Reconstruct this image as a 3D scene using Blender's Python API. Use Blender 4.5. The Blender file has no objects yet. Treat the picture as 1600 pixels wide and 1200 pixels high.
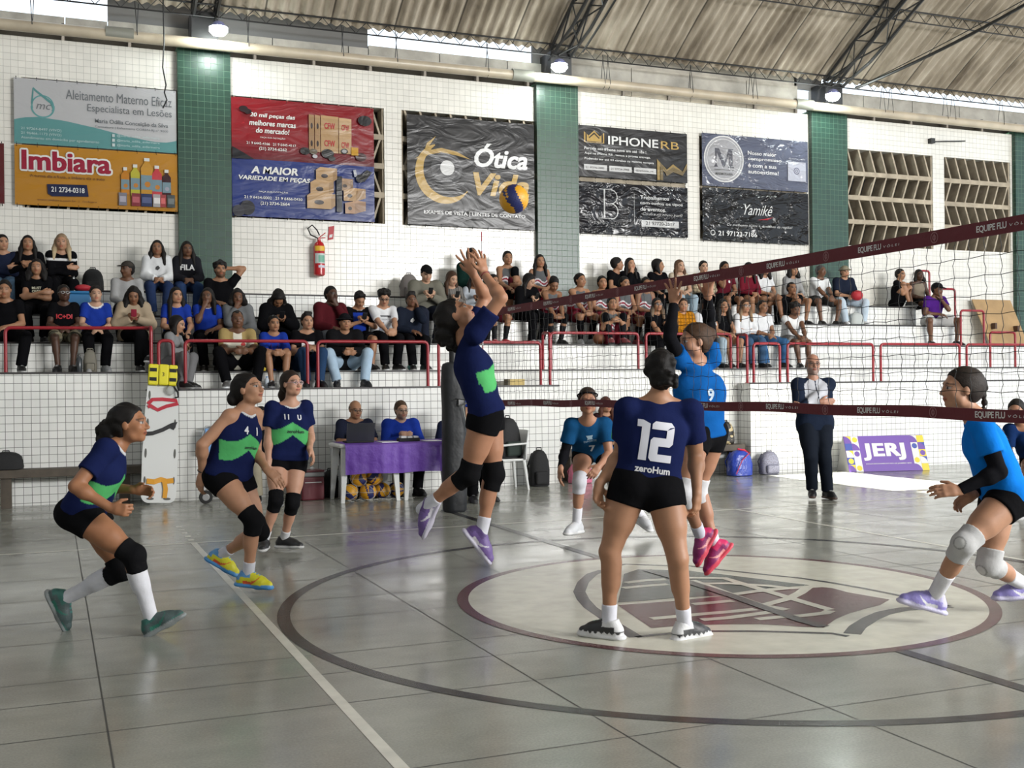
import bpy, math, random
import numpy as np
from mathutils import Matrix, Vector
random.seed(7); np.random.seed(7)
SC = bpy.context.scene
COL = SC.collection
PI = math.pi

# ---------------------------------------------------------------- camera
CAM_H = 1.4626
yaw, pitch, roll = 0.3905, -0.0002, -0.0106
cy, sy = math.cos(yaw), math.sin(yaw)
fwd = Vector((sy*math.cos(pitch), cy*math.cos(pitch), math.sin(pitch)))
rgt = Vector((cy, -sy, 0)); up_ = rgt.cross(fwd)
c_, s_ = math.cos(roll), math.sin(roll)
r2 = c_*rgt + s_*up_; u2 = -s_*rgt + c_*up_
cam_data = bpy.data.cameras.new('camera'); cam = bpy.data.objects.new('camera', cam_data); COL.objects.link(cam)
cam.matrix_world = Matrix(((r2.x, u2.x, -fwd.x, 0), (r2.y, u2.y, -fwd.y, 0), (r2.z, u2.z, -fwd.z, CAM_H), (0, 0, 0, 1)))
cam_data.sensor_width = 36; cam_data.lens = 1750.3/1600*36; cam_data.clip_end = 200
SC.camera = cam

# ---------------------------------------------------------------- world, light, exposure
SC.view_settings.view_transform = 'Standard'; SC.view_settings.look = 'None'
SC.view_settings.exposure = 0.28; SC.view_settings.gamma = 1.0; SC.view_settings.use_curve_mapping = False
world = bpy.data.worlds.new('world'); SC.world = world; world.use_nodes = True
wbg = world.node_tree.nodes['Background']
wbg.inputs[0].default_value = (0.80, 0.90, 1.0, 1); wbg.inputs[1].default_value = 1.5
# soft sun that drops through unseen roof holes cut to shape its floor patch
sun_d = bpy.data.lights.new('sun', 'SUN'); sun = bpy.data.objects.new('sun', sun_d); COL.objects.link(sun)
sun_d.energy = 34.0; sun_d.angle = 0.008; sun_d.color = (1.0, 0.96, 0.88)
SUN_DIR = Vector((0.12, 0.34, -1.0)).normalized()          # direction the light travels
sun.rotation_euler = SUN_DIR.to_track_quat('-Z', 'Y').to_euler(); sun.location = (10, 10, 12)
def area(name, loc, target, sx, sy_, energy, color):
    d = bpy.data.lights.new(name, 'AREA'); d.shape = 'RECTANGLE'; d.size = sx; d.size_y = sy_; d.energy = energy; d.color = color
    o = bpy.data.objects.new(name, d); COL.objects.link(o); o.location = loc
    o.rotation_euler = (Vector(target) - Vector(loc)).to_track_quat('-Z', 'Y').to_euler()
    return o
# daylight through the openings of the hall's far side and its open right-hand end
area('daylight_opposite_openings', (15.5, -5.0, 5.6), (7.5, 17, 2.6), 10, 2.2, 3900, (1.0, 0.99, 0.97))

# ---------------------------------------------------------------- helpers
def tag(o, label=None, cat=None, group=None, kind=None):
    if label: o['label'] = label
    if cat: o['category'] = cat
    if group: o['group'] = group
    if kind: o['kind'] = kind
    return o
def empty(name, loc, label=None, cat=None, group=None, kind=None):
    o = bpy.data.objects.new(name, None); COL.objects.link(o); o.location = loc; o.empty_display_size = .1
    return tag(o, label, cat, group, kind)
MATS = {}
def mat(name, color=(.8, .8, .8), rough=.5, metal=0, bump=None, emis=0, spec=None, noise=None, vcol=False, coat=0, alpha=1, trans=0):
    """plain principled material; bump=(scale,strength), noise=(scale,amount) colour variation, vcol = read the object's own dye colours"""
    if name in MATS: return MATS[name]
    m = bpy.data.materials.new(name); m.use_nodes = True; nt = m.node_tree; N = nt.nodes; L = nt.links
    b = N['Principled BSDF']; b.inputs['Base Color'].default_value = (*color, 1); b.inputs['Roughness'].default_value = rough
    b.inputs['Metallic'].default_value = metal
    if spec is not None: b.inputs['Specular IOR Level'].default_value = spec
    if coat: b.inputs['Coat Weight'].default_value = coat; b.inputs['Coat Roughness'].default_value = .1
    if alpha < 1: b.inputs['Alpha'].default_value = alpha
    if trans: b.inputs['Transmission Weight'].default_value = trans
    if emis: b.inputs['Emission Color'].default_value = (*color, 1); b.inputs['Emission Strength'].default_value = emis
    if vcol:
        a = N.new('ShaderNodeAttribute'); a.attribute_name = 'dye'; src = a.outputs['Color']; L.new(src, b.inputs['Base Color'])
    if noise or bump:
        g = N.new('ShaderNodeNewGeometry')
    if noise:
        t = N.new('ShaderNodeTexNoise'); t.inputs['Scale'].default_value = noise[0]; t.inputs['Detail'].default_value = 4; L.new(g.outputs['Position'], t.inputs['Vector'])
        mr = N.new('ShaderNodeMapRange'); mr.inputs[1].default_value = .3; mr.inputs[2].default_value = .7; mr.inputs[3].default_value = 1-noise[1]; mr.inputs[4].default_value = 1+noise[1]
        L.new(t.outputs['Fac'], mr.inputs[0]); mx = N.new('ShaderNodeVectorMath'); mx.operation = 'MULTIPLY'
        if vcol: L.new(src, mx.inputs[0])
        else: mx.inputs[0].default_value = color
        L.new(mr.outputs[0], mx.inputs[1]); L.new(mx.outputs[0], b.inputs['Base Color'])
    if bump:
        t = N.new('ShaderNodeTexNoise'); t.inputs['Scale'].default_value = bump[0]; t.inputs['Detail'].default_value = 3; L.new(g.outputs['Position'], t.inputs['Vector'])
        bp = N.new('ShaderNodeBump'); bp.inputs['Strength'].default_value = 1; bp.inputs['Distance'].default_value = bump[1]
        L.new(t.outputs['Fac'], bp.inputs['Height']); L.new(bp.outputs[0], b.inputs['Normal'])
    MATS[name] = m; return m

def tile_mat(name, c1, c2, grout, rough=.18, off=(0, 0), mortar=.0032, dirt=.10):
    m = bpy.data.materials.new(name); m.use_nodes = True; nt = m.node_tree; N = nt.nodes; L = nt.links; b = N['Principled BSDF']
    g = N.new('ShaderNodeNewGeometry'); s = N.new('ShaderNodeSeparateXYZ'); L.new(g.outputs['Position'], s.inputs[0])
    ad = N.new('ShaderNodeMath'); L.new(s.outputs[0], ad.inputs[0]); L.new(s.outputs[1], ad.inputs[1])
    ad2 = N.new('ShaderNodeMath'); L.new(ad.outputs[0], ad2.inputs[0]); ad2.inputs[1].default_value = off[0]
    ad3 = N.new('ShaderNodeMath'); L.new(s.outputs[2], ad3.inputs[0]); ad3.inputs[1].default_value = off[1]
    c = N.new('ShaderNodeCombineXYZ'); L.new(ad2.outputs[0], c.inputs[0]); L.new(ad3.outputs[0], c.inputs[1])
    br = N.new('ShaderNodeTexBrick'); br.offset = 0; br.squash = 1; br.inputs['Scale'].default_value = 1
    br.inputs['Brick Width'].default_value = .1; br.inputs['Row Height'].default_value = .1; br.inputs['Mortar Size'].default_value = mortar
    br.inputs['Mortar Smooth'].default_value = .2
    br.inputs['Color1'].default_value = (*c1, 1); br.inputs['Color2'].default_value = (*c2, 1); br.inputs['Mortar'].default_value = (*grout, 1)
    L.new(c.outputs[0], br.inputs['Vector'])
    t = N.new('ShaderNodeTexNoise'); t.inputs['Scale'].default_value = 1.3; t.inputs['Detail'].default_value = 5; L.new(g.outputs['Position'], t.inputs['Vector'])
    mr = N.new('ShaderNodeMapRange'); mr.inputs[1].default_value = .35; mr.inputs[2].default_value = .75; mr.inputs[3].default_value = 1; mr.inputs[4].default_value = 1-dirt; L.new(t.outputs['Fac'], mr.inputs[0])
    mx = N.new('ShaderNodeVectorMath'); mx.operation = 'MULTIPLY'; L.new(br.outputs['Color'], mx.inputs[0]); L.new(mr.outputs[0], mx.inputs[1])
    L.new(mx.outputs[0], b.inputs['Base Color'])
    rr = N.new('ShaderNodeMapRange'); rr.inputs[3].default_value = rough; rr.inputs[4].default_value = .8; L.new(br.outputs['Fac'], rr.inputs[0]); L.new(rr.outputs[0], b.inputs['Roughness'])
    bp = N.new('ShaderNodeBump'); bp.inputs['Distance'].default_value = .002; bp.invert = True; L.new(br.outputs['Fac'], bp.inputs['Height']); L.new(bp.outputs[0], b.inputs['Normal'])
    MATS[name] = m; return m

class MB:
    """collects shapes, links them as ONE mesh object"""
    def __init__(s): s.v = []; s.f = []; s.c = []
    def add(s, vs, fs, c=None):
        o = len(s.v); s.v += [tuple(p) for p in vs]; s.f += [tuple(i+o for i in f) for f in fs]; s.c += [c]*len(fs); return s
    def box(s, x0, x1, y0, y1, z0, z1, c=None, M=None):
        vs = [Vector((x, y, z)) for z in (z0, z1) for y in (y0, y1) for x in (x0, x1)]
        if M is not None: vs = [M @ v for v in vs]
        return s.add(vs, [(0, 2, 3, 1), (4, 5, 7, 6), (0, 1, 5, 4), (2, 6, 7, 3), (0, 4, 6, 2), (1, 3, 7, 5)], c)
    def rbox(s, x0, x1, y0, y1, z0, z1, r=.02, c=None, M=None, n=3):
        """box with rounded vertical edges and chamfered top and bottom"""
        ring = []
        for cx, cy2, a0 in ((x1-r, y1-r, 0), (x0+r, y1-r, 90), (x0+r, y0+r, 180), (x1-r, y0+r, 270)):
            for i in range(n+1):
                a = math.radians(a0+90*i/n); ring.append((cx, cy2, math.cos(a), math.sin(a)))
        k = len(ring); vs = []; rr = min(r, (z1-z0)*.45)
        for z, q in ((z0, r-rr*.8), (z0+rr*.3, r-rr*.2), (z0+rr, r), (z1-rr, r), (z1-rr*.3, r-rr*.2), (z1, r-rr*.8)):
            vs += [Vector((a+ca*q, b+sa*q, z)) for a, b, ca, sa in ring]
        if M is not None: vs = [M @ v for v in vs]
        fs = [(j*k+i, j*k+(i+1) % k, (j+1)*k+(i+1) % k, (j+1)*k+i) for j in range(5) for i in range(k)]
        fs += [tuple(range(k-1, -1, -1)), tuple(range(5*k, 6*k))]
        return s.add(vs, fs, c)
    def tube(s, pts, r, n=8, c=None, caps=True, closed=False):
        pts = [Vector(p) for p in pts]; m = len(pts); rs = r if isinstance(r, (list, tuple)) else [r]*m
        vs = []; prev = None
        for i, p in enumerate(pts):
            if closed: t = pts[(i+1) % m]-pts[i-1]
            else: t = pts[min(i+1, m-1)]-pts[max(i-1, 0)]
            t = t.normalized() if t.length > 1e-9 else Vector((0, 0, 1))
            if prev is None:
                a = Vector((0, 0, 1)) if abs(t.z) < .9 else Vector((1, 0, 0)); u = t.cross(a).normalized()
            else: u = (prev - t*prev.dot(t)).normalized()
            prev = u; w = t.cross(u)
            vs += [p+(u*math.cos(2*PI*k/n)+w*math.sin(2*PI*k/n))*rs[i] for k in range(n)]
        fs = [(i*n+k, i*n+(k+1) % n, ((i+1) % m)*n+(k+1) % n, ((i+1) % m)*n+k) for i in range(m if closed else m-1) for k in range(n)]
        if caps and not closed: fs += [tuple(range(n-1, -1, -1)), tuple(range((m-1)*n, m*n))]
        return s.add(vs, fs, c)
    def cyl(s, a, b, r, r2=None, n=16, c=None): return s.tube([a, b], [r, r if r2 is None else r2], n, c)
    def lathe(s, prof, origin=(0, 0, 0), n=20, c=None, M=None):
        vs = []
        for r, z in prof: vs += [Vector((origin[0]+r*math.cos(2*PI*k/n), origin[1]+r*math.sin(2*PI*k/n), origin[2]+z)) for k in range(n)]
        if M is not None: vs = [M @ v for v in vs]
        fs = [(i*n+k, i*n+(k+1) % n, (i+1)*n+(k+1) % n, (i+1)*n+k) for i in range(len(prof)-1) for k in range(n)]
        fs += [tuple(range(n-1, -1, -1)), tuple(range((len(prof)-1)*n, len(prof)*n))]
        return s.add(vs, fs, c)
    def sphere(s, c0, rad, n=16, m=10, c=None, M=None):
        rx, ry, rz = rad if isinstance(rad, (tuple, list)) else (rad,)*3
        vs = [Vector((c0[0], c0[1], c0[2]-rz))]
        for j in range(1, m):
            a = -PI/2+PI*j/m
            vs += [Vector((c0[0]+rx*math.cos(a)*math.cos(2*PI*k/n), c0[1]+ry*math.cos(a)*math.sin(2*PI*k/n), c0[2]+rz*math.sin(a))) for k in range(n)]
        vs.append(Vector((c0[0], c0[1], c0[2]+rz))); T = len(vs)-1
        if M is not None: vs = [M @ v for v in vs]
        fs = [(0, 1+(k+1) % n, 1+k) for k in range(n)]
        fs += [(1+j*n+k, 1+j*n+(k+1) % n, 1+(j+1)*n+(k+1) % n, 1+(j+1)*n+k) for j in range(m-2) for k in range(n)]
        fs += [(1+(m-2)*n+k, 1+(m-2)*n+(k+1) % n, T) for k in range(n)]
        return s.add(vs, fs, c)
    def prism(s, poly, d, c=None):
        """poly: list of 3D points in a plane, d: extrusion vector"""
        d = Vector(d); n = len(poly); vs = [Vector(p) for p in poly]+[Vector(p)+d for p in poly]
        return s.add(vs, [tuple(range(n-1, -1, -1)), tuple(range(n, 2*n))]+[(i, (i+1) % n, n+(i+1) % n, n+i) for i in range(n)], c)
    def build(s, name, m, parent=None, smooth=False, loc=None, label=None, cat=None, group=None, kind=None):
        me = bpy.data.meshes.new(name); P = parent
        off = Vector((0, 0, 0))
        vs = s.v
        if loc is not None: off = Vector(loc); vs = [(a-off.x, b-off.y, c-off.z) for a, b, c in vs]
        elif P is not None:
            w = Vector(P.location); q = P.parent
            while q: w = w+Vector(q.location); q = q.parent
            vs = [(a-w.x, b-w.y, c-w.z) for a, b, c in vs]
        me.from_pydata(vs, [], s.f); me.materials.append(m)
        if any(c is not None for c in s.c):
            a = me.color_attributes.new('dye', 'FLOAT_COLOR', 'CORNER'); arr = np.ones((len(me.loops), 4), 'f4'); k = 0
            for f, c in zip(s.f, s.c):
                arr[k:k+len(f), :3] = c if c is not None else (1, 1, 1); k += len(f)
            a.data.foreach_set('color', arr.ravel())
        if smooth: me.polygons.foreach_set('use_smooth', [True]*len(me.polygons))
        me.update()
        o = bpy.data.objects.new(name, me); COL.objects.link(o)
        if loc is not None: o.location = off
        if P is not None: o.parent = P
        if smooth:
            try: me.set_sharp_from_angle(angle=math.radians(45))
            except Exception: pass
        return tag(o, label, cat, group, kind)

def rot_about(origin, rz=0, rx=0, ry=0):
    return Matrix.Translation(origin) @ Matrix.Rotation(rz, 4, 'Z') @ Matrix.Rotation(ry, 4, 'Y') @ Matrix.Rotation(rx, 4, 'X')

def text_data(s, bold=0.0, shear=0.0, spacing=1.0):
    cu = bpy.data.curves.new('lettering', 'FONT'); cu.body = s; cu.size = 1; cu.offset = bold; cu.shear = shear; cu.space_character = spacing
    cu.resolution_u = 3; cu.fill_mode = 'FRONT'
    o = bpy.data.objects.new('lettering', cu); COL.objects.link(o)
    dg = bpy.context.evaluated_depsgraph_get(); dg.update()
    me = bpy.data.meshes.new_from_object(o.evaluated_get(dg))
    n = len(me.vertices); co = np.zeros(n*3, 'f4'); me.vertices.foreach_get('co', co); co = co.reshape(-1, 3)[:, :2]
    fs = [tuple(p.vertices) for p in me.polygons]
    bpy.data.objects.remove(o); bpy.data.meshes.remove(me); bpy.data.curves.remove(cu)
    mn = co.min(0); return co-mn, fs, co.max(0)-mn
def add_text(mb, s, origin, right, up, width=None, height=None, c=None, bold=0., shear=0., spacing=1., align='l'):
    """text whose box starts at origin (lower left corner); width/height fit"""
    co, fs, sz = text_data(s, min(bold, .012), shear, spacing)
    if width and height: sx, sy2 = width/sz[0], height/sz[1]
    elif width: sx = sy2 = width/sz[0]
    else: sx = sy2 = height/sz[1]
    O, R_, U = Vector(origin), Vector(right).normalized(), Vector(up).normalized()
    if align == 'c': O = O-R_*(sz[0]*sx/2)
    if align == 'r': O = O-R_*(sz[0]*sx)
    ex = max(0, bold-.012); sh = [(0, 0)] if ex == 0 else [(dx*ex, dy*ex*.5) for dx in (-1, 0, 1) for dy in (-1, 1)]; Nn = R_.cross(U)
    for i, (dx, dy) in enumerate(sh): mb.add([O+R_*float((a+dx)*sx)+U*float((b+dy)*sy2)+Nn*(.0003*i) for a, b in co], fs, c)
PLAYERS, SPECT = True, True
# ================================================================= THE SETTING
YW = 18.0
white_tile = tile_mat('white_tile', (.80, .80, .775), (.74, .745, .72), (.16, .16, .15), off=(0.03, -.03))
pale_tile = tile_mat('upper_white_tile', (.72, .70, .645), (.67, .655, .605), (.38, .37, .34), off=(0, 0), mortar=.0024, rough=.25)
green_tile = tile_mat('green_tile', (.008, .038, .024), (.012, .052, .034), (.10, .17, .11), off=(0.05, 0), rough=.34, mortar=.003)
m_edge = mat('dark_slate_edge', (.025, .022, .022), .5)
m_conc = mat('raw_concrete', (.30, .285, .25), .85, bump=(9, .01), noise=(3, .25))
m_fin = mat('louvre_concrete', (.34, .29, .22), .9, noise=(5, .25))
m_shade = mat('dark_sky_blocker', (.02, .018, .016), .9)
m_red = mat('red_paint', (.25, .010, .018), .35, noise=(20, .08))
m_steel = mat('dark_painted_steel', (.012, .012, .013), .5)

# ---- floor
def floor_mat():
    m = bpy.data.materials.new('polished_concrete'); m.use_nodes = True; nt = m.node_tree; N = nt.nodes; L = nt.links; b = N['Principled BSDF']
    g = N.new('ShaderNodeNewGeometry')
    def noise(sc, det, stretch=None):
        t = N.new('ShaderNodeTexNoise'); t.inputs['Scale'].default_value = sc; t.inputs['Detail'].default_value = det
        if stretch:
            mp = N.new('ShaderNodeMapping'); mp.inputs['Scale'].default_value = stretch; L.new(g.outputs['Position'], mp.inputs[0]); L.new(mp.outputs[0], t.inputs['Vector'])
        else: L.new(g.outputs['Position'], t.inputs['Vector'])
        return t.outputs['Fac']
    def rng(src, a, b_, c, d):
        r = N.new('ShaderNodeMapRange'); r.inputs[1].default_value = a; r.inputs[2].default_value = b_; r.inputs[3].default_value = c; r.inputs[4].default_value = d; L.new(src, r.inputs[0]); return r.outputs[0]
    def mul(a, b_):
        x = N.new('ShaderNodeMath'); x.operation = 'MULTIPLY'; L.new(a, x.inputs[0]); L.new(b_, x.inputs[1]); return x.outputs[0]
    v = mul(mul(rng(noise(.7, 5), .3, .7, .82, 1.15), rng(noise(3.5, 6, (1, 1.6, 1)), .3, .7, .93, 1.07)), rng(noise(90, 3), .3, .7, .90, 1.10))
    mx = N.new('ShaderNodeVectorMath'); mx.operation = 'MULTIPLY'; mx.inputs[0].default_value = (.275, .280, .245); L.new(v, mx.inputs[1])
    L.new(mx.outputs[0], b.inputs['Base Color'])
    L.new(rng(noise(2.2, 5), .3, .7, .13, .26), b.inputs['Roughness'])
    b.inputs['Specular IOR Level'].default_value = .55
    bp = N.new('ShaderNodeBump'); bp.inputs['Distance'].default_value = .0008; L.new(noise(9, 3), bp.inputs['Height']); L.new(bp.outputs[0], b.inputs['Normal'])
    return m
m_floor = floor_mat()
floor = MB().box(-7, 27, -7, 18.3, -.15, 0).build('floor', m_floor, kind='structure')
def painted(name, col, rough=.25): return mat(name, col, rough, noise=(6, .10), bump=(14, .0012))
m_lw = painted('white_court_paint', (.62, .61, .54)); m_ld = painted('dark_court_paint', (.028, .028, .028)); m_lm = painted('maroon_court_paint', (.085, .022, .024))
m_cream = painted('cream_court_paint', (.56, .55, .46)); m_lg = painted('green_court_paint', (.035, .055, .045)); m_joint = mat('floor_joint', (.06, .06, .055), .7)
def strip(mb, pts, w, z=.0015):
    """flat painted stripe of width w along pts"""
    pts = [Vector((*p, 0)) for p in pts]; n = len(pts); a = []
    for i in range(n):
        t = (pts[min(i+1, n-1)]-pts[max(i-1, 0)]).normalized(); q = Vector((-t.y, t.x, 0))*(w/2)
        a += [(pts[i]+q)+Vector((0, 0, z)), (pts[i]-q)+Vector((0, 0, z))]
    mb.add(a, [(2*i, 2*i+1, 2*i+3, 2*i+2) for i in range(n-1)])
def ring(mb, cx, cy2, r0, r1, z, a0=0, a1=360, n=160):
    vs = []
    for i in range(n+1):
        a = math.radians(a0+(a1-a0)*i/n); vs += [(cx+r0*math.cos(a), cy2+r0*math.sin(a), z), (cx+r1*math.cos(a), cy2+r1*math.sin(a), z)]
    mb.add(vs, [(2*i, 2*i+1, 2*i+3, 2*i+2) for i in range(n)])
CX, CY = 4.2247, 6.5842
j = MB()
for x in (.21, 2.19, 3.2, 6.2, 8.2, 10.2, 12.2, -1.8, 14.2): strip(j, [(x, -3), (x, 14.9)], .008, .0006)
for y in (3.0, 4.1, 5.07, 5.62, 6.04, 6.97, 7.6, 8.4, 9.3, 10.2, 11.7, 12.8, 13.6, 14.2): strip(j, [(-6, y), (20, y)], .007 if y < 12 else .012, .0006)
j.build('floor_joints', m_joint, floor)
k = MB(); strip(k, [(-6, 10.874), (20, 10.874)], .05, .0012); strip(k, [(CX-3, -2), (CX-3, 10.874)], .055, .0014); strip(k, [(CX+3, -2), (CX+3, 10.874)], .05, .0014)
for i in range(5): strip(k, [(CX-3, 11.04+.27*i), (CX-3, 11.15+.27*i)], .055, .0014)
k.build('white_court_line', m_lw, floor)
k = MB(); ring(k, CX, CY, 2.885, 2.965, .0018); strip(k, [(CX, -2), (CX, CY-1.70)], .085, .0020); strip(k, [(CX, CY+1.70), (CX, 12.4)], .085, .0020)
k.build('dark_court_line', m_ld, floor)
k = MB(); ring(k, CX, CY, 0, 1.715, .0022); k.build('cream_circle', m_cream, floor)
k = MB(); ring(k, CX, CY, 1.715, 1.79, .0024); k.build('maroon_circle_line', m_lm, floor)
EM_outline_L = [(3.958, 7.792), (3.808, 7.686), (3.597, 7.406), (3.406, 7.078), (3.304, 6.806), (3.228, 6.544), (3.193, 6.337), (3.132, 6.004), (3.087, 5.674)]
EM_outline_B = [(3.087, 5.674), (3.221, 5.679), (3.364, 5.667), (3.554, 5.624), (3.772, 5.522), (3.929, 5.429), (4.153, 5.279), (4.188, 5.181)]
EM_outline_R = [(4.248, 5.221), (4.402, 5.359), (4.619, 5.505), (4.802, 5.603), (4.93, 5.635), (5.019, 5.648), (5.175, 5.619), (5.334, 5.6)]
EM_outline_T = [(5.334, 5.6), (5.316, 5.845), (5.299, 5.977), (5.254, 6.325), (5.195, 6.598), (5.111, 6.859), (4.982, 7.076), (4.801, 7.405), (4.679, 7.676), (4.51, 7.785), (4.37, 7.897), (4.259, 7.987), (4.146, 7.937), (3.958, 7.792)]
EM_green = [(4.027, 7.58), (4.231, 7.725), (4.402, 7.6), (4.56, 7.481), (4.587, 7.387), (4.679, 7.262), (4.795, 7.012), (4.907, 6.773), (4.992, 6.589), (4.655, 6.613), (4.478, 6.55), (4.32, 6.509), (4.093, 6.554), (3.863, 6.588), (3.646, 6.594), (3.468, 6.618), (3.634, 6.902), (3.855, 7.281)]
EM_maroon = [(3.426, 6.537), (3.582, 6.522), (3.813, 6.502), (4.088, 6.506), (4.3, 6.518), (4.488, 6.546), (4.577, 6.503), (4.777, 6.52), (4.913, 6.503), (5.026, 6.489), (5.063, 6.43), (5.057, 6.253), (5.137, 5.931), (4.954, 5.81), (4.777, 5.752), (4.59, 5.677), (4.412, 5.577), (4.21, 5.425), (4.097, 5.502), (4.004, 5.594), (3.925, 5.661), (3.704, 5.755), (3.574, 5.797), (3.417, 5.831), (3.284, 5.845), (3.347, 6.158)]
EM_cream = [[(3.86, 7.242), (4.034, 7.269), (4.195, 7.243)], [(3.745, 7.064), (3.923, 7.069), (4.107, 7.058)], [(3.413, 6.074), (3.601, 6.064), (3.783, 6.058), (3.95, 6.044), (4.157, 6.046)], [(3.88, 6.35), (4.022, 6.342), (4.181, 6.338)], [(3.673, 5.91), (3.851, 5.893), (4.039, 5.91), (4.18, 5.924)], [(3.986, 5.783), (4.157, 5.775), (4.304, 5.748), (4.48, 5.755), (4.554, 5.802)], [(4.339, 7.121), (4.319, 6.809), (4.284, 6.494), (4.259, 6.141), (4.324, 5.939)], [(4.371, 7.218), (4.604, 7.082), (4.593, 6.817), (4.578, 6.322), (4.57, 6.051), (4.57, 5.822)], [(4.973, 6.563), (4.745, 6.37), (4.557, 6.239), (4.287, 6.127)], [(4.346, 6.957), (4.508, 6.893), (4.709, 6.69), (4.785, 6.55)], [(4.3, 6.518), (4.488, 6.546), (4.785, 6.55)]]
EM_dline = [(4.269, 7.665), (4.284, 7.074), (4.268, 6.47), (4.23, 6.012), (4.206, 5.649), (4.218, 5.435)]
# the club crest painted in the centre circle
def poly(mb, pts, z): mb.add([(x, y, z) for x, y in pts], [tuple(range(len(pts)))])
k = MB()
for L_, w_ in ((EM_outline_L, .085), (EM_outline_B, .045), (EM_outline_R, .10), (EM_outline_T, .045)): strip(k, L_, w_, .0030)
k.build('crest_outline', m_ld, floor)
k = MB(); poly(k, EM_green, .0032); k.build('crest_green_field', m_lg, floor)
k = MB(); poly(k, EM_maroon, .0034); k.build('crest_maroon_field', m_lm, floor)
k = MB()
for i, L_ in enumerate(EM_cream): strip(k, L_, .075, .0038+.0002*i)
k.build('crest_monogram', m_cream, floor)
k = MB(); strip(k, EM_dline, .085, .0064); k.build('crest_centre_line', m_ld, floor)

# ---- bleachers: platform blocks and four tiers
BL = MB()
XL, XR = -6.0, 22.0
BL.box(XL, XR, 15.3, 16.05, 0, 1.66); BL.box(XL, 18.2, 16.05, 16.7, 0, 2.07); BL.box(XL, 16.25, 16.7, 17.35, 0, 2.475); BL.box(XL, 15.75, 17.35, 18.0, 0, 2.875)
for a, b_ in ((1.15, 6.9), (10.23, 22.0)): BL.box(a, b_, 14.95, 15.3, 0, 1.43)
bleach = BL.build('bleachers', white_tile, kind='structure')
E_ = MB()
for a, b_, y, z in ((XL, XR, 15.3, 1.66), (XL, 18.2, 16.05, 2.07), (XL, 16.25, 16.7, 2.475), (XL, 15.75, 17.35, 2.875), (1.15, 6.9, 14.95, 1.43), (10.23, 22, 14.95, 1.43)):
    E_.box(a, b_, y-.012, y+.03, z-.012, z+.012)
E_.box(1.14, 1.18, 14.95, 15.3, 1.418, 1.442); E_.build('step_edge', m_edge, bleach)
T_ = MB()
m_tread = mat('tread_cement', (.42, .41, .37), .6, noise=(4, .1))
for a, b_, y0, y1, z in ((XL, XR, 15.33, 16.04, 1.66), (XL, 18.2, 16.08, 16.69, 2.07), (XL, 16.25, 16.73, 17.34, 2.475), (XL, 15.75, 17.38, 18, 2.875), (1.15, 6.9, 14.98, 15.3, 1.43), (10.23, 22, 14.98, 15.3, 1.43)):
    T_.box(a, b_, y0, y1, z, z+.004)
T_.build('tread', m_tread, bleach)

# ---- upper wall with window openings
WINS = [(-3.6, -.66), (-.36, 1.85), (2.65, 5.16), (5.46, 7.89), (8.69, 10.93), (11.24, 13.66), (14.60, 16.82), (17.12, 18.93)]
ZB, ZT, ZTOP = 4.14, 6.06, 6.66
W_ = MB()
W_.box(XL, 22, YW, 18.35, 2.0, ZB); W_.box(XL, 22, YW, 18.35, ZT, ZTOP)
xs = [XL]+[v for w in WINS for v in w]+[22]
for i in range(0, len(xs), 2): W_.box(xs[i], xs[i+1], YW, 18.35, ZB, ZT)
W_.build('wall_back', pale_tile, kind='structure')
for wi, (a, b_) in enumerate(WINS):
    w_ = MB(); rows = 4; hh = (ZT-ZB)/rows
    for r in range(1, rows): w_.box(a, b_, YW+.01, YW+.30, ZB+hh*r-.045, ZB+hh*r+.045)
    w_.box(a, a+.03, YW+.03, YW+.3, ZB, ZT); w_.box(b_-.03, b_, YW+.03, YW+.3, ZB, ZT)
    n = max(2, round((b_-a)/.275)); px = (b_-a)/n
    for r in range(rows):
        z0, z1 = ZB+hh*r+.045*(r > 0), ZB+hh*(r+1)-.045*(r < rows-1)
        sl = .14*(1 if r % 2 == 0 else -1)
        for i in range(-1, n+1):
            x0 = a+px*(i+.5)-sl/2; x1 = x0+sl; t = .018
            pts = [(x0-t, z0), (x0+t, z0), (x1+t, z1), (x1-t, z1)]
            if min(p[0] for p in pts) < a or max(p[0] for p in pts) > b_: continue
            w_.prism([(p[0], YW+.02, p[1]) for p in pts], (0, .28, 0))
    wo = w_.build('window_%d' % (wi+1), m_fin, kind='structure')
    MB().box(a, b_, YW+.31, YW+.34, ZB, ZT).build('sky_blocker', m_shade, wo)  # added dark sheet, keeps bright sky from showing between the louvres
# ---- far sides of the hall, behind and left of the camera
m_plas = mat('grey_plaster', (.34, .33, .31), .9)
MB().box(-7, 23, -7.2, -6.9, 0, 4.7).build('wall_front', m_plas, kind='structure')
MB().box(-7.3, -7, -7.2, 18.3, 0, 7.6).build('wall_left', m_plas, kind='structure')
# ---- green pillars
for x0, x1 in ((-4.15, -3.35), (1.85, 2.65), (7.89, 8.69), (13.72, 14.58), (18.98, 19.8)):
    MB().box(x0, x1, 17.9, 18.3, 2.0, 6.72).build('pillar', green_tile, kind='structure')
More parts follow.
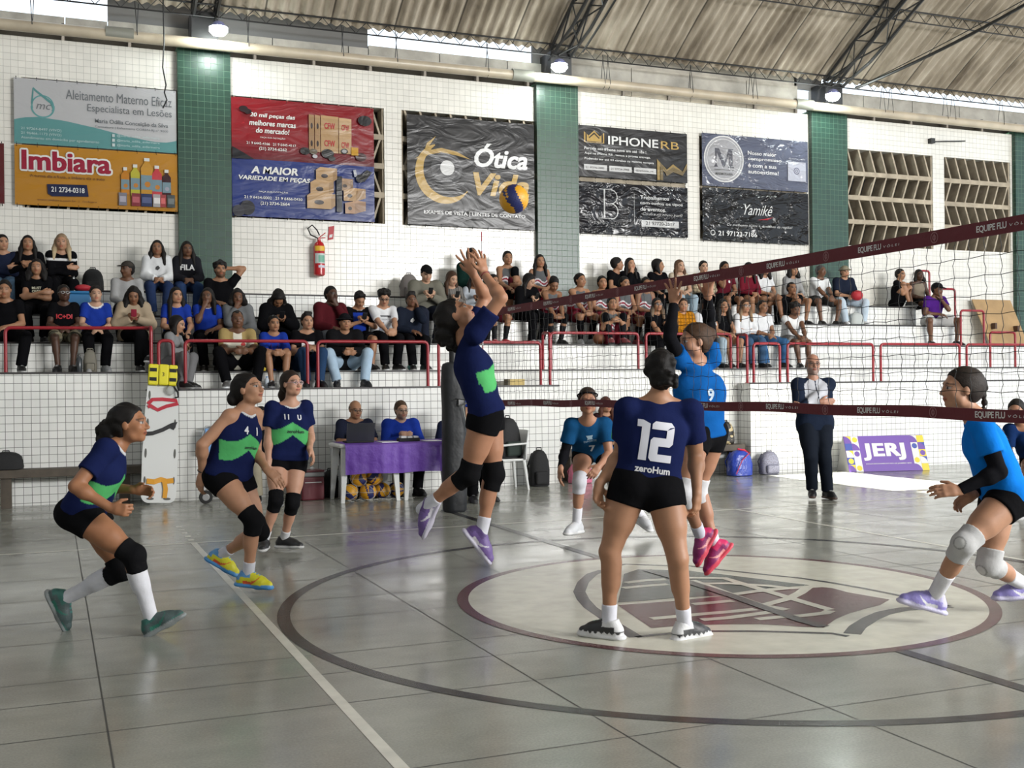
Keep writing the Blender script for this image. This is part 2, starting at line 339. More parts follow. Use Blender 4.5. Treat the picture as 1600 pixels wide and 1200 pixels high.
# ---- eaves: fascia beam, ledge shadow gap, roof
f_ = MB()
for x0, x1, z0, z1 in ((XL, .86, 6.88, 7.06), (.86, 4.95, 6.88, 7.08), (4.95, 8.2, 6.86, 7.13), (8.66, 13.6, 6.72, 7.24), (13.95, 21, 6.9, 7.2)):
    x = x0
    while x < x1-.05:
        e = min(x1, x+1.25); f_.box(x+.008, e-.008, 18.16, 18.3, z0, z1); x = e
f_.box(8.66, 13.6, 18.2, 18.28, 7.24, 7.60)
f_.build('trim_1', m_conc, kind='structure')
MB().box(.86, 4.95, 18.2, 18.26, 7.09, 7.56).box(7.95, 8.7, 18.2, 18.26, 7.1, 7.6).box(13.55, 14.2, 18.2, 18.26, 7.2, 7.6).build('trim_3', mat('grey_sheet', (.11, .11, .11), .8), kind='structure')
m_dk = mat('shade_gap_dark', (.05, .045, .038), .9)  # dark colour stands in for the shade in the gap under the fascia
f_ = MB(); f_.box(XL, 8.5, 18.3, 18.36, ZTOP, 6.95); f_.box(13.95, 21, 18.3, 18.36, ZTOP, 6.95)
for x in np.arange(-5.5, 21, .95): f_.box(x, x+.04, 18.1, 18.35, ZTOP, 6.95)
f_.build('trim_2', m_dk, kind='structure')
RR, YC = 21.0, 6.0
ZC = 7.35-math.sqrt(RR*RR-(17.8-YC)**2)
def roof_z(y): return ZC+math.sqrt(RR*RR-(y-YC)**2)
def roof_mat():
    m = bpy.data.materials.new('fibre_cement_sheet'); m.use_nodes = True; nt = m.node_tree; N = nt.nodes; L = nt.links; b = N['Principled BSDF']
    g = N.new('ShaderNodeNewGeometry')
    def noise(sc, det, stretch):
        mp = N.new('ShaderNodeMapping'); mp.inputs['Scale'].default_value = stretch; L.new(g.outputs['Position'], mp.inputs[0])
        t = N.new('ShaderNodeTexNoise'); t.inputs['Scale'].default_value = sc; t.inputs['Detail'].default_value = det; L.new(mp.outputs[0], t.inputs['Vector']); return t.outputs['Fac']
    cr = N.new('ShaderNodeValToRGB'); e = cr.color_ramp.elements
    e[0].position = .30; e[0].color = (.10, .078, .055, 1); e[1].position = .62; e[1].color = (.42, .37, .30, 1); x = e.new(.47); x.color = (.27, .23, .175, 1)
    mxx = N.new('ShaderNodeMix'); mxx.data_type = 'FLOAT'; mxx.inputs[0].default_value = .45
    L.new(noise(2.2, 7, (3, .5, .5)), mxx.inputs[2]); L.new(noise(1.0, 4, (1, 1, 1)), mxx.inputs[3]); L.new(mxx.outputs[0], cr.inputs[0])
    sx_ = N.new('ShaderNodeSeparateXYZ'); L.new(g.outputs['Position'], sx_.inputs[0]); md = N.new('ShaderNodeMath'); md.operation = 'PINGPONG'; md.inputs[1].default_value = .531; L.new(sx_.outputs[0], md.inputs[0])
    lt = N.new('ShaderNodeMapRange'); lt.inputs[1].default_value = .006; lt.inputs[2].default_value = .022; lt.inputs[3].default_value = .22; lt.inputs[4].default_value = 1; L.new(md.outputs[0], lt.inputs[0])
    ml = N.new('ShaderNodeVectorMath'); ml.operation = 'MULTIPLY'; L.new(cr.outputs[0], ml.inputs[0]); L.new(lt.outputs[0], ml.inputs[1])
    L.new(ml.outputs[0], b.inputs['Base Color']); b.inputs['Roughness'].default_value = .9
    bp = N.new('ShaderNodeBump'); bp.inputs['Distance'].default_value = .01; L.new(noise(20, 4, (1, 1, 1)), bp.inputs['Height']); L.new(bp.outputs[0], b.inputs['Normal'])
    return m
def build_roof():
    xs_ = np.arange(-7, 23, .0295); ys = np.concatenate([np.linspace(17.86, 12, 15), np.linspace(11.7, 6.6, 44), np.linspace(6.2, -6, 16)])
    amp = .033; PX, PY = [], []
    V = []; 
    for y in ys:
        sl = -(y-YC)/math.sqrt(RR*RR-(y-YC)**2); nrm = np.array([-sl, 1])/math.hypot(sl, 1)
        h = np.cos(xs_*2*PI/.177)*amp
        V.append(np.stack([xs_, y+nrm[0]*h, roof_z(y)+nrm[1]*h], 1))
    nx, ny = len(xs_), len(ys); V = np.concatenate(V)
    def hole(x, y):  # made-up roof openings, traced back along the sun from its floor patch
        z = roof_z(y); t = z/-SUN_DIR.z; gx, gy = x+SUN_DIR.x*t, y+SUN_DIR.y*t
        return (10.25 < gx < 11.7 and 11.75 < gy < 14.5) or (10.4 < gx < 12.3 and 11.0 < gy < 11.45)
    F = []
    for jj in range(ny-1):
        for i in range(nx-1):
            x = xs_[i]; y = .5*(ys[jj]+ys[jj+1])
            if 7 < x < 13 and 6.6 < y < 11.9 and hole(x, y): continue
            F.append((jj*nx+i, jj*nx+i+1, (jj+1)*nx+i+1, (jj+1)*nx+i))
    me = bpy.data.meshes.new('ceiling'); me.from_pydata([tuple(map(float, p)) for p in V], [], F); me.materials.append(roof_mat())
    me.polygons.foreach_set('use_smooth', [True]*len(me.polygons)); me.update()
    o = bpy.data.objects.new('ceiling', me); COL.objects.link(o); o['kind'] = 'structure'; return o
build_roof()
MB().box(-7, 23, 17.90, 17.94, 7.37, 8.60).build('sun_block_board', mat('grey_sheet', (.11, .11, .11), .8), kind='structure')  # unseen board added above the roof edge to keep sun off the fascia
# purlins: light lattice girders along the hall
def lattice(mb, pts_a, pts_b, step_r=.009, ch=.016):
    mb.tube([pts_a[0], pts_a[-1]] if len(pts_a) == 2 else pts_a, ch, 5); mb.tube([pts_b[0], pts_b[-1]] if len(pts_b) == 2 else pts_b, ch, 5)
for i, y in enumerate((17.72, 16.27, 14.8, 13.3)):
    z1 = roof_z(y)-.045; z0 = z1-.20; p = MB(); x0, x1 = -6, 21
    p.tube([(x0, y, z1), (x1, y, z1)], .016, 5); p.tube([(x0, y-.02, z0), (x1, y-.02, z0)], .013, 5); n = int((x1-x0)/.36)
    zz = []
    for q in range(n+1): zz += [(x0+q*.36, y, z1), (x0+q*.36+.18, y-.02, z0)]
    p.tube(zz, .009, 4); p.build('roof_girder', m_steel, kind='structure')
for i, xc in enumerate((-3.7, 2.25, 8.30, 14.15)):
    t_ = MB(); ys = np.linspace(17.85, -3, 46); ch = []
    for dx, dz in ((-.17, -.10), (.17, -.10), (-.17, -.52), (.17, -.52)):
        pts = [(xc+dx, y, roof_z(y)+dz*min(1, .35+(17.85-y)*.6)) for y in ys]; ch.append(pts); t_.tube(pts, .030, 5)
    for a, b_ in ((0, 2), (1, 3), (0, 1), (2, 3)):
        zz = []
        for q in range(len(ys)): zz.append(ch[a][q] if q % 2 == 0 else ch[b_][q])
        t_.tube(zz, .016, 4)
    t_.box(xc-.2, xc+.2, 17.75, 18.2, 6.72, 7.25)
    t_.build('roof_arch', m_steel, kind='structure')
# ---- gutter pipe on the wall top
m_pipe = mat('beige_pvc', (.42, .36, .27), .35, noise=(2.5, .16))
pz, py = 6.76, 17.72
pr = empty('gutter_pipe', (8, py, pz), 'long beige drain pipe running along the top of the tiled wall', 'pipe')
q = MB(); q.tube([(x, py, pz-.003*abs(x-9)) for x in np.linspace(-6, 21.5, 30)], .085, 16); q.build('pipe_run', m_pipe, pr, smooth=True)
for x in (1.0, 7.55, 13.4): MB().cyl((x-.2, py, pz), (x+.2, py, pz), .10, n=16).build('coupling', mat('grey_coupling', (.2, .2, .17), .5), pr, smooth=True)
for x in (-.2, 1.25, 2.9, 4.4, 5.3, 6.9, 9.1, 9.2, 12.3, 10.9, 12.2, 15.3, 15.5, 16.9, 17.1, 18.4):
    MB().tube([(x-.03, py-.05, pz+.5), (x, py-.088, pz), (x, py-.05, pz-.075), (x, py, pz-.09), (x, py+.09, pz), (x+.03, py+.05, pz+.5)], .006, 4).build('hanger', m_steel, pr)
# ---- floodlights on the pillars
m_lamp = mat('lamp_glass', (.93, 1, .96), .3, emis=60)
for i, (x, lab) in enumerate(((2.40, 'glowing white floodlight above the leftmost green pillar'), (8.08, 'glowing white floodlight above the middle green pillar'), (13.80, 'glowing white floodlight above the right green pillar next to the long daylight strip'))):
    r_ = empty('floodlight', (x, 17.35, 6.9), lab, 'lamp', 'floodlights above the pillars')
    MB().lathe([(.02, .10), (.07, .08), (.12, .02), (.14, 0)], (x, 17.35, 6.90)).build('housing', mat('lamp_housing', (.25, .27, .5), .4), r_, smooth=True)
    MB().lathe([(.135, .0), (.14, -.05), (.09, -.11), (.02, -.13)], (x, 17.35, 6.90)).build('lens', m_lamp, r_, smooth=True)
    MB().tube([(x, 17.35, 7.05), (x, 17.6, 7.15), (x, 17.8, 7.1)], .014, 6).build('bracket', m_steel, r_)
    d = bpy.data.lights.new('lamp_light', 'POINT'); d.energy = 30; d.color = (.9, 1, .95); d.shadow_soft_size = .1
    o = bpy.data.objects.new('lamp_light', d); COL.objects.link(o); o.parent = r_; o.location = (0, -.05, -.2)
# ---- cables
m_cable = mat('black_cable', (.01, .01, .01), .5)
q = MB(); 
def sag(a, b_, s, n=14): 
    a, b_ = Vector(a), Vector(b_); return [a.lerp(b_, i/n)+Vector((0, 0, -s*4*(i/n)*(1-i/n))) for i in range(n+1)]
MB().tube(sag((14.3, 17.3, 7.05), (14.6, 12.0, 7.75), .12), .028, 6).build('power_cable', m_cable, label='thick black cable bundle sagging from the right roof arch to the upper right corner', cat='cable')
MB().tube(sag((8.5, 17.3, 7.15), (8.2, 14.4, 7.95), .03), .02, 6).build('power_cable', m_cable, label='black cable running up from the middle roof arch to the top edge', cat='cable')
MB().tube(sag((14.5, 17.3, 7.15), (14.9, 12.0, 7.95), .05), .008, 5).build('stay_wire', m_cable, label='thin wire above the thick cable at the right roof arch', cat='cable')
MB().tube([(1.62, 17.6, 7.4), (1.63, 17.6, 6.7), (1.61, 17.65, 6.3), (1.66, 17.7, 6.05), (1.64, 17.75, 5.95), (1.68, 17.8, 5.85), (1.62, 17.8, 5.72)], .011, 5).build('hanging_wire', m_cable, label='loose black wire hanging down over the teal and white banner', cat='wire')
MB().tube([(16.75, 17.96, 6.34), (17.6, 17.9, 6.40)], .012, 5).box(16.7, 16.8, 17.9, 18.0, 6.30, 6.40).build('wall_hook', m_cable, label='small dark bracket with a thin rod high on the wall over the right louvres', cat='hook')
# ================================================================= FIGURE ENGINE (implicit surface -> one continuous mesh)
def A3(p): return np.array(p, dtype=np.float64)
def nrm(v): v = A3(v); n = np.linalg.norm(v); return v/n if n > 1e-9 else v
def RC(a, b, ra, rb=None, k=.02, flat=None, clip=None, sub=False): return dict(a=A3(a), b=A3(b), ra=ra, rb=ra if rb is None else rb, k=k, flat=flat, clip=clip, sub=sub, t='rc')
def SP(a, r, k=.02, flat=None, clip=None, sub=False): return RC(a, a, r, r, k, flat, clip, sub)
def EL(c, axes, rad, k=.02, sub=False, clip=None): return dict(c=A3(c), ax=np.array(axes, float), rad=A3(rad), k=k, sub=sub, clip=clip, t='el')
def _box(p):
    if p['t'] == 'el': r = float(max(p['rad'])); return p['c']-r, p['c']+r
    r = max(p['ra'], p['rb']); return np.minimum(p['a'], p['b'])-r, np.maximum(p['a'], p['b'])+r
def _dist(p, X, Y, Z):
    if p['t'] == 'el':
        q = [X-p['c'][0], Y-p['c'][1], Z-p['c'][2]]; s = 0; s2 = 0
        for ax, r in zip(p['ax'], p['rad']):
            e = q[0]*ax[0]+q[1]*ax[1]+q[2]*ax[2]; s = s+(e/r)**2; s2 = s2+(e/(r*r))**2
        k0 = np.sqrt(s); k1 = np.sqrt(s2)+1e-6; d = k0*(k0-1)/k1
    else:
        a, b = p['a'], p['b']; x, y, z = X-a[0], Y-a[1], Z-a[2]; ab = b-a
        if p['flat'] is not None:
            n, s = p['flat']; n = A3(n); t = (x*n[0]+y*n[1]+z*n[2])*(s-1); x = x+t*n[0]; y = y+t*n[1]; z = z+t*n[2]; ab = ab+(s-1)*ab.dot(n)*n
        L2 = ab.dot(ab)
        if L2 < 1e-10: d = np.sqrt(x*x+y*y+z*z)-p['ra']
        else:
            t = np.clip((x*ab[0]+y*ab[1]+z*ab[2])/L2, 0, 1)
            d = np.sqrt((x-t*ab[0])**2+(y-t*ab[1])**2+(z-t*ab[2])**2)-(p['ra']+(p['rb']-p['ra'])*t)
        if p['flat'] is not None: d = d/ (1+(p['flat'][1]-1)*.35)
    if p['clip']:
        for pt, n in p['clip']: d = np.maximum(d, (X-pt[0])*n[0]+(Y-pt[1])*n[1]+(Z-pt[2])*n[2])
    return d
def surface(prims, h):
    lo = np.min([_box(p)[0] for p in prims if not p['sub']], 0)-3*h-.03; hi = np.max([_box(p)[1] for p in prims if not p['sub']], 0)+3*h+.03
    n = np.ceil((hi-lo)/h).astype(int)+1
    F = np.full(n, .2, np.float32); ax = [(lo[i]+h*np.arange(n[i])).astype(np.float32) for i in range(3)]
    for p in prims:
        b0, b1 = _box(p); m = p['k']+4*h; i0 = np.maximum(((b0-m-lo)/h).astype(int), 0); i1 = np.minimum(((b1+m-lo)/h).astype(int)+2, n)
        if (i1 <= i0).any(): continue
        sl = tuple(slice(i0[i], i1[i]) for i in range(3))
        X = ax[0][sl[0]][:, None, None]; Y = ax[1][sl[1]][None, :, None]; Z = ax[2][sl[2]][None, None, :]
        d = _dist(p, X, Y, Z).astype(np.float32); f = F[sl]; k = p['k']
        if p['sub']:
            d = -d; e = np.maximum(k-np.abs(f-d), 0)/k; F[sl] = np.maximum(f, d)+e*e*k*.25
        else:
            e = np.maximum(k-np.abs(f-d), 0)/k; F[sl] = np.minimum(f, d)-e*e*k*.25
    S = F < 0
    c = np.zeros(n-1, np.int8)
    for dx in (0, 1):
        for dy in (0, 1):
            for dz in (0, 1): c += S[dx:n[0]-1+dx, dy:n[1]-1+dy, dz:n[2]-1+dz]
    I = np.argwhere((c > 0) & (c < 8)); idx = np.full(n-1, -1, np.int32); idx[I[:, 0], I[:, 1], I[:, 2]] = np.arange(len(I))
    cor = [(dx, dy, dz) for dx in (0, 1) for dy in (0, 1) for dz in (0, 1)]
    val = [F[I[:, 0]+a, I[:, 1]+b, I[:, 2]+c2] for a, b, c2 in cor]
    acc = np.zeros((len(I), 3)); cnt = np.zeros(len(I))
    for i in range(8):
        for j in range(i+1, 8):
            dd = [abs(cor[i][q]-cor[j][q]) for q in range(3)]
            if sum(dd) != 1: continue
            m = (val[i] < 0) != (val[j] < 0); t = np.where(m, val[i]/np.where(m, val[i]-val[j], 1), 0)
            pi_, pj = A3(cor[i]), A3(cor[j]); acc[m] += (pi_+(pj-pi_)*t[:, None])[m]; cnt[m] += 1
    V = lo+h*(I+acc/cnt[:, None]); Q = []
    for a in range(3):
        b, c2 = (a+1) % 3, (a+2) % 3
        s0 = [slice(None)]*3; s1 = [slice(None)]*3; s0[a] = slice(0, -1); s1[a] = slice(1, None)
        D = S[tuple(s0)].astype(np.int8)-S[tuple(s1)].astype(np.int8); E = np.argwhere(D != 0)
        E = E[(E[:, b] > 0) & (E[:, c2] > 0) & (E[:, b] < n[b]-1) & (E[:, c2] < n[c2]-1)]
        sg = D[E[:, 0], E[:, 1], E[:, 2]]
        def at(ob, oc):
            G = E.copy(); G[:, b] -= ob; G[:, c2] -= oc; return idx[G[:, 0], G[:, 1], G[:, 2]]
        q = np.stack([at(1, 1), at(0, 1), at(0, 0), at(1, 0)], 1); q[sg < 0] = q[sg < 0][:, ::-1]; Q.append(q)
    Q = np.concatenate(Q); Q = Q[(Q >= 0).all(1)]
    return V, Q
def vnormals(V, Q):
    fn = np.cross(V[Q[:, 2]]-V[Q[:, 0]], V[Q[:, 3]]-V[Q[:, 1]]); N = np.zeros_like(V)
    for i in range(4): np.add.at(N, Q[:, i], fn)
    return N/(np.linalg.norm(N, axis=1)[:, None]+1e-12)
def relax(V, Q, it=1, lam=.5):
    for _ in range(it):
        s = np.zeros_like(V); c = np.zeros(len(V))
        for i in range(4):
            np.add.at(s, Q[:, i], V[Q[:, (i+1) % 4]]+V[Q[:, (i+3) % 4]]); np.add.at(c, Q[:, i], 2)
        V = V+lam*(s/np.maximum(c, 1)[:, None]-V)
    return V
def wob(P, f, seed=0):
    r = np.random.RandomState(seed); o = np.zeros(len(P))
    for i in range(5):
        d = r.normal(size=3); d /= np.linalg.norm(d); o += np.sin(P@d*f*(.7+.6*r.rand())+r.rand()*6.28+1.5*np.sin(P@np.roll(d, 1)*f*.6))
    return o/5
def sdf_obj(name, prims, h, m, color=(.8, .8, .8), parent=None, base=None, colf=None, wr=0, wf=30, seed=0, it=1, label=None):
    V, Q = surface(prims, h); V = relax(V, Q, it)
    if wr: V = V+vnormals(V, Q)*(wob(V, wf, seed)*wr)[:, None]
    C = np.ones((len(V), 4), 'f4'); C[:, :3] = color
    if colf is not None: colf(V, C)
    base = A3(base) if base is not None else A3(world_of(parent))
    me = bpy.data.meshes.new(name); me.vertices.add(len(V)); me.vertices.foreach_set('co', (V-base).astype('f4').ravel())
    me.loops.add(len(Q)*4); me.loops.foreach_set('vertex_index', Q.astype('i4').ravel()); me.polygons.add(len(Q))
    me.polygons.foreach_set('loop_start', np.arange(0, len(Q)*4, 4, dtype='i4'))
    try: me.polygons.foreach_set('loop_total', np.full(len(Q), 4, 'i4'))
    except Exception: pass
    me.polygons.foreach_set('use_smooth', np.ones(len(Q), bool)); me.update(calc_edges=True); me.validate()
    a = me.color_attributes.new('dye', 'FLOAT_COLOR', 'POINT'); a.data.foreach_set('color', C.ravel()); me.materials.append(m)
    o = bpy.data.objects.new(name, me); COL.objects.link(o)
    if parent is not None: o.parent = parent
    else: o.location = base
    if label: o['label'] = label
    return o
def world_of(o):
    w = Vector(o.location); q = o.parent
    while q: w = w+Vector(q.location); q = q.parent
    return w
m_skin = mat('skin', (.5, .3, .2), .5, vcol=True, noise=(25, .05), spec=.35)
m_cloth = mat('cloth', (.5, .5, .5), .9, vcol=True, bump=(30, .003), noise=(9, .09), spec=.04)
m_hair = mat('hair', (.02, .015, .01), .62, vcol=True, bump=(120, .002), spec=.22)
m_shoe = mat('shoe_material', (.5, .5, .5), .5, vcol=True, bump=(90, .002))
m_lens = mat('dark_frame', (.02, .02, .02), .3)

def ik(a, b, l1, l2, pole):
    """two bones from a to b; returns middle joint and reached end"""
    a, b = A3(a), A3(b); d = b-a; L = np.linalg.norm(d); Lm = min(max(L, abs(l1-l2)+.01), (l1+l2)*.995); d = d/max(L, 1e-6); b = a+d*Lm
    x = (l1*l1-l2*l2+Lm*Lm)/(2*Lm); hgt = math.sqrt(max(l1*l1-x*x, 0)); p = A3(pole); p = p-d*p.dot(d); p = nrm(p)
    return a+d*x+p*hgt, b
def hand(P, wr, d, n, side, curl=.6, spread=0., s=1., thin=1.):
    """palm, four fingers and a thumb; n is the palm side, side points to the thumb"""
    d, n = nrm(d), nrm(n); n = nrm(n-d*n.dot(d)); t = nrm(A3(side)-d*A3(side).dot(d)-n*A3(side).dot(n)); wr = A3(wr)
    P.append(RC(wr-d*.01*s, wr+d*.03*s, .026*s, .031*s, .012, (n, 1.25)))
    for o in (-.024, 0, .024): P.append(RC(wr+d*.03*s+t*o*.7*s, wr+d*.08*s+t*o*s, .017*s, .0135*s, .014, None))
    for i, (o, L, L0) in enumerate(((.030, .064, .084), (.010, .074, .089), (-.010, .068, .086), (-.029, .054, .079))):
        p = wr+d*L0*s*.96+t*o*s; ang = 0; fd = nrm(d+t*o*spread*22)
        for q, fr in enumerate((.45, .32, .26)):
            ang += curl*(.55 if q == 0 else .8)+.06*i*curl
            dd = fd*math.cos(ang)+n*math.sin(ang); e = p+dd*L*fr*s*1.12; r = (.0092-.0009*q)*s*thin; P.append(RC(p, e, r, r*.93, .005)); p = e
    p = wr+d*.018*s+t*.022*s; dd = nrm(d*.75+t*.75+n*.25); e = p+dd*.042*s; P.append(RC(p, e, .0135*s, .0105*s, .01)); e2 = e+nrm(d*.95+t*.35+n*.3*(1+curl))*.032*s; P.append(RC(e, e2, .0105*s*thin, .0088*s*thin, .006))

def head_prims(P, c, F, U, R, s, sp):
    c = A3(c); L = lambda r, u, f: c+(R*r+U*u+F*f)*s
    AX = np.stack([R, U, F])
    def el(r, u, f, rad, k, sub=False): P.append(EL(L(r, u, f), AX, A3(rad)*s, k*s, sub))
    jw = sp.get('jaw', 1.0)
    el(0, .028, -.012, (.073, .086, .094), .02); el(0, -.030, .026, (.057*jw, .074, .062), .03)
    P.append(SP(L(0, -.088, .062), .020*s, .03*s)); P.append(RC(L(-.042*jw, -.065, .02), L(.042*jw, -.065, .02), .024*s, None, .03*s))
    for q in (-1, 1): P.append(SP(L(.036*q, -.026, .060), .024*s, .03*s))
    P.append(RC(L(-.030, .026, .078), L(.030, .026, .078), .012*s, None, .02*s))
    for q in (-1, 1): P.append(dict(SP(L(.031*q, .004, .102), .0165*s, .014*s), sub=True))
    for q in (-1, 1): el(.030*q, .004, .078, (.0150, .0105, .0125), .004)
    P.append(RC(L(0, .010, .088), L(0, -.028, .107), .0075*s, .0115*s, .010*s)); P.append(RC(L(-.011, -.032, .097), L(.011, -.032, .097), .0085*s, None, .006*s))
    el(0, -.053, .086, (.023, .0075, .010), .006); el(0, -.0635, .084, (.019, .0075, .011), .006)
    for q in (-1, 1): el(.074*q, -.004, -.006, (.0085, .031, .019), .006)
def head_color(V, C, c, F, U, R, s, sp, skin):
    q = (V-c)/s; r, u, f = q@R, q@U, q@F; m = (np.abs(r) < .09) & (np.abs(u) < .13) & (np.abs(f) < .13)
    skin = A3(skin); fr = m & (f > .05)
    lip = fr & ((r/.024)**2+((u+.058)/.0135)**2 < 1); C[lip, :3] = skin*A3((.92, .55, .55))
    gap = fr & (np.abs(r) < .021) & (np.abs(u+.058) < .0026); C[gap, :3] = skin*.25
    for g in (-1, 1):
        e = fr & (((r-.031*g)/.017)**2+((u-.004)/.0088)**2 < 1); C[e, :3] = (.34, .32, .30) if sp.get('_h', 1) < .008 else skin*.45
        e = fr & (((r-.031*g)/.0085)**2+((u-.004)/.0085)**2 < 1); C[e, :3] = (.02, .012, .01)
        e = fr & (np.abs(r-.031*g) < .019) & (np.abs(u-.0125-.06*(.019-abs(0))*0) < .0028); C[e, :3] = skin*.35
        e = fr & (np.abs(r-.033*g) < .021) & (np.abs(u-.029+.25*np.abs(r-.030*g)) < .0052); C[e, :3] = skin*.32
    bd = sp.get('beard')
    if bd is not None:
        e = m & (f > .015) & (u < -.040) & ~lip; C[e, :3] = C[e, :3]*.35+A3(bd)*.65
def hair_prims(P, c, F, U, R, s, sp):
    L = lambda r, u, f: c+(R*r+U*u+F*f)*s
    AX = np.stack([R, U, F]); st = sp.get('hair', 'short'); t = sp.get('hthick', .016)
    p0 = L(0, .074, .066); cl = [(p0, nrm(U*-.050+F*.070)), (L(0, -.002, .004), nrm(U*-.75+F*.62))] 
    if st == 'bald': 
        return
    if st == 'rim':
        P.append(EL(L(0, .018, -.016), AX, A3((.079, .078, .096))*s, .01, clip=[(L(0, .045, 0), U), (L(0, 0, .01), F), (L(0, -.05, 0), -U)])); return
    P.append(EL(L(0, .030, -.026), AX, A3((.074+t*.5, .088+t*.8, .1055+t*.35))*s, .01, clip=cl))
    P.append(EL(L(0, -.012, -.040), AX, A3((.070, .075, .072))*s, .03, clip=[(L(0, 0, -.030), F), (L(0, -.075, 0), -U)]))
    if st in ('bun', 'lowbun'):
        u = .045 if st == 'bun' else -.035; P.append(EL(L(0 if st == 'bun' else .025, u, -.125), AX, A3((.042, .042, .036) if st == 'bun' else (.056, .050, .040))*s, .03))
    if st == 'frizzbun':
        P.append(EL(L(0, -.040, -.130), AX, A3((.062, .068, .056))*s, .02)); P.append(EL(L(0, -.10, -.135), AX, A3((.045, .062, .042))*s, .03))
    if st == 'messybun':
        rr_ = np.random.RandomState(5); P.append(EL(L(.035, -.050, -.112), AX, A3((.050, .044, .036))*s, .03)); P.append(EL(L(0, -.06, -.075), AX, A3((.058, .05, .04))*s, .03))
        for _ in range(34):
            d = rr_.normal(size=3); d /= np.linalg.norm(d); P.append(SP(L(.040+d[0]*.056, -.052+d[1]*.046, -.112+d[2]*.036), (.011+.009*rr_.rand())*s, .005))
        for _ in range(26):
            d = rr_.normal(size=3); d /= np.linalg.norm(d); d[2] = -abs(d[2]); P.append(SP(L(d[0]*.080, .025+d[1]*.088, -.030+d[2]*.092), (.016+.008*rr_.rand())*s, .012))
    if st == 'frizzbun':
        rr_ = np.random.RandomState(2)
        for _ in range(42):
            d = rr_.normal(size=3); d /= np.linalg.norm(d); a_ = L(d[0]*.060, -.060+d[1]*.085, -.138+d[2]*.055); P.append(SP(a_, (.013+.010*rr_.rand())*s, .005))
    if st == 'pony':
        d = sp.get('pony', (0, -1, -.35)); a = L(0, .02, -.115); P.append(SP(a, .026*s, .01)); b = a+(R*d[0]+U*d[1]+F*d[2])*.13*s; e = b+(R*d[0]*.6-U*1.0)*.13*s
        P.append(RC(a, b, .030*s, .034*s, .02)); P.append(RC(b, e, .034*s, .012*s, .02))
    if st == 'braid':
        a = L(0, .03, -.112); P.append(SP(a, .034*s, .01)); w = A3((0, 0, -1.))
        for i in range(9): 
            p = a+(-F*.015+w*.0)*s+w*.040*i*s+F*.004*((i % 2)*2-1); P.append(SP(p+w*.02, (.021-.0012*i)*s, .012))
    if st in ('long', 'longcurl', 'longfront'):
        ln = sp.get('hlen', .22); w = A3((0, 0, -1.)); rr = .035 if st != 'longcurl' else .050
        P.append(RC(L(0, -.02, -.07), L(0, -.02, -.07)+w*ln*.7, .060*s, .045*s, .03, (F, 1.4)))
        for q in (-1, 1):
            a = L(.070*q, .02, -.005); b = L(.092*q, -.09, .0); e = b+w*(ln-.06)+(F*.035 if st != 'long' else F*.012)+R*.018*q; P.append(RC(a, b, rr*s*.8, rr*s, .03)); P.append(RC(b, e, rr*s, rr*.6*s, .03))
    if st == 'curly':
        for a in range(0, 360, 45):
            for u in (.05, .09): P.append(SP(L(.070*math.cos(math.radians(a)), u, -.016+.07*math.sin(math.radians(a))-.01*(u < .06)), .032*s, .02))
        P.append(SP(L(0, .115, 0), .04*s, .02))
    if st == 'afro':
        P.append(EL(L(0, .040, -.025), AX, A3((.115, .115, .105))*s, .02, clip=[(L(0, .04, .062), F)])); P.append(EL(L(0, -.03, -.05), AX, A3((.11, .10, .07))*s, .03))
    if st == 'quiff': P.append(RC(L(-.035, .11, .045), L(.035, .112, .04), .026*s, None, .02))

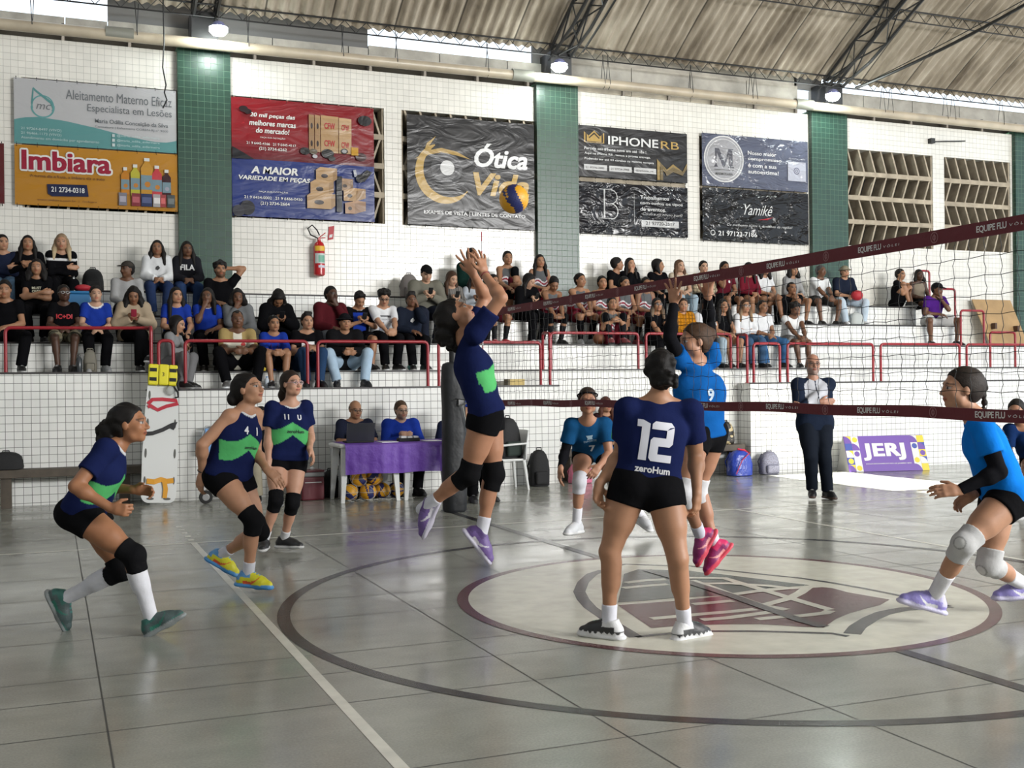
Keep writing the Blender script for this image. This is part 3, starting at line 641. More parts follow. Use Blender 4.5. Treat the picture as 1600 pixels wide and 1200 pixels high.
def build_person(rig, sp, base, name='person', label='', group=None, h=.0105):
    """rig: dict of world joints; sp: look. The body is one mesh, clothes and hair are its children"""
    s = rig.get('s', 1.0); g = lambda k: A3(rig[k]); W = sp.get('w', 1.0); fem = sp.get('fem', True); leg = sp.get('leg', 1.0)*W; skin = A3(sp['skin'])*A3((.92, .80, .70))*(.92 if h < .0072 else .78)
    pel, che, nk, hd = g('pel'), g('che'), g('nk'), g('hd'); PR, CR = nrm(rig['pr']), nrm(rig['cr'])
    tu = nrm(che-pel); cu = nrm(nk-che); PF = nrm(np.cross(tu, PR)); CF = nrm(np.cross(cu, CR))   # forward
    HF = nrm(rig['hf']); HU = A3(rig.get('hu', (0, 0, 1))); HU = nrm(HU-HF*HU.dot(HF)); HR = nrm(np.cross(HF, HU))
    hs = s*sp.get('head', 1.0); sp['_h'] = h
    wst = pel+(che-pel)*.5
    def torso(e=0., k=.05, belly=None, clips=None, cloth=False):
        b = sp.get('belly', 0.0); T = []
        T.append(RC(pel-PR*.072*W*s, pel+PR*.072*W*s, (.094 if cloth else .100)*s*W**.5*sp.get('hipk', 1)+e, None, k, (PF, 1.12), clips))
        for q in (() if cloth else (-1, 1)): T.append(SP(pel+PR*.062*q*W*s-PF*.042*s-tu*.035*s, (.088*leg**.5)*s+e, k, None, clips))
        T.append(RC(wst-PR*(.048 if fem else .062)*W*s+PF*b*.5, wst+PR*(.048 if fem else .062)*W*s+PF*b*.5, .086*s+e+b*.6, None, k, (PF, 1.12), clips))
        T.append(RC(pel, wst, .098*s+e, .088*s+e, k, (PF, 1.1), clips)); T.append(RC(wst, che, .088*s+e, .104*s+e, k, (CF, 1.15), clips))
        cw = sp.get('cw', .066 if fem else .080)
        T.append(RC(che-CR*cw*W*s, che+CR*cw*W*s, .098*s+e, None, k, (CF, 1.12), clips)); T.append(RC(che+cu*.03*s, nk-cu*.03*s, .095*s+e, .052*s+e*.6, k, (CF, 1.1), clips))
        if fem:
            for q in (-1, 1): T.append(SP(che+CR*.058*q*s*W+CF*.062*s-cu*.015*s, .047*s+e*.7, .03, None, clips))
        return T
    sides = (('L', 1), ('R', -1)); B = torso()
    B.append(RC(nk-cu*.02*s, hd-HU*.055*hs-HF*.012*hs, (.050 if fem else .056)*s, (.047 if fem else .054)*s, .03))
    for S_, q in sides:
        sh, el, wr = g('sh'+S_), g('el'+S_), g('wr'+S_); B.append(RC(nk-cu*.02*s+CR*0, sh, .044*s, .042*s, .04)); B.append(SP(sh, .048*s*W**.5, .03))
        aw = sp.get('arm', 1.0)*W**.5
        B.append(RC(sh, el, .050*s*aw, .038*s*aw, .02)); B.append(RC(el, wr, .038*s*aw, .0255*s, .015)); B.append(SP(el+(wr-el)*.25, .041*s*aw, .03))
        hp = rig.get('hand'+S_) or {}
        d = A3(hp.get('d', wr-el)); n = A3(hp.get('n', -CR*(-q) if False else CR*(-q))); t = A3(hp.get('t', CF))
        hand(B, wr, d, n, t, hp.get('curl', .55), hp.get('spread', 0.), s*(1.0 if fem else 1.08), sp.get('fing', 1.12 if h > .008 else 1.0))
        hip, kn, an = g('hip'+S_), g('kn'+S_), g('an'+S_); kf = nrm(rig.get('kf'+S_, PF))
        dkn = nrm(kn-hip); kf2 = nrm((kn-hip)/np.linalg.norm(kn-hip)-(an-kn)/np.linalg.norm(an-kn)+kf*.15)
        B.append(RC(hip, kn, .087*s*leg, .054*s*leg**.5, .04)); B.append(RC(hip+(kn-hip)*.15, hip+(kn-hip)*.55, .080*s*leg, .070*s*leg, .04))
        B.append(SP(kn+kf2*.008, .052*s, .02)); B.append(RC(kn, an, .047*s*leg**.5, .034*s, .02)); B.append(RC(kn+(an-kn)*.15-kf2*.018*s, kn+(an-kn)*.42-kf2*.014*s, .042*s*leg**.5, .040*s*leg**.5, .04))
        td, su = nrm(rig['td'+S_]), A3(rig.get('su'+S_, (0, 0, 1))); su = nrm(su-td*su.dot(td))
        so = an-su*.070*s
        B.append(RC(an, so+su*.028*s-td*.035*s, .032*s, .026*s, .02)); B.append(RC(an-su*.02*s, so+su*.02*s+td*.12*s, .030*s, .019*s, .03, (su, 1.1), [(so, -su)])); B.append(RC(so+su*.018*s+td*.05*s, so+su*.014*s+td*.155*s, .026*s, .014*s, .02, None, [(so, -su)]))
    head_prims(B, hd, HF, HU, HR, hs, sp)
    def colf(V, C):
        head_color(V, C, hd, HF, HU, HR, hs, sp, skin)
        if sp.get('hand_col') is not None: pass
    o = sdf_obj(name, B, h, m_skin, skin, None, base, colf, label=label, it=1)
    o['category'] = 'person'
    if group: o['group'] = group
    # hair
    Hh = []; hair_prims(Hh, hd, HF, HU, HR, hs, sp)
    if Hh:
        hc = A3(sp.get('hcol', (.0075, .006, .0055))); rough = {'short': .0042, 'bun': .003, 'lowbun': .004, 'messybun': .005, 'quiff': .006, 'curly': .007, 'afro': .007, 'longcurl': .006, 'frizzbun': .008}.get(sp.get('hair'), .002)
        def hcf(V, C):
            w = .75+.5*(wob(V, 160, 3)*.5+.5)
            C[:, :3] = hc*w[:, None]
            tip = sp.get('tips')
            if tip is not None:
                u = ((V-hd)@HU)/hs; t = np.clip((-u-.02)/.12, 0, 1)[:, None]; C[:, :3] = C[:, :3]*(1-t)+A3(tip)*t
        sdf_obj('hair', Hh, min(h, .009), m_hair, hc, o, None, hcf, rough, 90, 5)
    if sp.get('cap') is not None:
        cc = A3(sp['cap']); K = []; L = lambda r, u, f: hd+(HR*r+HU*u+HF*f)*hs
        K.append(EL(L(0, .042, -.010), np.stack([HR, HU, HF]), A3((.085, .088, .103))*hs, .01, clip=[(L(0, .040, 0), -HU)]))
        if sp.get('brim', 'front') == 'front': K.append(RC(L(0, .050, .10), L(0, .040, .155), .058*hs, .040*hs, .01, (HU, 7)))
        else: K.append(EL(L(0, .040, -.0), np.stack([HR, HU, HF]), A3((.13, .018, .145))*hs, .01))
        sdf_obj('cap', K, .007, m_cloth, cc, o)
    if sp.get('band') is not None:
        K = MB(); L = lambda r, u, f: hd+(HR*r+HU*u+HF*f)*hs
        K.tube([L(.090*math.cos(a), .052+.028*math.sin(a), -.016+.108*math.sin(a)) for a in np.linspace(0, 2*PI, 25)[:-1]], .007, 6, closed=True, c=sp['band']); K.build('headband', m_cloth, o)
    if sp.get('glasses') is not None:
        K = MB(); L = lambda r, u, f: Vector(hd+(HR*r+HU*u+HF*f)*hs)
        for q in (-1, 1):
            K.tube([L(.031*q+.021*math.cos(a), .002+.016*math.sin(a), .101) for a in np.linspace(0, 2*PI, 13)[:-1]], .0022*max(1, h/.007), 5, closed=True, c=sp['glasses']); K.tube([L(.052*q, .008, .099), L(.076*q, .010, .05), L(.078*q, .006, -.01)], .0022*max(1, h/.007), 4, c=sp['glasses'])
        K.tube([L(-.010, .006, .102), L(.010, .006, .102)], .0022*max(1, h/.007), 4, c=sp['glasses']); K.build('glasses', mat('spectacle_frame', (.5, .5, .5), .3, vcol=True), o)
    # ---- shirt
    hc_ = max(h, .0075) if h < .008 else h
    e = sp.get('loose', .010); sh_c = A3(sp.get('shirt', (.1, .1, .1)))
    if sp.get('shirt') is not None:
        hem = sp.get('hem', .06); cl = [(pel-tu*hem, -tu)]; T = torso(e, .05, None, cl, True)
        T.append(RC(pel-PR*.07*W*s-tu*.0, pel+PR*.07*W*s, .099*s*W**.5*sp.get('hipk', 1)+e+.002, None, .04, (PF, 1.1), cl)); T.append(RC(pel-PR*.06*W*s-tu*hem, pel+PR*.06*W*s-tu*hem, .103*s*W**.5*sp.get('hipk', 1)+e+.004, None, .04, (PF, 1.1), cl))
        T.append(RC(wst-PR*.066*W*s, wst+PR*.066*W*s, .094*s+e+.004, None, .05, (PF, 1.12), cl)); T.append(RC(che-cu*.05*s-CR*.060*W*s, che-cu*.05*s+CR*.060*W*s, .100*s+e, None, .05, (CF, 1.12), cl))
        sl = sp.get('sleeve', .5); P_ = T; ncen = nk+cu*.035*s+CF*.030*s
        for S_, q in sides:
            sh, el, wr = g('sh'+S_), g('el'+S_), g('wr'+S_); inner = nk-cu*.038*s+(sh-nk)*.3
            if sl == 0:   # sleeveless: straps only
                P_.append(RC(inner, nk-cu*.035*s+(sh-nk)*.66, .047*s+e, .043*s+e*.7, .03)); continue
            P_.append(RC(inner, sh, .042*s+e, .044*s+e, .04)); P_.append(SP(sh, .048*s*W**.5+e, .03))
            aw = W**.5*sp.get('arm', 1.0)
            if sl <= 1:
                en = sh+(el-sh)*sl; d = nrm(el-sh); P_.append(RC(sh, en+d*.02, .052*s*aw+e, (.046*s*aw+e+.006), .03, None, [(en, d)]))
            else:
                d = nrm(wr-el); P_.append(RC(sh, el, .052*s*aw+e, .042*s*aw+e, .03)); P_.append(RC(el, wr, .042*s*aw+e, .032*s+e*.6, .02, None, [(wr-d*.005, d)]))
        if sp.get('hood'):
            P_.append(RC(nk-CF*.055*s+CR*.05*s+cu*.02, nk-CF*.055*s-CR*.05*s+cu*.02, .045*s, None, .04)); 
        nr = sp.get('neck', .066)*s
        P_.append(dict(SP(ncen, nr, .008), sub=True))
        cfun = sp.get('shirt_f'); coll = sp.get('collar')
        def scf(V, C):
            q = V-che; u, v, f = q@CR, q@cu, q@CF
            if cfun: cfun(V, C, u/s, v/s, f/s, rig)
            if coll is not None:
                m = np.linalg.norm(V-ncen, axis=1) < nr+sp.get('collw', .018); C[m, :3] = coll
        so_ = sdf_obj('shirt' if not sp.get('hood') else 'hoodie', P_, hc_, m_cloth, sh_c, o, None, scf, sp.get('wr', .0035), 30, 11)
        rig['_shirt'] = so_; rig['_cf'] = (che, CR, cu, CF, pel, tu, PR, PF)
    # ---- shorts / trousers
    if sp.get('legs') is not None:
        kind, lc = sp['legs']; lc = A3(lc); e2 = {'spandex': .006, 'shorts': .018, 'pants': .014, 'tights': .005}[kind]
        cl = [(pel+tu*.045*s, tu)]; T = []
        T.append(RC(pel-PR*.072*W*s, pel+PR*.072*W*s, .100*s*W**.5+e2, None, .05, (PF, 1.12), cl))
        for q in (-1, 1): T.append(SP(pel+PR*.062*q*W*s-PF*.042*s-tu*.035*s, .088*leg**.5*s+e2, .05, None, cl))
        T.append(RC(pel, pel+tu*.12*s, .098*s*W+e2, .095*s*W+e2, .04, (PF, 1.1), cl))
        for S_, q in sides:
            hip, kn, an = g('hip'+S_), g('kn'+S_), g('an'+S_); fr = sp.get('frac', {'spandex': .26, 'shorts': .72}.get(kind, 1)); d = nrm(kn-hip)
            if kind in ('spandex', 'shorts'):
                en = hip+(kn-hip)*fr; ru = .087*s*leg; rk = .054*s*leg**.5; re = ru+(rk-ru)*fr
                T.append(RC(hip, en+d*.03, ru+e2, re+e2+(.012 if kind == 'shorts' else .004)+.006, .04, None, [(en, d)])); T.append(RC(hip+(kn-hip)*.15, hip+(kn-hip)*.55, .080*s*leg+e2, .070*s*leg+e2, .04, None, [(en, d)]))
            else:
                T.append(RC(hip, kn, .087*s*leg+e2, .056*s*leg**.5+e2, .04)); T.append(RC(hip+(kn-hip)*.15, hip+(kn-hip)*.55, .080*s*leg+e2, .070*s*leg+e2, .04)); d = nrm(an-kn); fl = .016 if kind == 'pants' else 0
                T.append(RC(kn, an, .052*s*leg**.5+e2, .038*s+e2+fl, .03, None, [(an-d*.01, d)])); T.append(RC(kn+(an-kn)*.15, kn+(an-kn)*.42, .046*s*leg**.5+e2, .044*s*leg**.5+e2, .04))
        lf = sp.get('legs_f')
        sdf_obj({'spandex': 'shorts', 'shorts': 'shorts', 'pants': 'trousers', 'tights': 'leggings'}[kind], T, hc_, m_cloth, lc, o, None, (lambda V, C: lf(V, C, rig)) if lf else None, .003 if kind == 'pants' else .0012, 30, 4)
    if sp.get('pads') is not None:
        for S_, q in sides:
            hip, kn, an = g('hip'+S_), g('kn'+S_), g('an'+S_); kf2 = nrm(nrm(kn-hip)-nrm(an-kn)+nrm(rig.get('kf'+S_, PF))*.15); d1, d2 = nrm(hip-kn), nrm(an-kn); a = kn+d1*.085*s; b = kn+d2*.095*s
            up2 = sp.get('padlen', 1.0); a = kn+d1*.085*s*up2; b = kn+d2*.10*s*up2
            T = [RC(kn, a+d1*.03, .056*s*leg**.5+.007, .068*s*leg+.002, .02, None, [(a, d1)]), RC(kn, b+d2*.03, .056*s*leg**.5+.005, .052*s*leg**.5+.006, .02, None, [(b, d2)]), SP(kn+kf2*.022*s, .050*s, .03)]
            def pf(V, C, kn=kn, kf2=kf2, d2=d2):
                if sp.get('padring') is not None:
                    q = V-kn-kf2*.03; ff = (V-kn)@kf2; rr = np.linalg.norm(q-np.outer(q@kf2, kf2), axis=1); m = (ff > .03) & (rr < .030); C[m, :3] = sp['padring']; m = (ff > .03) & (rr >= .030) & (rr < .038); C[m, :3] = A3(sp['padring'])*.55
            sdf_obj('knee_pad', T, h, m_cloth, sp['pads'], o, None, pf, .0015, 60, 3)
    if sp.get('armsleeve') is not None:
        for S_ in sp.get('armside', 'LR'):
            sh, el, wr = g('sh'+S_), g('el'+S_), g('wr'+S_); d = nrm(wr-el); a = sh+(el-sh)*.3; da = nrm(sh-el); aw = sp.get('arm', 1.0)*W**.5
            T = [RC(sh+(el-sh)*.2, el, .049*s*aw+.004, .038*s*aw+.004, .02, None, [(a, da)]), RC(el, wr, .038*s*aw+.004, .0265*s+.004, .015, None, [(wr-d*.005, d)]), SP(el+(wr-el)*.25, .041*s*aw+.004, .03)]
            sdf_obj('arm_sleeve', T, h, m_cloth, sp['armsleeve'], o)
    if sp.get('socks') is not None:
        c_s, top = sp['socks']
        for S_, q in sides:
            kn, an = g('kn'+S_), g('an'+S_); d = nrm(kn-an); kf2 = nrm(nrm(kn-g('hip'+S_))+d+nrm(rig.get('kf'+S_, PF))*.15); a = an+d*top*s; L = np.linalg.norm(kn-an)
            ff = min(1, top*s/L); T = [RC(an-d*.03, a+d*.02, .036*s+.003, (.034+(.047*leg**.5-.034)*ff)*s+.006, .02, None, [(a, d)])]
            if top > .16: T.append(RC(kn+(an-kn)*.15-kf2*.018*s, kn+(an-kn)*.42-kf2*.014*s, .042*s*leg**.5+.004, .040*s*leg**.5+.004, .04, None, [(a, d)]))
            sdf_obj('sock', T, min(h, .008), m_cloth, c_s, o)
    if sp.get('shoes') is not None:
        up_c, sole_c = sp['shoes'][:2]; acc = sp['shoes'][2] if len(sp['shoes']) > 2 else None
        for S_, q in sides:
            an = g('an'+S_); td, su = nrm(rig['td'+S_]), A3(rig.get('su'+S_, (0, 0, 1))); su = nrm(su-td*su.dot(td)); sr = np.cross(td, su); so = an-su*.085*s; c0 = [(so, -su)]
            T = [RC(so+su*.045*s-td*.040*s, so+su*.038*s+td*.085*s, .042*s, .042*s, .03, (sr, 1.10), c0), RC(so+su*.035*s+td*.085*s, so+su*.030*s+td*.150*s, .043*s, .034*s, .03, (su, 1.05), c0),
                 RC(so+su*.05*s-td*.034*s, an+su*.02*s-td*.012*s, .042*s, .042*s, .02, None, [(an+su*.018*s+td*.01, nrm(su+td*.15))]), RC(an-su*.012*s+td*.03*s, so+su*.048*s+td*.10*s, .038*s, .034*s, .03, None, c0),
                 RC(so+su*.012*s-td*.052*s, so+su*.016*s+td*.155*s, .047*s, .041*s, .004, (su, 2.2), c0)]
            def shf(V, C, so=so, td=td, su=su, sr=sr):
                q = V-so; hgt = q@su; t = q@td; x = q@sr
                if acc is not None:
                    if sp.get('swoosh') is not None:
                        cu_ = .036+3.2*np.maximum(t-.045, 0)**2*3+.05*np.maximum(.045-t, 0); m = (np.abs(x) > .02) & (t > -.02) & (t < .10) & (np.abs(hgt-cu_-.25*(t-.02)*(t > .045)) < .0095*(1-np.clip((t-.03)/.08, 0, 1))+.002); C[m, :3] = sp['swoosh']
                    m = ((hgt > .075) & (t < .03)) | ((hgt > .05) & (t < -.045)) | ((hgt < .036) & (t > .12)); C[m, :3] = acc
                m = (hgt > .055*s) & (t > .02*s) & (t < .10*s) & (np.abs(x) < .014*s) & (np.sin(t*300) > 0); C[m, :3] = sp.get('lace', (.7, .7, .7))
                m = hgt < .028*s+(.014*np.abs(np.sin(t*95)) if sp.get('spiky') else 0); C[m, :3] = sole_c
            sdf_obj('shoe', T, min(h, .0075), m_shoe, up_c, o, None, shf)
    return o
def decal(person, rig, txt, u, v, height=None, width=None, color=(.8, .8, .8), side='front', bold=.0, name='lettering', shear=0, polys=None, cuts=2, lift=.004, spacing=1.):
    """lettering wrapped on the shirt; u to the wearer's left as seen from the front, v up from the chest centre"""
    import bmesh
    from mathutils.bvhtree import BVHTree
    so = rig['_shirt']; che, CR, cu, CF, pel, tu, PR, PF = rig['_cf']; me = so.data; n = len(me.vertices); co = np.zeros(n*3, 'f4'); me.vertices.foreach_get('co', co); w = A3(world_of(so)); co = co.reshape(-1, 3)+w
    q = np.zeros(len(me.polygons)*4, 'i4'); me.polygons.foreach_get('vertices', q); bvh = BVHTree.FromPolygons([tuple(map(float, p)) for p in co], [tuple(map(int, f)) for f in q.reshape(-1, 4)])
    if polys is not None:
        cs = [c for p in polys for c in p]; fs = []; k = 0
        for p in polys: fs.append(tuple(range(k, k+len(p)))); k += len(p)
        c2 = np.array(cs, float); sz = c2.max(0)-c2.min(0); c2 -= c2.min(0)
    else: c2, fs, sz = text_data(txt, bold, shear, spacing)
    sx = width/sz[0] if width else height/sz[1]; sy2 = height/sz[1] if height else sx
    rt = -CR if side == 'front' else CR; N_ = CF if side == 'front' else -CF      # CR = wearer's left axis sign handled below
    rt = nrm(np.cross(cu, N_))
    bm = bmesh.new(); vs = [bm.verts.new((float((a-sz[0]/2)*sx), float((b-sz[1]/2)*sy2), 0)) for a, b in c2]
    for f in fs:
        try: bm.faces.new([vs[i] for i in f])
        except Exception: pass
    bmesh.ops.triangulate(bm, faces=bm.faces[:])
    for _ in range(cuts):
        ed = [e for e in bm.edges if e.calc_length() > .022]
        if ed: bmesh.ops.subdivide_edges(bm, edges=ed, cuts=1)
        bmesh.ops.triangulate(bm, faces=bm.faces[:])
    c0 = che+cu*v
    for vt in bm.verts:
        p = c0+rt*(vt.co.x+u)+cu*vt.co.y+N_*.6; hit = bvh.ray_cast(Vector(p), Vector(-N_), 1.2)
        if hit[0] is not None: vt.co = hit[0]+Vector(N_)*lift-Vector(w)
        else: vt.co = Vector(c0+rt*(vt.co.x+u)+cu*vt.co.y+N_*.08-w)
    m2 = bpy.data.meshes.new(name); bm.to_mesh(m2); bm.free(); key = 'print_%02d%02d%02d' % tuple(int(c*99) for c in color); m2.materials.append(mat(key, color, .6)); o = bpy.data.objects.new(name, m2); COL.objects.link(o); o.parent = so
    return o
# ================================================================= SEATED SPECTATORS
ROWS = {'A': (15.55, 1.664, 15.13, 1.434), 'B': (16.23, 2.074, 15.80, 1.664), 'C': (16.88, 2.479, 16.56, 2.074), 'D': (17.54, 2.879, 17.18, 2.479),
        'B1': (15.62, 1.664, 15.13, 1.434)}
def seated_rig(x, seat, foot, s=1.0, yaw=0., lean=.12, twist=0., look=(0., 0.), arms='lap', legs='down', spread=.11, w=1.0, fem=True, tilt=0., up=0.):
    """seat/foot = (y, z). yaw, twist and look are degrees; 0 faces the court, + turns to the picture's right"""
    sy_, sz = seat; fy, fz = foot; ya = math.radians(yaw)
    F = A3((math.sin(ya), -math.cos(ya), 0)); Rr = A3((-math.cos(ya), -math.sin(ya), 0)); Z3 = A3((0, 0, 1.)); Lf = -Rr
    pel = A3((x, sy_, sz+.105*s*w**.3+up)); t = nrm(Z3+F*lean-Rr*tilt); che = pel+t*.285*s
    ta = ya+math.radians(twist); F2 = A3((math.sin(ta), -math.cos(ta), 0)); R2 = A3((-math.cos(ta), -math.sin(ta), 0))
    t2 = nrm(Z3+F2*(lean+.10)-Rr*tilt); nk = che+t2*.175*s; shw = (.140 if fem else .166)*s*w**.6
    la = ta+math.radians(look[0]); le = math.radians(look[1]); HF = A3((math.sin(la)*math.cos(le), -math.cos(la)*math.cos(le), math.sin(le)))
    HU = nrm(Z3-HF*HF[2]); hd = nk+nrm(Z3+F2*.30+F2*max(0, -le)*.6)*.120*s+HU*.008
    r = dict(s=s, pel=pel, che=che, nk=nk, hd=hd, pr=Rr, cr=nrm(R2-t2*R2.dot(t2)), hf=HF, hu=HU)
    UL, FL, TH, SN = .27*s, .235*s, .40*s, .395*s
    fd = F.copy()
    for S_, q in (('L', 1), ('R', -1)):
        r['sh'+S_] = nk-t2*.062*s-R2*shw*.96*q; hip = pel-Rr*.088*s*q+F*.02; r['hip'+S_] = hip
        if legs == 'down': an = A3((x, fy, fz+.085*s))-Rr*spread*q; an[0] += F[0]*.2; kp = Z3*.9+F*.6-Rr*.15*q
        elif legs == 'wide': an = A3((x, fy, fz+.085*s))-Rr*(spread+.10)*q; kp = Z3*.9+F*.6-Rr*.5*q
        elif legs == 'in': an = A3((x, fy+.05, fz+.085*s))-Rr*.05*q; kp = Z3*.9+F*.6-Rr*.3*q
        elif legs == 'cross':
            if q == 1: an = A3((x, fy, fz+.085*s))-Rr*.04; kp = Z3*.9+F*.6
            else: an = A3((x, fy-.05, fz+.22*s))-Rr*.16; kp = Z3*1.2+F*.6
        elif legs == 'up': an = hip+F*.26*s-Rr*.02*q; an = A3((an[0], an[1], sz+.085*s)); kp = Z3+F*.4-Rr*.2*q
        elif legs == 'oneup':
            if q == 1: an = hip+F*.25*s; an = A3((an[0], an[1], sz+.085*s)); kp = Z3+F*.3
            else: an = A3((x, fy, fz+.085*s))-Rr*spread*q; kp = Z3*.9+F*.6
        kn, an = ik(hip, an, TH, SN, kp); r['kn'+S_] = kn; r['an'+S_] = an; r['td'+S_] = nrm(F+(-Rr)*q*.25+A3((0, 0, 0)))
    r['suL'] = r['suR'] = Z3
    kL, kR = r['knL'], r['knR']; km = (kL+kR)/2
    T = {}
    mid = km*.75+pel*.25+Z3*.10*s
    for S_, q in (('L', 1), ('R', -1)):
        k_ = r['kn'+S_]; sd = -R2*q; a = arms if isinstance(arms, str) else arms[0 if S_ == 'L' else 1]; pole = -Z3*.8+sd*.7-F*.3; hp = dict(curl=.7)
        if a == 'lap': tg = mid+sd*.045*s+Z3*.02; hp = dict(d=nrm(-sd*.7+F*.5-Z3*.2), n=-Z3*.6-F*.3, t=F+Z3*.3, curl=.5)
        elif a == 'clasp': tg = km+F*.06+sd*.04*s+Z3*.03*s; hp = dict(d=nrm(-sd*.8+F*.5-Z3*.3), n=-sd*.3-F*.4, t=Z3, curl=1.0)
        elif a == 'knee': tg = k_+Z3*.085*s-F*.05; hp = dict(d=nrm(F*.8-Z3*.3), n=-Z3, t=-sd, curl=.45)
        elif a == 'hug': tg = km+F*.10+sd*.05*s-Z3*.06*s; hp = dict(d=nrm(-sd), n=-F, t=Z3, curl=.8)
        elif a == 'cross': tg = che+F2*.175*s-t2*(.10+.03*q)*s-sd*.07*s; pole = -Z3*.4+sd*.9-F*.1; hp = dict(d=nrm(-sd), n=-F2, t=Z3, curl=.3)
        elif a == 'chin': tg = hd+HF*.075*s-HU*.165*s+sd*.035*s; pole = -Z3*.9+sd*.3+F*.5; hp = dict(d=nrm(HU*.8-sd*.3), n=-HF, t=-sd, curl=1.1)
        elif a == 'cheek': tg = hd+HF*.035*s-HU*.13*s+sd*.085*s; pole = -Z3*.9+sd*.3+F*.5; hp = dict(d=nrm(HU), n=-sd-HF*.2, t=HF, curl=.8)
        elif a == 'phone': tg = che+F2*.24*s-t2*.06*s+sd*.035*s; pole = -Z3*.8+sd*.7; hp = dict(d=nrm(-sd*.6+F2*.4+Z3*.5), n=-F2*.3-sd*.6, t=Z3, curl=1.0)
        elif a == 'behind': tg = hd-HF*.045*s+HU*.03*s+sd*.10*s; pole = sd+Z3*.1; hp = dict(d=nrm(-sd-HF*.2+HU*.2), n=-sd*.2+HF*.4, t=HU, curl=.6)
        elif a == 'seat': tg = r['hip'+S_]+sd*.16*s-Z3*.02-F*.02; pole = -F+sd*.4; hp = dict(d=nrm(sd*.3+F*.5-Z3*.3), n=-Z3, t=F, curl=.2)
        elif a == 'belly': tg = che+F2*.17*s-t2*.16*s-sd*.03*s; pole = -Z3*.4+sd*.9; hp = dict(d=nrm(-sd), n=-F2, t=Z3, curl=.5)
        el, wr = ik(r['sh'+S_], tg, UL, FL, pole); r['el'+S_] = el; r['wr'+S_] = wr; r['hand'+S_] = hp
    r['phone'] = (r['wrL']+r['wrR'])/2+F2*.07*s+Z3*.06*s
    r['F2'] = F2
    return r
SK = dict(a=(.52, .32, .22), b=(.42, .245, .155), c=(.30, .165, .10), d=(.17, .09, .055), e=(.085, .045, .030), p=(.60, .41, .31))
BK, WH, NV, BL2, GY = (.0045, .0045, .0055), (.62, .63, .64), (.012, .018, .055), (.012, .035, .26), (.16, .165, .17)
BR, DB = (.045, .022, .012), (.012, .009, .008)
def f_collar_stripe(c, v0, v1): 
    def f(V, C, u, v, z, rig): m = (v > v0) & (v < v1) & (z > -.5); C[m, :3] = c
    return f
def f_uniform(V, C, u, v, z, rig):      # grey basketball vest: red sides, white and red wave across the front
    m = np.abs(u) > .105; C[m, :3] = (.22, .015, .03)
    w_ = v+.055-.03*np.sin(u*26); m = (np.abs(w_) < .040) & (z > 0); C[m, :3] = (.60, .60, .62); m = (np.abs(w_) < .014) & (z > 0); C[m, :3] = (.26, .015, .035)
    m = (v < -.13); C[m, :3] = (.22, .015, .03)
def f_black_front(c): 
    def f(V, C, u, v, z, rig): m = (np.abs(u) > .10) | (v > .10); C[m, :3] = c
    return f
def f_white_stripe(V, C, u, v, z, rig): m = (v > .055) & (v < .085); C[m, :3] = (.6, .6, .6)
def f_lower(c, t): 
    def f(V, C, u, v, z, rig): m = v < t; C[m, :3] = c
    return f
def f_plaid(V, C, u, v, z, rig):
    m = (np.abs(np.sin(u*55)) > .92) | (np.abs(np.sin(v*55)) > .92); C[m, :3] = C[m, :3]*.45
def f_tweed(V, C, u, v, z, rig): m = np.sin(u*160) > .2; C[m, :3] = C[m, :3]*.45
def f_camo(V, C, rig): w_ = wob(V, 28, 9); C[w_ > .1, :3] = (.25, .22, .15); C[w_ < -.25, :3] = (.015, .014, .01)
def f_cream(V, C, u, v, z, rig): m = (v > .045) & (np.abs(u) > .055) | (np.abs(u) > .19); C[m, :3] = (.30, .22, .09)
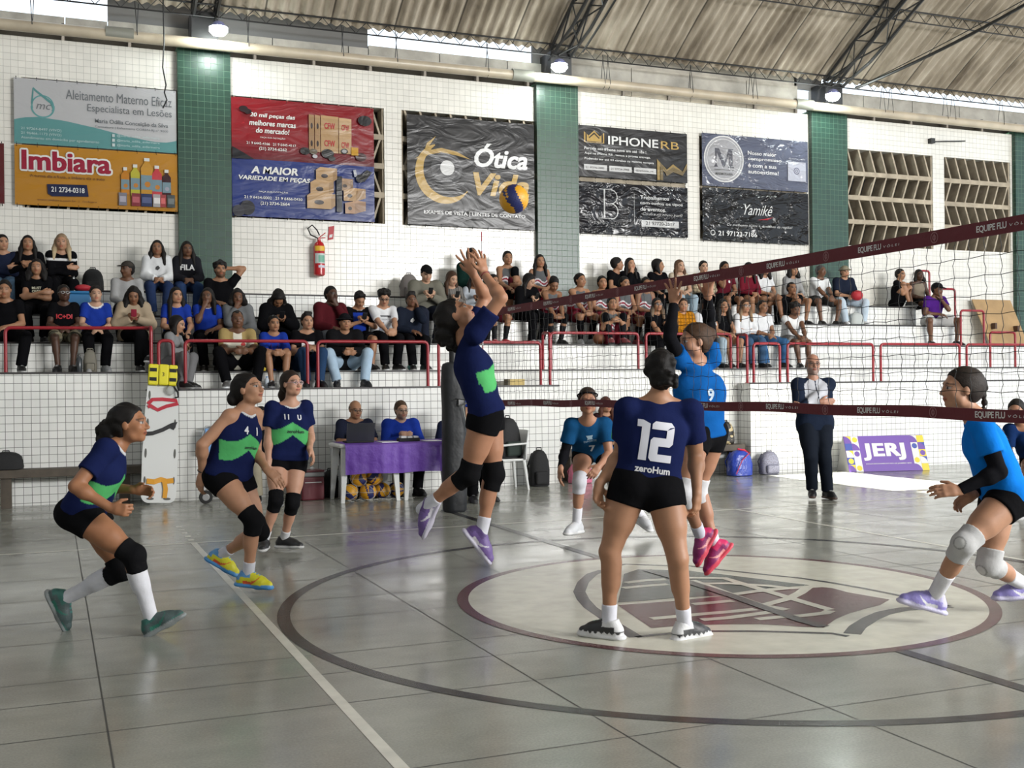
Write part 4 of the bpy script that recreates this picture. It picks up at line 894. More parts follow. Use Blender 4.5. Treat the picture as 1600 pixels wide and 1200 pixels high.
#        px    row  skin hair      hcol  shirt  sleeve legs            arms      extras
def P_(x, row, label, skin='b', **k): return dict(x=x, row=row, label=label, skin=skin, **k)
UNI = dict(shirt=(.10, .105, .11), sleeve=0, shirt_f=f_uniform, legs=('shorts', (.10, .012, .02)), neck=.075, socks=((.012, .012, .014), .25), fem=True)
CROWD = [
 P_(6, 'D', 'top row spectator in navy with folded arms, cut off by the left edge', 'a', fem=False, hair='short', shirt=(.012, .016, .035), sleeve=2, legs=('pants', (.10, .17, .26)), arms='cross', look=(10, 0)),
 P_(47, 'D', 'long-haired woman in a black long-sleeved top, left of the blonde woman', 'b', hair='long', shirt=BK, sleeve=2, legs=('pants', BK), arms='phone', look=(5, 3), w=1.1),
 P_(97, 'D', 'blonde woman in a black jumper with a white chest stripe, arms folded', 'a', hair='longfront', hcol=(.22, .15, .09), tips=(.42, .33, .2), shirt=BK, sleeve=2, legs=('pants', BK), arms='cross', shirt_f=f_white_stripe, s=1.05, w=1.1),
 P_(60, 'C', 'girl in a black printed t-shirt with folded arms, below the blonde woman', 'b', hair='longcurl', shirt=BK, sleeve=.5, legs=('pants', BK), arms='cross', txt=[('MUST', 0, .02, .12, (.42, .40, .30)), ('OVER', 0, -.025, .12, (.42, .40, .30))], hlen=.14),
 P_(10, 'B', 'boy in black at the lower left corner of the stand resting cheek on hand', 'b', fem=False, hair='short', hthick=.02, shirt=BK, sleeve=.55, legs=('pants', BK), arms=('lap', 'cheek'), legp='wide', shoes=(BK, (.5, .5, .5)), s=1.05),
 P_(101, 'B', 'dark-skinned spectator with glasses, black t-shirt with red letters and camouflage shorts', 'e', hair='short', glasses=(.3, .3, .3), shirt=BK, sleeve=.6, legs=('shorts', (.06, .055, .04)), legs_f=f_camo, arms='lap', txt=[('IC+DI', 0, .0, .20, (.45, .02, .03))], frac=1.0, shoes=(BK, BK), bald=1),
 P_(150, 'B', 'pale girl in a royal blue shirt with a white round collar beside the camouflage shorts', 'p', hair='bun', shirt=BL2, sleeve=.6, legs=('pants', BK), arms='lap', collar=WH, neck=.078, collw=.03, shoes=((.25, .26, .27), (.3, .3, .3))),
 P_(200, 'C', 'man with a dark cap turned sideways behind the beige jacket', 'd', fem=False, hair='short', cap=(.04, .035, .03), shirt=(.3, .3, .3), sleeve=2, legs=('pants', BK), arms='lap', look=(-45, 0)),
 P_(210, 'B', 'woman in a beige padded jacket looking at a red phone', 'c', hair='longcurl', shirt=(.34, .27, .19), sleeve=2, loose=.032, legs=('pants', BK), arms='phone', phone=(.25, .02, .04), look=(0, -25), hlen=.12, legp='cross', shoes=(BK, WH), w=1.1),
 P_(247, 'D', 'girl in a white hoodie on the top row left of the green pillar', 'c', hair='longfront', shirt=(.60, .61, .62), sleeve=2, loose=.028, hood=1, legs=('pants', (.02, .035, .09)), arms='lap', mark=(.02, .02, .02)),
 P_(293, 'D', 'girl in a dark hoodie with large white letters before the left green pillar', 'd', hair='longfront', shirt=(.014, .014, .018), sleeve=2, loose=.024, hood=1, legs=('pants', (.02, .04, .10)), arms='lap', txt=[('FILA', 0, .03, .21, (.62, .62, .62))]),
 P_(276, 'B', 'girl in a royal blue shirt with long dark hair, right of the beige jacket', 'a', hair='longfront', shirt=BL2, sleeve=.6, legs=('pants', BK), arms=('knee', 'lap'), collar=WH, shoes=(BK, WH), look=(15, 0), hlen=.3),
 P_(324, 'B', 'girl in a royal blue shirt laughing with hand on chin', 'd', hair='long', shirt=BL2, sleeve=.6, legs=('pants', BK), arms=('lap', 'chin'), collar=WH, look=(-20, 0)),
 P_(345, 'C', 'curly-haired man in black with one hand behind his head and elbow raised', 'b', fem=False, hair='curly', shirt=BK, sleeve=.55, legs=('pants', BK), arms=('behind', 'lap'), s=1.05, w=1.05, beard=(.03, .02, .015)),
 P_(372, 'B', 'spectator in a grey hooded sweatshirt with a red side stripe, hand at the mouth', 'd', hair='longcurl', hlen=.05, shirt=(.13, .135, .14), sleeve=2, loose=.03, hood=1, legs=('pants', BK), arms=('lap', 'chin'), look=(0, -10), yaw=-5),
 P_(432, 'B', 'spectator in black with a bowed head hidden by big dark curls', 'c', hair='longcurl', hthick=.03, shirt=BK, sleeve=2, loose=.04, legs=('pants', BK), arms='phone', look=(0, -60), hlen=.1, w=1.2, phone=BK),
 P_(370, 'A', 'man in a cream and gold polo shirt with a small red cross, hands clasped', 'd', fem=False, hair='short', hthick=.003, shirt=(.58, .55, .46), sleeve=.7, shirt_f=f_cream, legs=('pants', BK), arms='clasp', legp='wide', shoes=((.09, .09, .09), WH), s=1.08, w=1.1, cross=1, lean=.22),
 P_(426, 'A', 'girl in a royal blue shirt with a lanyard beside the boy in jeans', 'b', hair='bun', shirt=BL2, sleeve=.9, legs=('shorts', BK), arms='clasp', look=(5, 0), s=1.0, lanyard=1, lean=.2),
 P_(262, 'A', 'girl in a grey long-sleeved top seen from the side, leaning on the narrow railing hoop', 'a', hair='longfront', hlen=.10, shirt=(.20, .205, .21), sleeve=2, legs=('pants', (.15, .15, .155)), arms='phone', phone=BK, yaw=62, look=(0, -12), lean=.2, s=.98),
 P_(478, 'A', 'boy in a black t-shirt with a white and red print and blue jeans', 'a', fem=False, hair='quiff', shirt=BK, sleeve=.6, legs=('pants', (.02, .045, .10)), arms='lap', shoes=(BK, BK), print1=1, s=1.05),
 P_(514, 'B', 'dark-skinned man in a maroon sweatshirt with hand on chin', 'e', fem=False, hair='short', shirt=(.07, .010, .014), sleeve=2, loose=.026, legs=('pants', (.15, .16, .18)), arms=('chin', 'lap'), yaw=12, s=1.08, w=1.05),
 P_(537, 'A', 'boy in a black hoodie and pale blue jeans sitting on the lowest step', 'b', fem=False, hair='short', cap=(.008, .008, .01), brim='no', shirt=(.008, .008, .009), sleeve=2, loose=.032, legs=('pants', (.33, .44, .55)), arms='clasp', legp='wide', shoes=(BK, BK), s=1.05, w=1.08, lean=.25),
 P_(559, 'B', 'boy in a blue shirt with black shoulders looking down at his phone', 'b', fem=False, hair='quiff', hthick=.02, shirt=BL2, sleeve=.8, shirt_f=f_black_front(BK), collar=WH, legs=('shorts', BK), arms='phone', phone=BK, look=(0, -35)),
 P_(597, 'B', 'curly-haired boy with glasses in a white printed t-shirt', 'a', fem=False, hair='curly', glasses=(.05, .05, .05), shirt=(.60, .61, .63), sleeve=.75, legs=('pants', BK), arms='clasp', look=(-18, -22), print2=1, shoes=(BK, WH), s=1.05, lean=.10),
 P_(640, 'B', 'boy in a dark sweatshirt with a small white bird print, fingers on his cheek', 'd', fem=False, hair='quiff', hthick=.02, shirt=(.012, .016, .028), sleeve=2, loose=.022, legs=('pants', BK), arms=('cheek', 'lap'), shoes=(BK, (.3, .3, .3)), mark=(.5, .5, .5)),
 P_(664, 'C', 'man in a grey-green jacket and black cap holding a phone', 'p', fem=False, hair='short', cap=(.008, .008, .008), shirt=(.14, .135, .11), sleeve=2, loose=.036, legs=('pants', (.015, .018, .03)), arms='phone', phone=BK, look=(0, -18), s=1.1, w=1.15, shirt_f=None, inner=1),
 P_(704, 'C', 'woman with straight brown hair in a striped tweed jacket, right of the black cap', 'p', hair='longfront', hcol=BR, shirt=(.17, .16, .15), sleeve=2, shirt_f=f_tweed, legs=('pants', BK), arms='phone', phone=BK, look=(15, -20)),
 P_(736, 'D', 'person in a dark green jacket behind the setter\'s raised hands', 'c', fem=False, hair='short', shirt=(.006, .022, .018), sleeve=2, loose=.03, legs=('pants', BK), arms='lap', s=1.08),
 P_(741, 'C', 'spectator in pale grey sleeves half hidden behind the setter\'s arms', 'c', hair='long', shirt=(.35, .38, .42), sleeve=2, legs=('pants', BK), arms='phone', phone=BK, look=(0, -20)),
 P_(770, 'C', 'girl in basketball vest and red shoes at the far end of the net tape', 'b', hair='bun', **{**UNI}, arms='hug', shoes=((.45, .02, .03), (.5, .1, .1)), s=.96),
 P_(792, 'D', 'girl in a basketball vest on the top row with one padded knee drawn up', 'b', hair='bun', **{**UNI, 'socks': None}, arms=('hug', 'knee'), legp='oneup', padc=BK, shoes=((.45, .02, .03), (.5, .1, .1)), s=1.05),
 P_(822, 'C', 'pale woman with black hair in a black hoodie looking down at a phone', 'p', hair='long', shirt=BK, sleeve=2, loose=.03, legs=('pants', BK), arms='phone', phone=BK, look=(25, -30), yaw=15, shoes=(WH, WH), w=1.1),
 P_(843, 'D', 'long-haired girl in a basketball vest in front of the middle green pillar', 'b', hair='longfront', **{**UNI}, arms='lap', look=(0, 0)),
 P_(856, 'C', 'girl in basketball vest and black knee pads bending forward behind the net tape', 'c', hair='bun', **{**UNI}, arms='hug', look=(-10, -35), lean=.5, padc=BK, shoes=(BK, BK)),
 P_(902, 'C', 'girl in basketball vest and long black socks just right of the green pillar', 'b', hair='bun', **{**UNI, 'socks': (BK, .34)}, arms='clasp', shoes=((.35, .36, .37), (.4, .4, .4)), lean=.25, s=1.05, look=(10, 0)),
 P_(938, 'C', 'smiling girl in basketball vest next to the one with long black socks', 'b', hair='bun', **{**UNI}, arms='lap', shoes=(BK, BK), look=(-10, 0)),
 P_(958, 'D', 'short-haired boy in a black t-shirt turned towards the girl beside him', 'b', fem=False, hair='short', shirt=BK, sleeve=.5, legs=('pants', BK), arms=('lap', 'lap'), yaw=30, look=(40, 0)),
 P_(983, 'D', 'girl with black hair and black sweater holding a hand to her mouth', 'a', hair='longfront', shirt=BK, sleeve=2, legs=('pants', BK), arms=('lap', 'chin')),
 P_(973, 'C', 'girl in basketball vest whose mouth is hidden by the net tape', 'b', hair='bun', **{**UNI}, arms='lap', shoes=((.3, .05, .06), BK), s=1.0),
 P_(954, 'B', 'smiling girl in a basketball vest hugging her knees on the second step', 'b', hair='pony', **{**UNI}, arms='hug', legp='up', padc=BK, shoes=((.25, .05, .06), BK), look=(-5, 5)),
 P_(1006, 'C', 'girl in basketball vest with head above the net tape, behind the woman with glasses', 'c', hair='bun', **{**UNI}, arms='lap', shoes=(BK, BK)),
 P_(1022, 'B', 'woman with glasses and long wavy hair in a black t-shirt', 'b', hair='longfront', tips=(.16, .11, .07), glasses=(.02, .02, .02), shirt=BK, sleeve=.6, legs=('pants', BK), arms='clasp', lean=.2, w=1.05),
 P_(1027, 'D', 'dark-haired girl in black looking right with her back to the white wall', 'b', hair='longfront', hlen=.12, shirt=BK, sleeve=.5, legs=('pants', BK), arms='knee', look=(50, 0)),
 P_(1060, 'D', 'girl with light brown hair above the net tape, in a black skirt', 'p', hair='long', hcol=(.09, .045, .025), shirt=(.42, .36, .28), sleeve=.6, legs=('pants', (.28, .36, .42)), arms='lap', look=(10, 0)),
 P_(1064, 'B', 'person in a mustard yellow checked jacket behind the blocker\'s arms', 'a', hair='bun', hcol=BR, shirt=(.42, .17, .012), sleeve=2, loose=.03, shirt_f=f_plaid, legs=('pants', BK), arms='lap', look=(-20, 0), w=1.1),
 P_(1097, 'D', 'boy in a beige plaid shirt with his chin behind the net tape', 'p', fem=False, hair='short', hthick=.016, shirt=(.42, .35, .24), sleeve=2, shirt_f=f_plaid, legs=('pants', BK), arms='lap'),
 P_(1098, 'B', 'dark-haired spectator in a white t-shirt partly behind the blocker\'s left arm', 'c', hair='long', shirt=(.55, .56, .58), sleeve=.7, legs=('pants', (.3, .38, .44)), arms='lap', look=(-15, 0)),
 P_(1130, 'D', 'spectator in a maroon t-shirt with a white badge raising an arm', 'c', fem=False, hair='short', shirt=(.09, .010, .018), sleeve=.55, legs=('shorts', BK), arms=('lap', 'chin'), shirt_f=None, badge=1, shoes=(BK, BK)),
 P_(1127, 'B', 'girl with a black t-shirt, bare legs and very long dark curls', 'b', hair='longcurl', hlen=.26, shirt=BK, sleeve=.4, legs=('shorts', BK), frac=.3, arms='lap', look=(-5, 0)),
 P_(1168, 'D', 'girl in a maroon zip jacket with her face partly behind the tape', 'b', hair='longfront', shirt=(.13, .012, .022), sleeve=2, legs=('shorts', BK), frac=.4, arms='lap', hlen=.24),
 P_(1192, 'D', 'girl in a white t-shirt with long curly hair, right of the maroon jacket', 'b', hair='longcurl', hlen=.14, shirt=(.60, .61, .62), sleeve=.6, legs=('shorts', BK), frac=.4, arms='lap'),
 P_(1161, 'B', 'girl with long light brown hair, white sweater and blue jeans', 'a', hair='longfront', hcol=BR, tips=(.25, .16, .09), shirt=(.60, .61, .63), sleeve=2, legs=('pants', (.04, .08, .15)), arms='belly', glasses=(.2, .2, .2)),
 P_(1188, 'B', 'boy in a white t-shirt and blue jeans beside the girl in the white sweater', 'c', fem=False, hair='short', hthick=.004, shirt=(.60, .61, .63), sleeve=.6, legs=('pants', (.04, .11, .24)), arms='lap', legp='wide', shoes=(BK, (.3, .3, .3))),
 P_(1235, 'D', 'girl with a cloud of dark curls in a grey long-sleeved top', 'b', hair='longcurl', hthick=.03, hlen=.1, shirt=(.24, .24, .24), sleeve=2, legs=('shorts', BK), frac=.35, arms='lap'),
 P_(1228, 'C', 'man in black lounging sideways with one forearm resting on a raised knee', 'c', fem=False, hair='short', hthick=.004, shirt=BK, sleeve=.4, legs=('shorts', BK), arms='knee', legp='up', tilt=.25, yaw=-25, look=(20, 0)),
 P_(1234, 'B', 'boy in a white sleeveless shirt leaning forward with elbows near his knees', 'd', fem=False, hair='curly', shirt=(.60, .61, .62), sleeve=.3, legs=('shorts', (.2, .2, .2)), arms='clasp', lean=.3, look=(0, -15), s=.98),
 P_(1277, 'D', 'older man in a white t-shirt and shorts in front of the right green pillar', 'd', fem=False, hair='short', hcol=(.05, .05, .05), shirt=(.60, .61, .62), sleeve=.7, legs=('shorts', (.03, .03, .03)), arms='clasp', legp='wide', shoes=(BK, BK), lean=.2),
 P_(1317, 'D', 'spectator in a bucket hat, navy t-shirt and pale jeans on the top row', 'a', fem=False, hair='short', cap=(.20, .18, .13), brim='all', shirt=(.012, .016, .03), sleeve=.75, legs=('pants', (.42, .50, .58)), arms='lap', shoes=(WH, WH), loose=.024, legp='wide'),
 P_(1402, 'D', 'spectator in a black t-shirt sitting with a bent knee against the wall, far right group', 'b', fem=False, hair='short', shirt=BK, sleeve=.6, legs=('shorts', BK), frac=.5, arms=('hug', 'hug'), legp='up', yaw=35, look=(-25, 0), s=.98),
 P_(1432, 'D', 'dark-skinned spectator with braided hair in a beige tank top', 'e', fem=False, hair='long', hlen=.08, shirt=(.20, .17, .13), sleeve=0, legs=('shorts', BK), arms='lap', look=(-10, 0), s=.98),
 P_(1456, 'C', 'man in a purple t-shirt and white shorts holding a hand to his face', 'd', fem=False, hair='short', cap=(.01, .01, .012), shirt=(.06, .014, .16), sleeve=.6, legs=('shorts', (.45, .45, .45)), frac=.8, arms=('chin', 'lap'), legp='wide', lean=.25, s=1.08, w=1.08, look=(10, -12), spread=.2),
]
def px_to_x(px, y):       # where the sight line through that column meets the seat row
    t_ = math.tan(yaw+math.atan((px-800)/1750.3)); return t_*y
NLIM = globals().get('NLIM', 999)
def make_spectator(d, i):
    row = d['row']; sy_, sz, fy, fz = ROWS[row]; s = d.get('s', 1.0)*.97; x = px_to_x(d['x'], sy_)
    if row == 'A' and not (1.2 < x < 6.8 or x > 10.3): fz = 1.664
    rnd = random.Random(i); fem = d.get('fem', True)
    rig = seated_rig(x, (sy_, sz), (fy, fz), s, d.get('yaw', rnd.uniform(-6, 6)), d.get('lean', .10+rnd.uniform(-.03, .06)), d.get('twist', 0), d.get('look', (rnd.uniform(-10, 12), rnd.uniform(-4, 3))), d.get('arms', 'lap'), d.get('legp', 'down'), d.get('spread', .09), d.get('w', 1.0), fem, d.get('tilt', 0))
    sp = dict(d); sp['skin'] = SK[d['skin']]; sp.setdefault('shoes', (BK, (.25, .25, .25))); sp['fem'] = fem; sp.setdefault('hem', .05)
    if d.get('padc') is not None: sp['pads'] = d['padc']
    if d.get('shoes') == 'bare': sp['shoes'] = None
    o = build_person(rig, sp, (x, sy_, sz), 'person', d['label'], 'spectators on the tiled steps', h=.0115)
    for t in d.get('txt', []): decal(o, rig, t[0], t[1], t[2], width=t[3], color=t[4], bold=.03, cuts=1)
    if d.get('mark'): decal(o, rig, None, 0, .01, height=.07, color=d['mark'], polys=[[(0, .2), (.5, 0), (1, .5), (.6, 1), (.45, .6), (.1, .7)]], cuts=1, name='chest_print')
    if d.get('cross'): decal(o, rig, None, .07, .0, height=.06, color=(.4, .02, .02), polys=[[(.35, 0), (.65, 0), (.65, .35), (1, .35), (1, .65), (.65, .65), (.65, 1), (.35, 1), (.35, .65), (0, .65), (0, .35), (.35, .35)]], cuts=1, name='chest_emblem')
    if d.get('badge'): decal(o, rig, None, .07, .05, height=.05, color=(.6, .6, .6), polys=[[(math.cos(a)*.5, math.sin(a)*.5) for a in np.linspace(0, 6.1, 10)]], cuts=1, name='chest_badge')
    if d.get('print1'):
        decal(o, rig, None, 0, -.03, height=.15, color=(.6, .6, .6), polys=[[(0, .15), (1.2, 0), (1.2, 1), (0, 1)]], cuts=2, name='chest_print'); decal(o, rig, None, 0, -.015, height=.06, color=(.4, .03, .04), polys=[[(0, .3), (.5, 0), (1.6, .2), (1.6, .8), (.6, 1), (0, .8)]], cuts=2, lift=.007, name='chest_print')
    if d.get('print2'):
        decal(o, rig, None, 0, .04, height=.02, color=(.05, .05, .06), polys=[[(0, 0), (8, 0), (8, 1), (0, 1)]], cuts=2, name='chest_print'); decal(o, rig, 'STUDIO', 0, -.01, width=.10, color=(.15, .16, .2), cuts=1); decal(o, rig, None, -.01, -.11, height=.13, color=(.22, .24, .30), polys=[[(0, 0), (1.1, 0), (1.1, .3), (.6, .35), (.55, 1), (.4, 1), (.4, .35), (0, .3)]], cuts=2, name='chest_print')
    if d.get('lanyard'):
        che, CR, cu, CF = rig['_cf'][:4]; q = MB()
        for g_ in (-1, 1): q.tube([rig['nk']+CR*.06*g_+cu*.0, che+CR*.045*g_+CF*.135, che-cu*.10+CF*.15], .004, 5)
        q.build('lanyard', mat('lanyard_cord', (.10, .02, .12), .6), o)
    if d.get('phone') is not None:
        F2 = rig['F2']; p = rig['phone']; q = MB(); Rr = np.cross(F2, (0, 0, 1.)); M = Matrix.Translation(Vector(p)) @ Matrix(((Rr[0], F2[0], 0, 0), (Rr[1], F2[1], 0, 0), (0, 0, 1, 0), (0, 0, 0, 1))) @ Matrix.Rotation(-.5, 4, 'X')
        q.rbox(-.036, .036, -.005, .005, -.075, .075, .005, M=M)
        q.build('mobile_phone', mat('phone_%d' % int(d['phone'][0]*99), d['phone'], .3), loc=tuple(p), label='mobile phone held by the ' + d['label'].split(' looking')[0].split(' holding')[0].split(' with')[0].split(' beside')[0].split(' behind')[0].split(',')[0], cat='phone', group='phones held by spectators', smooth=True)
    return o
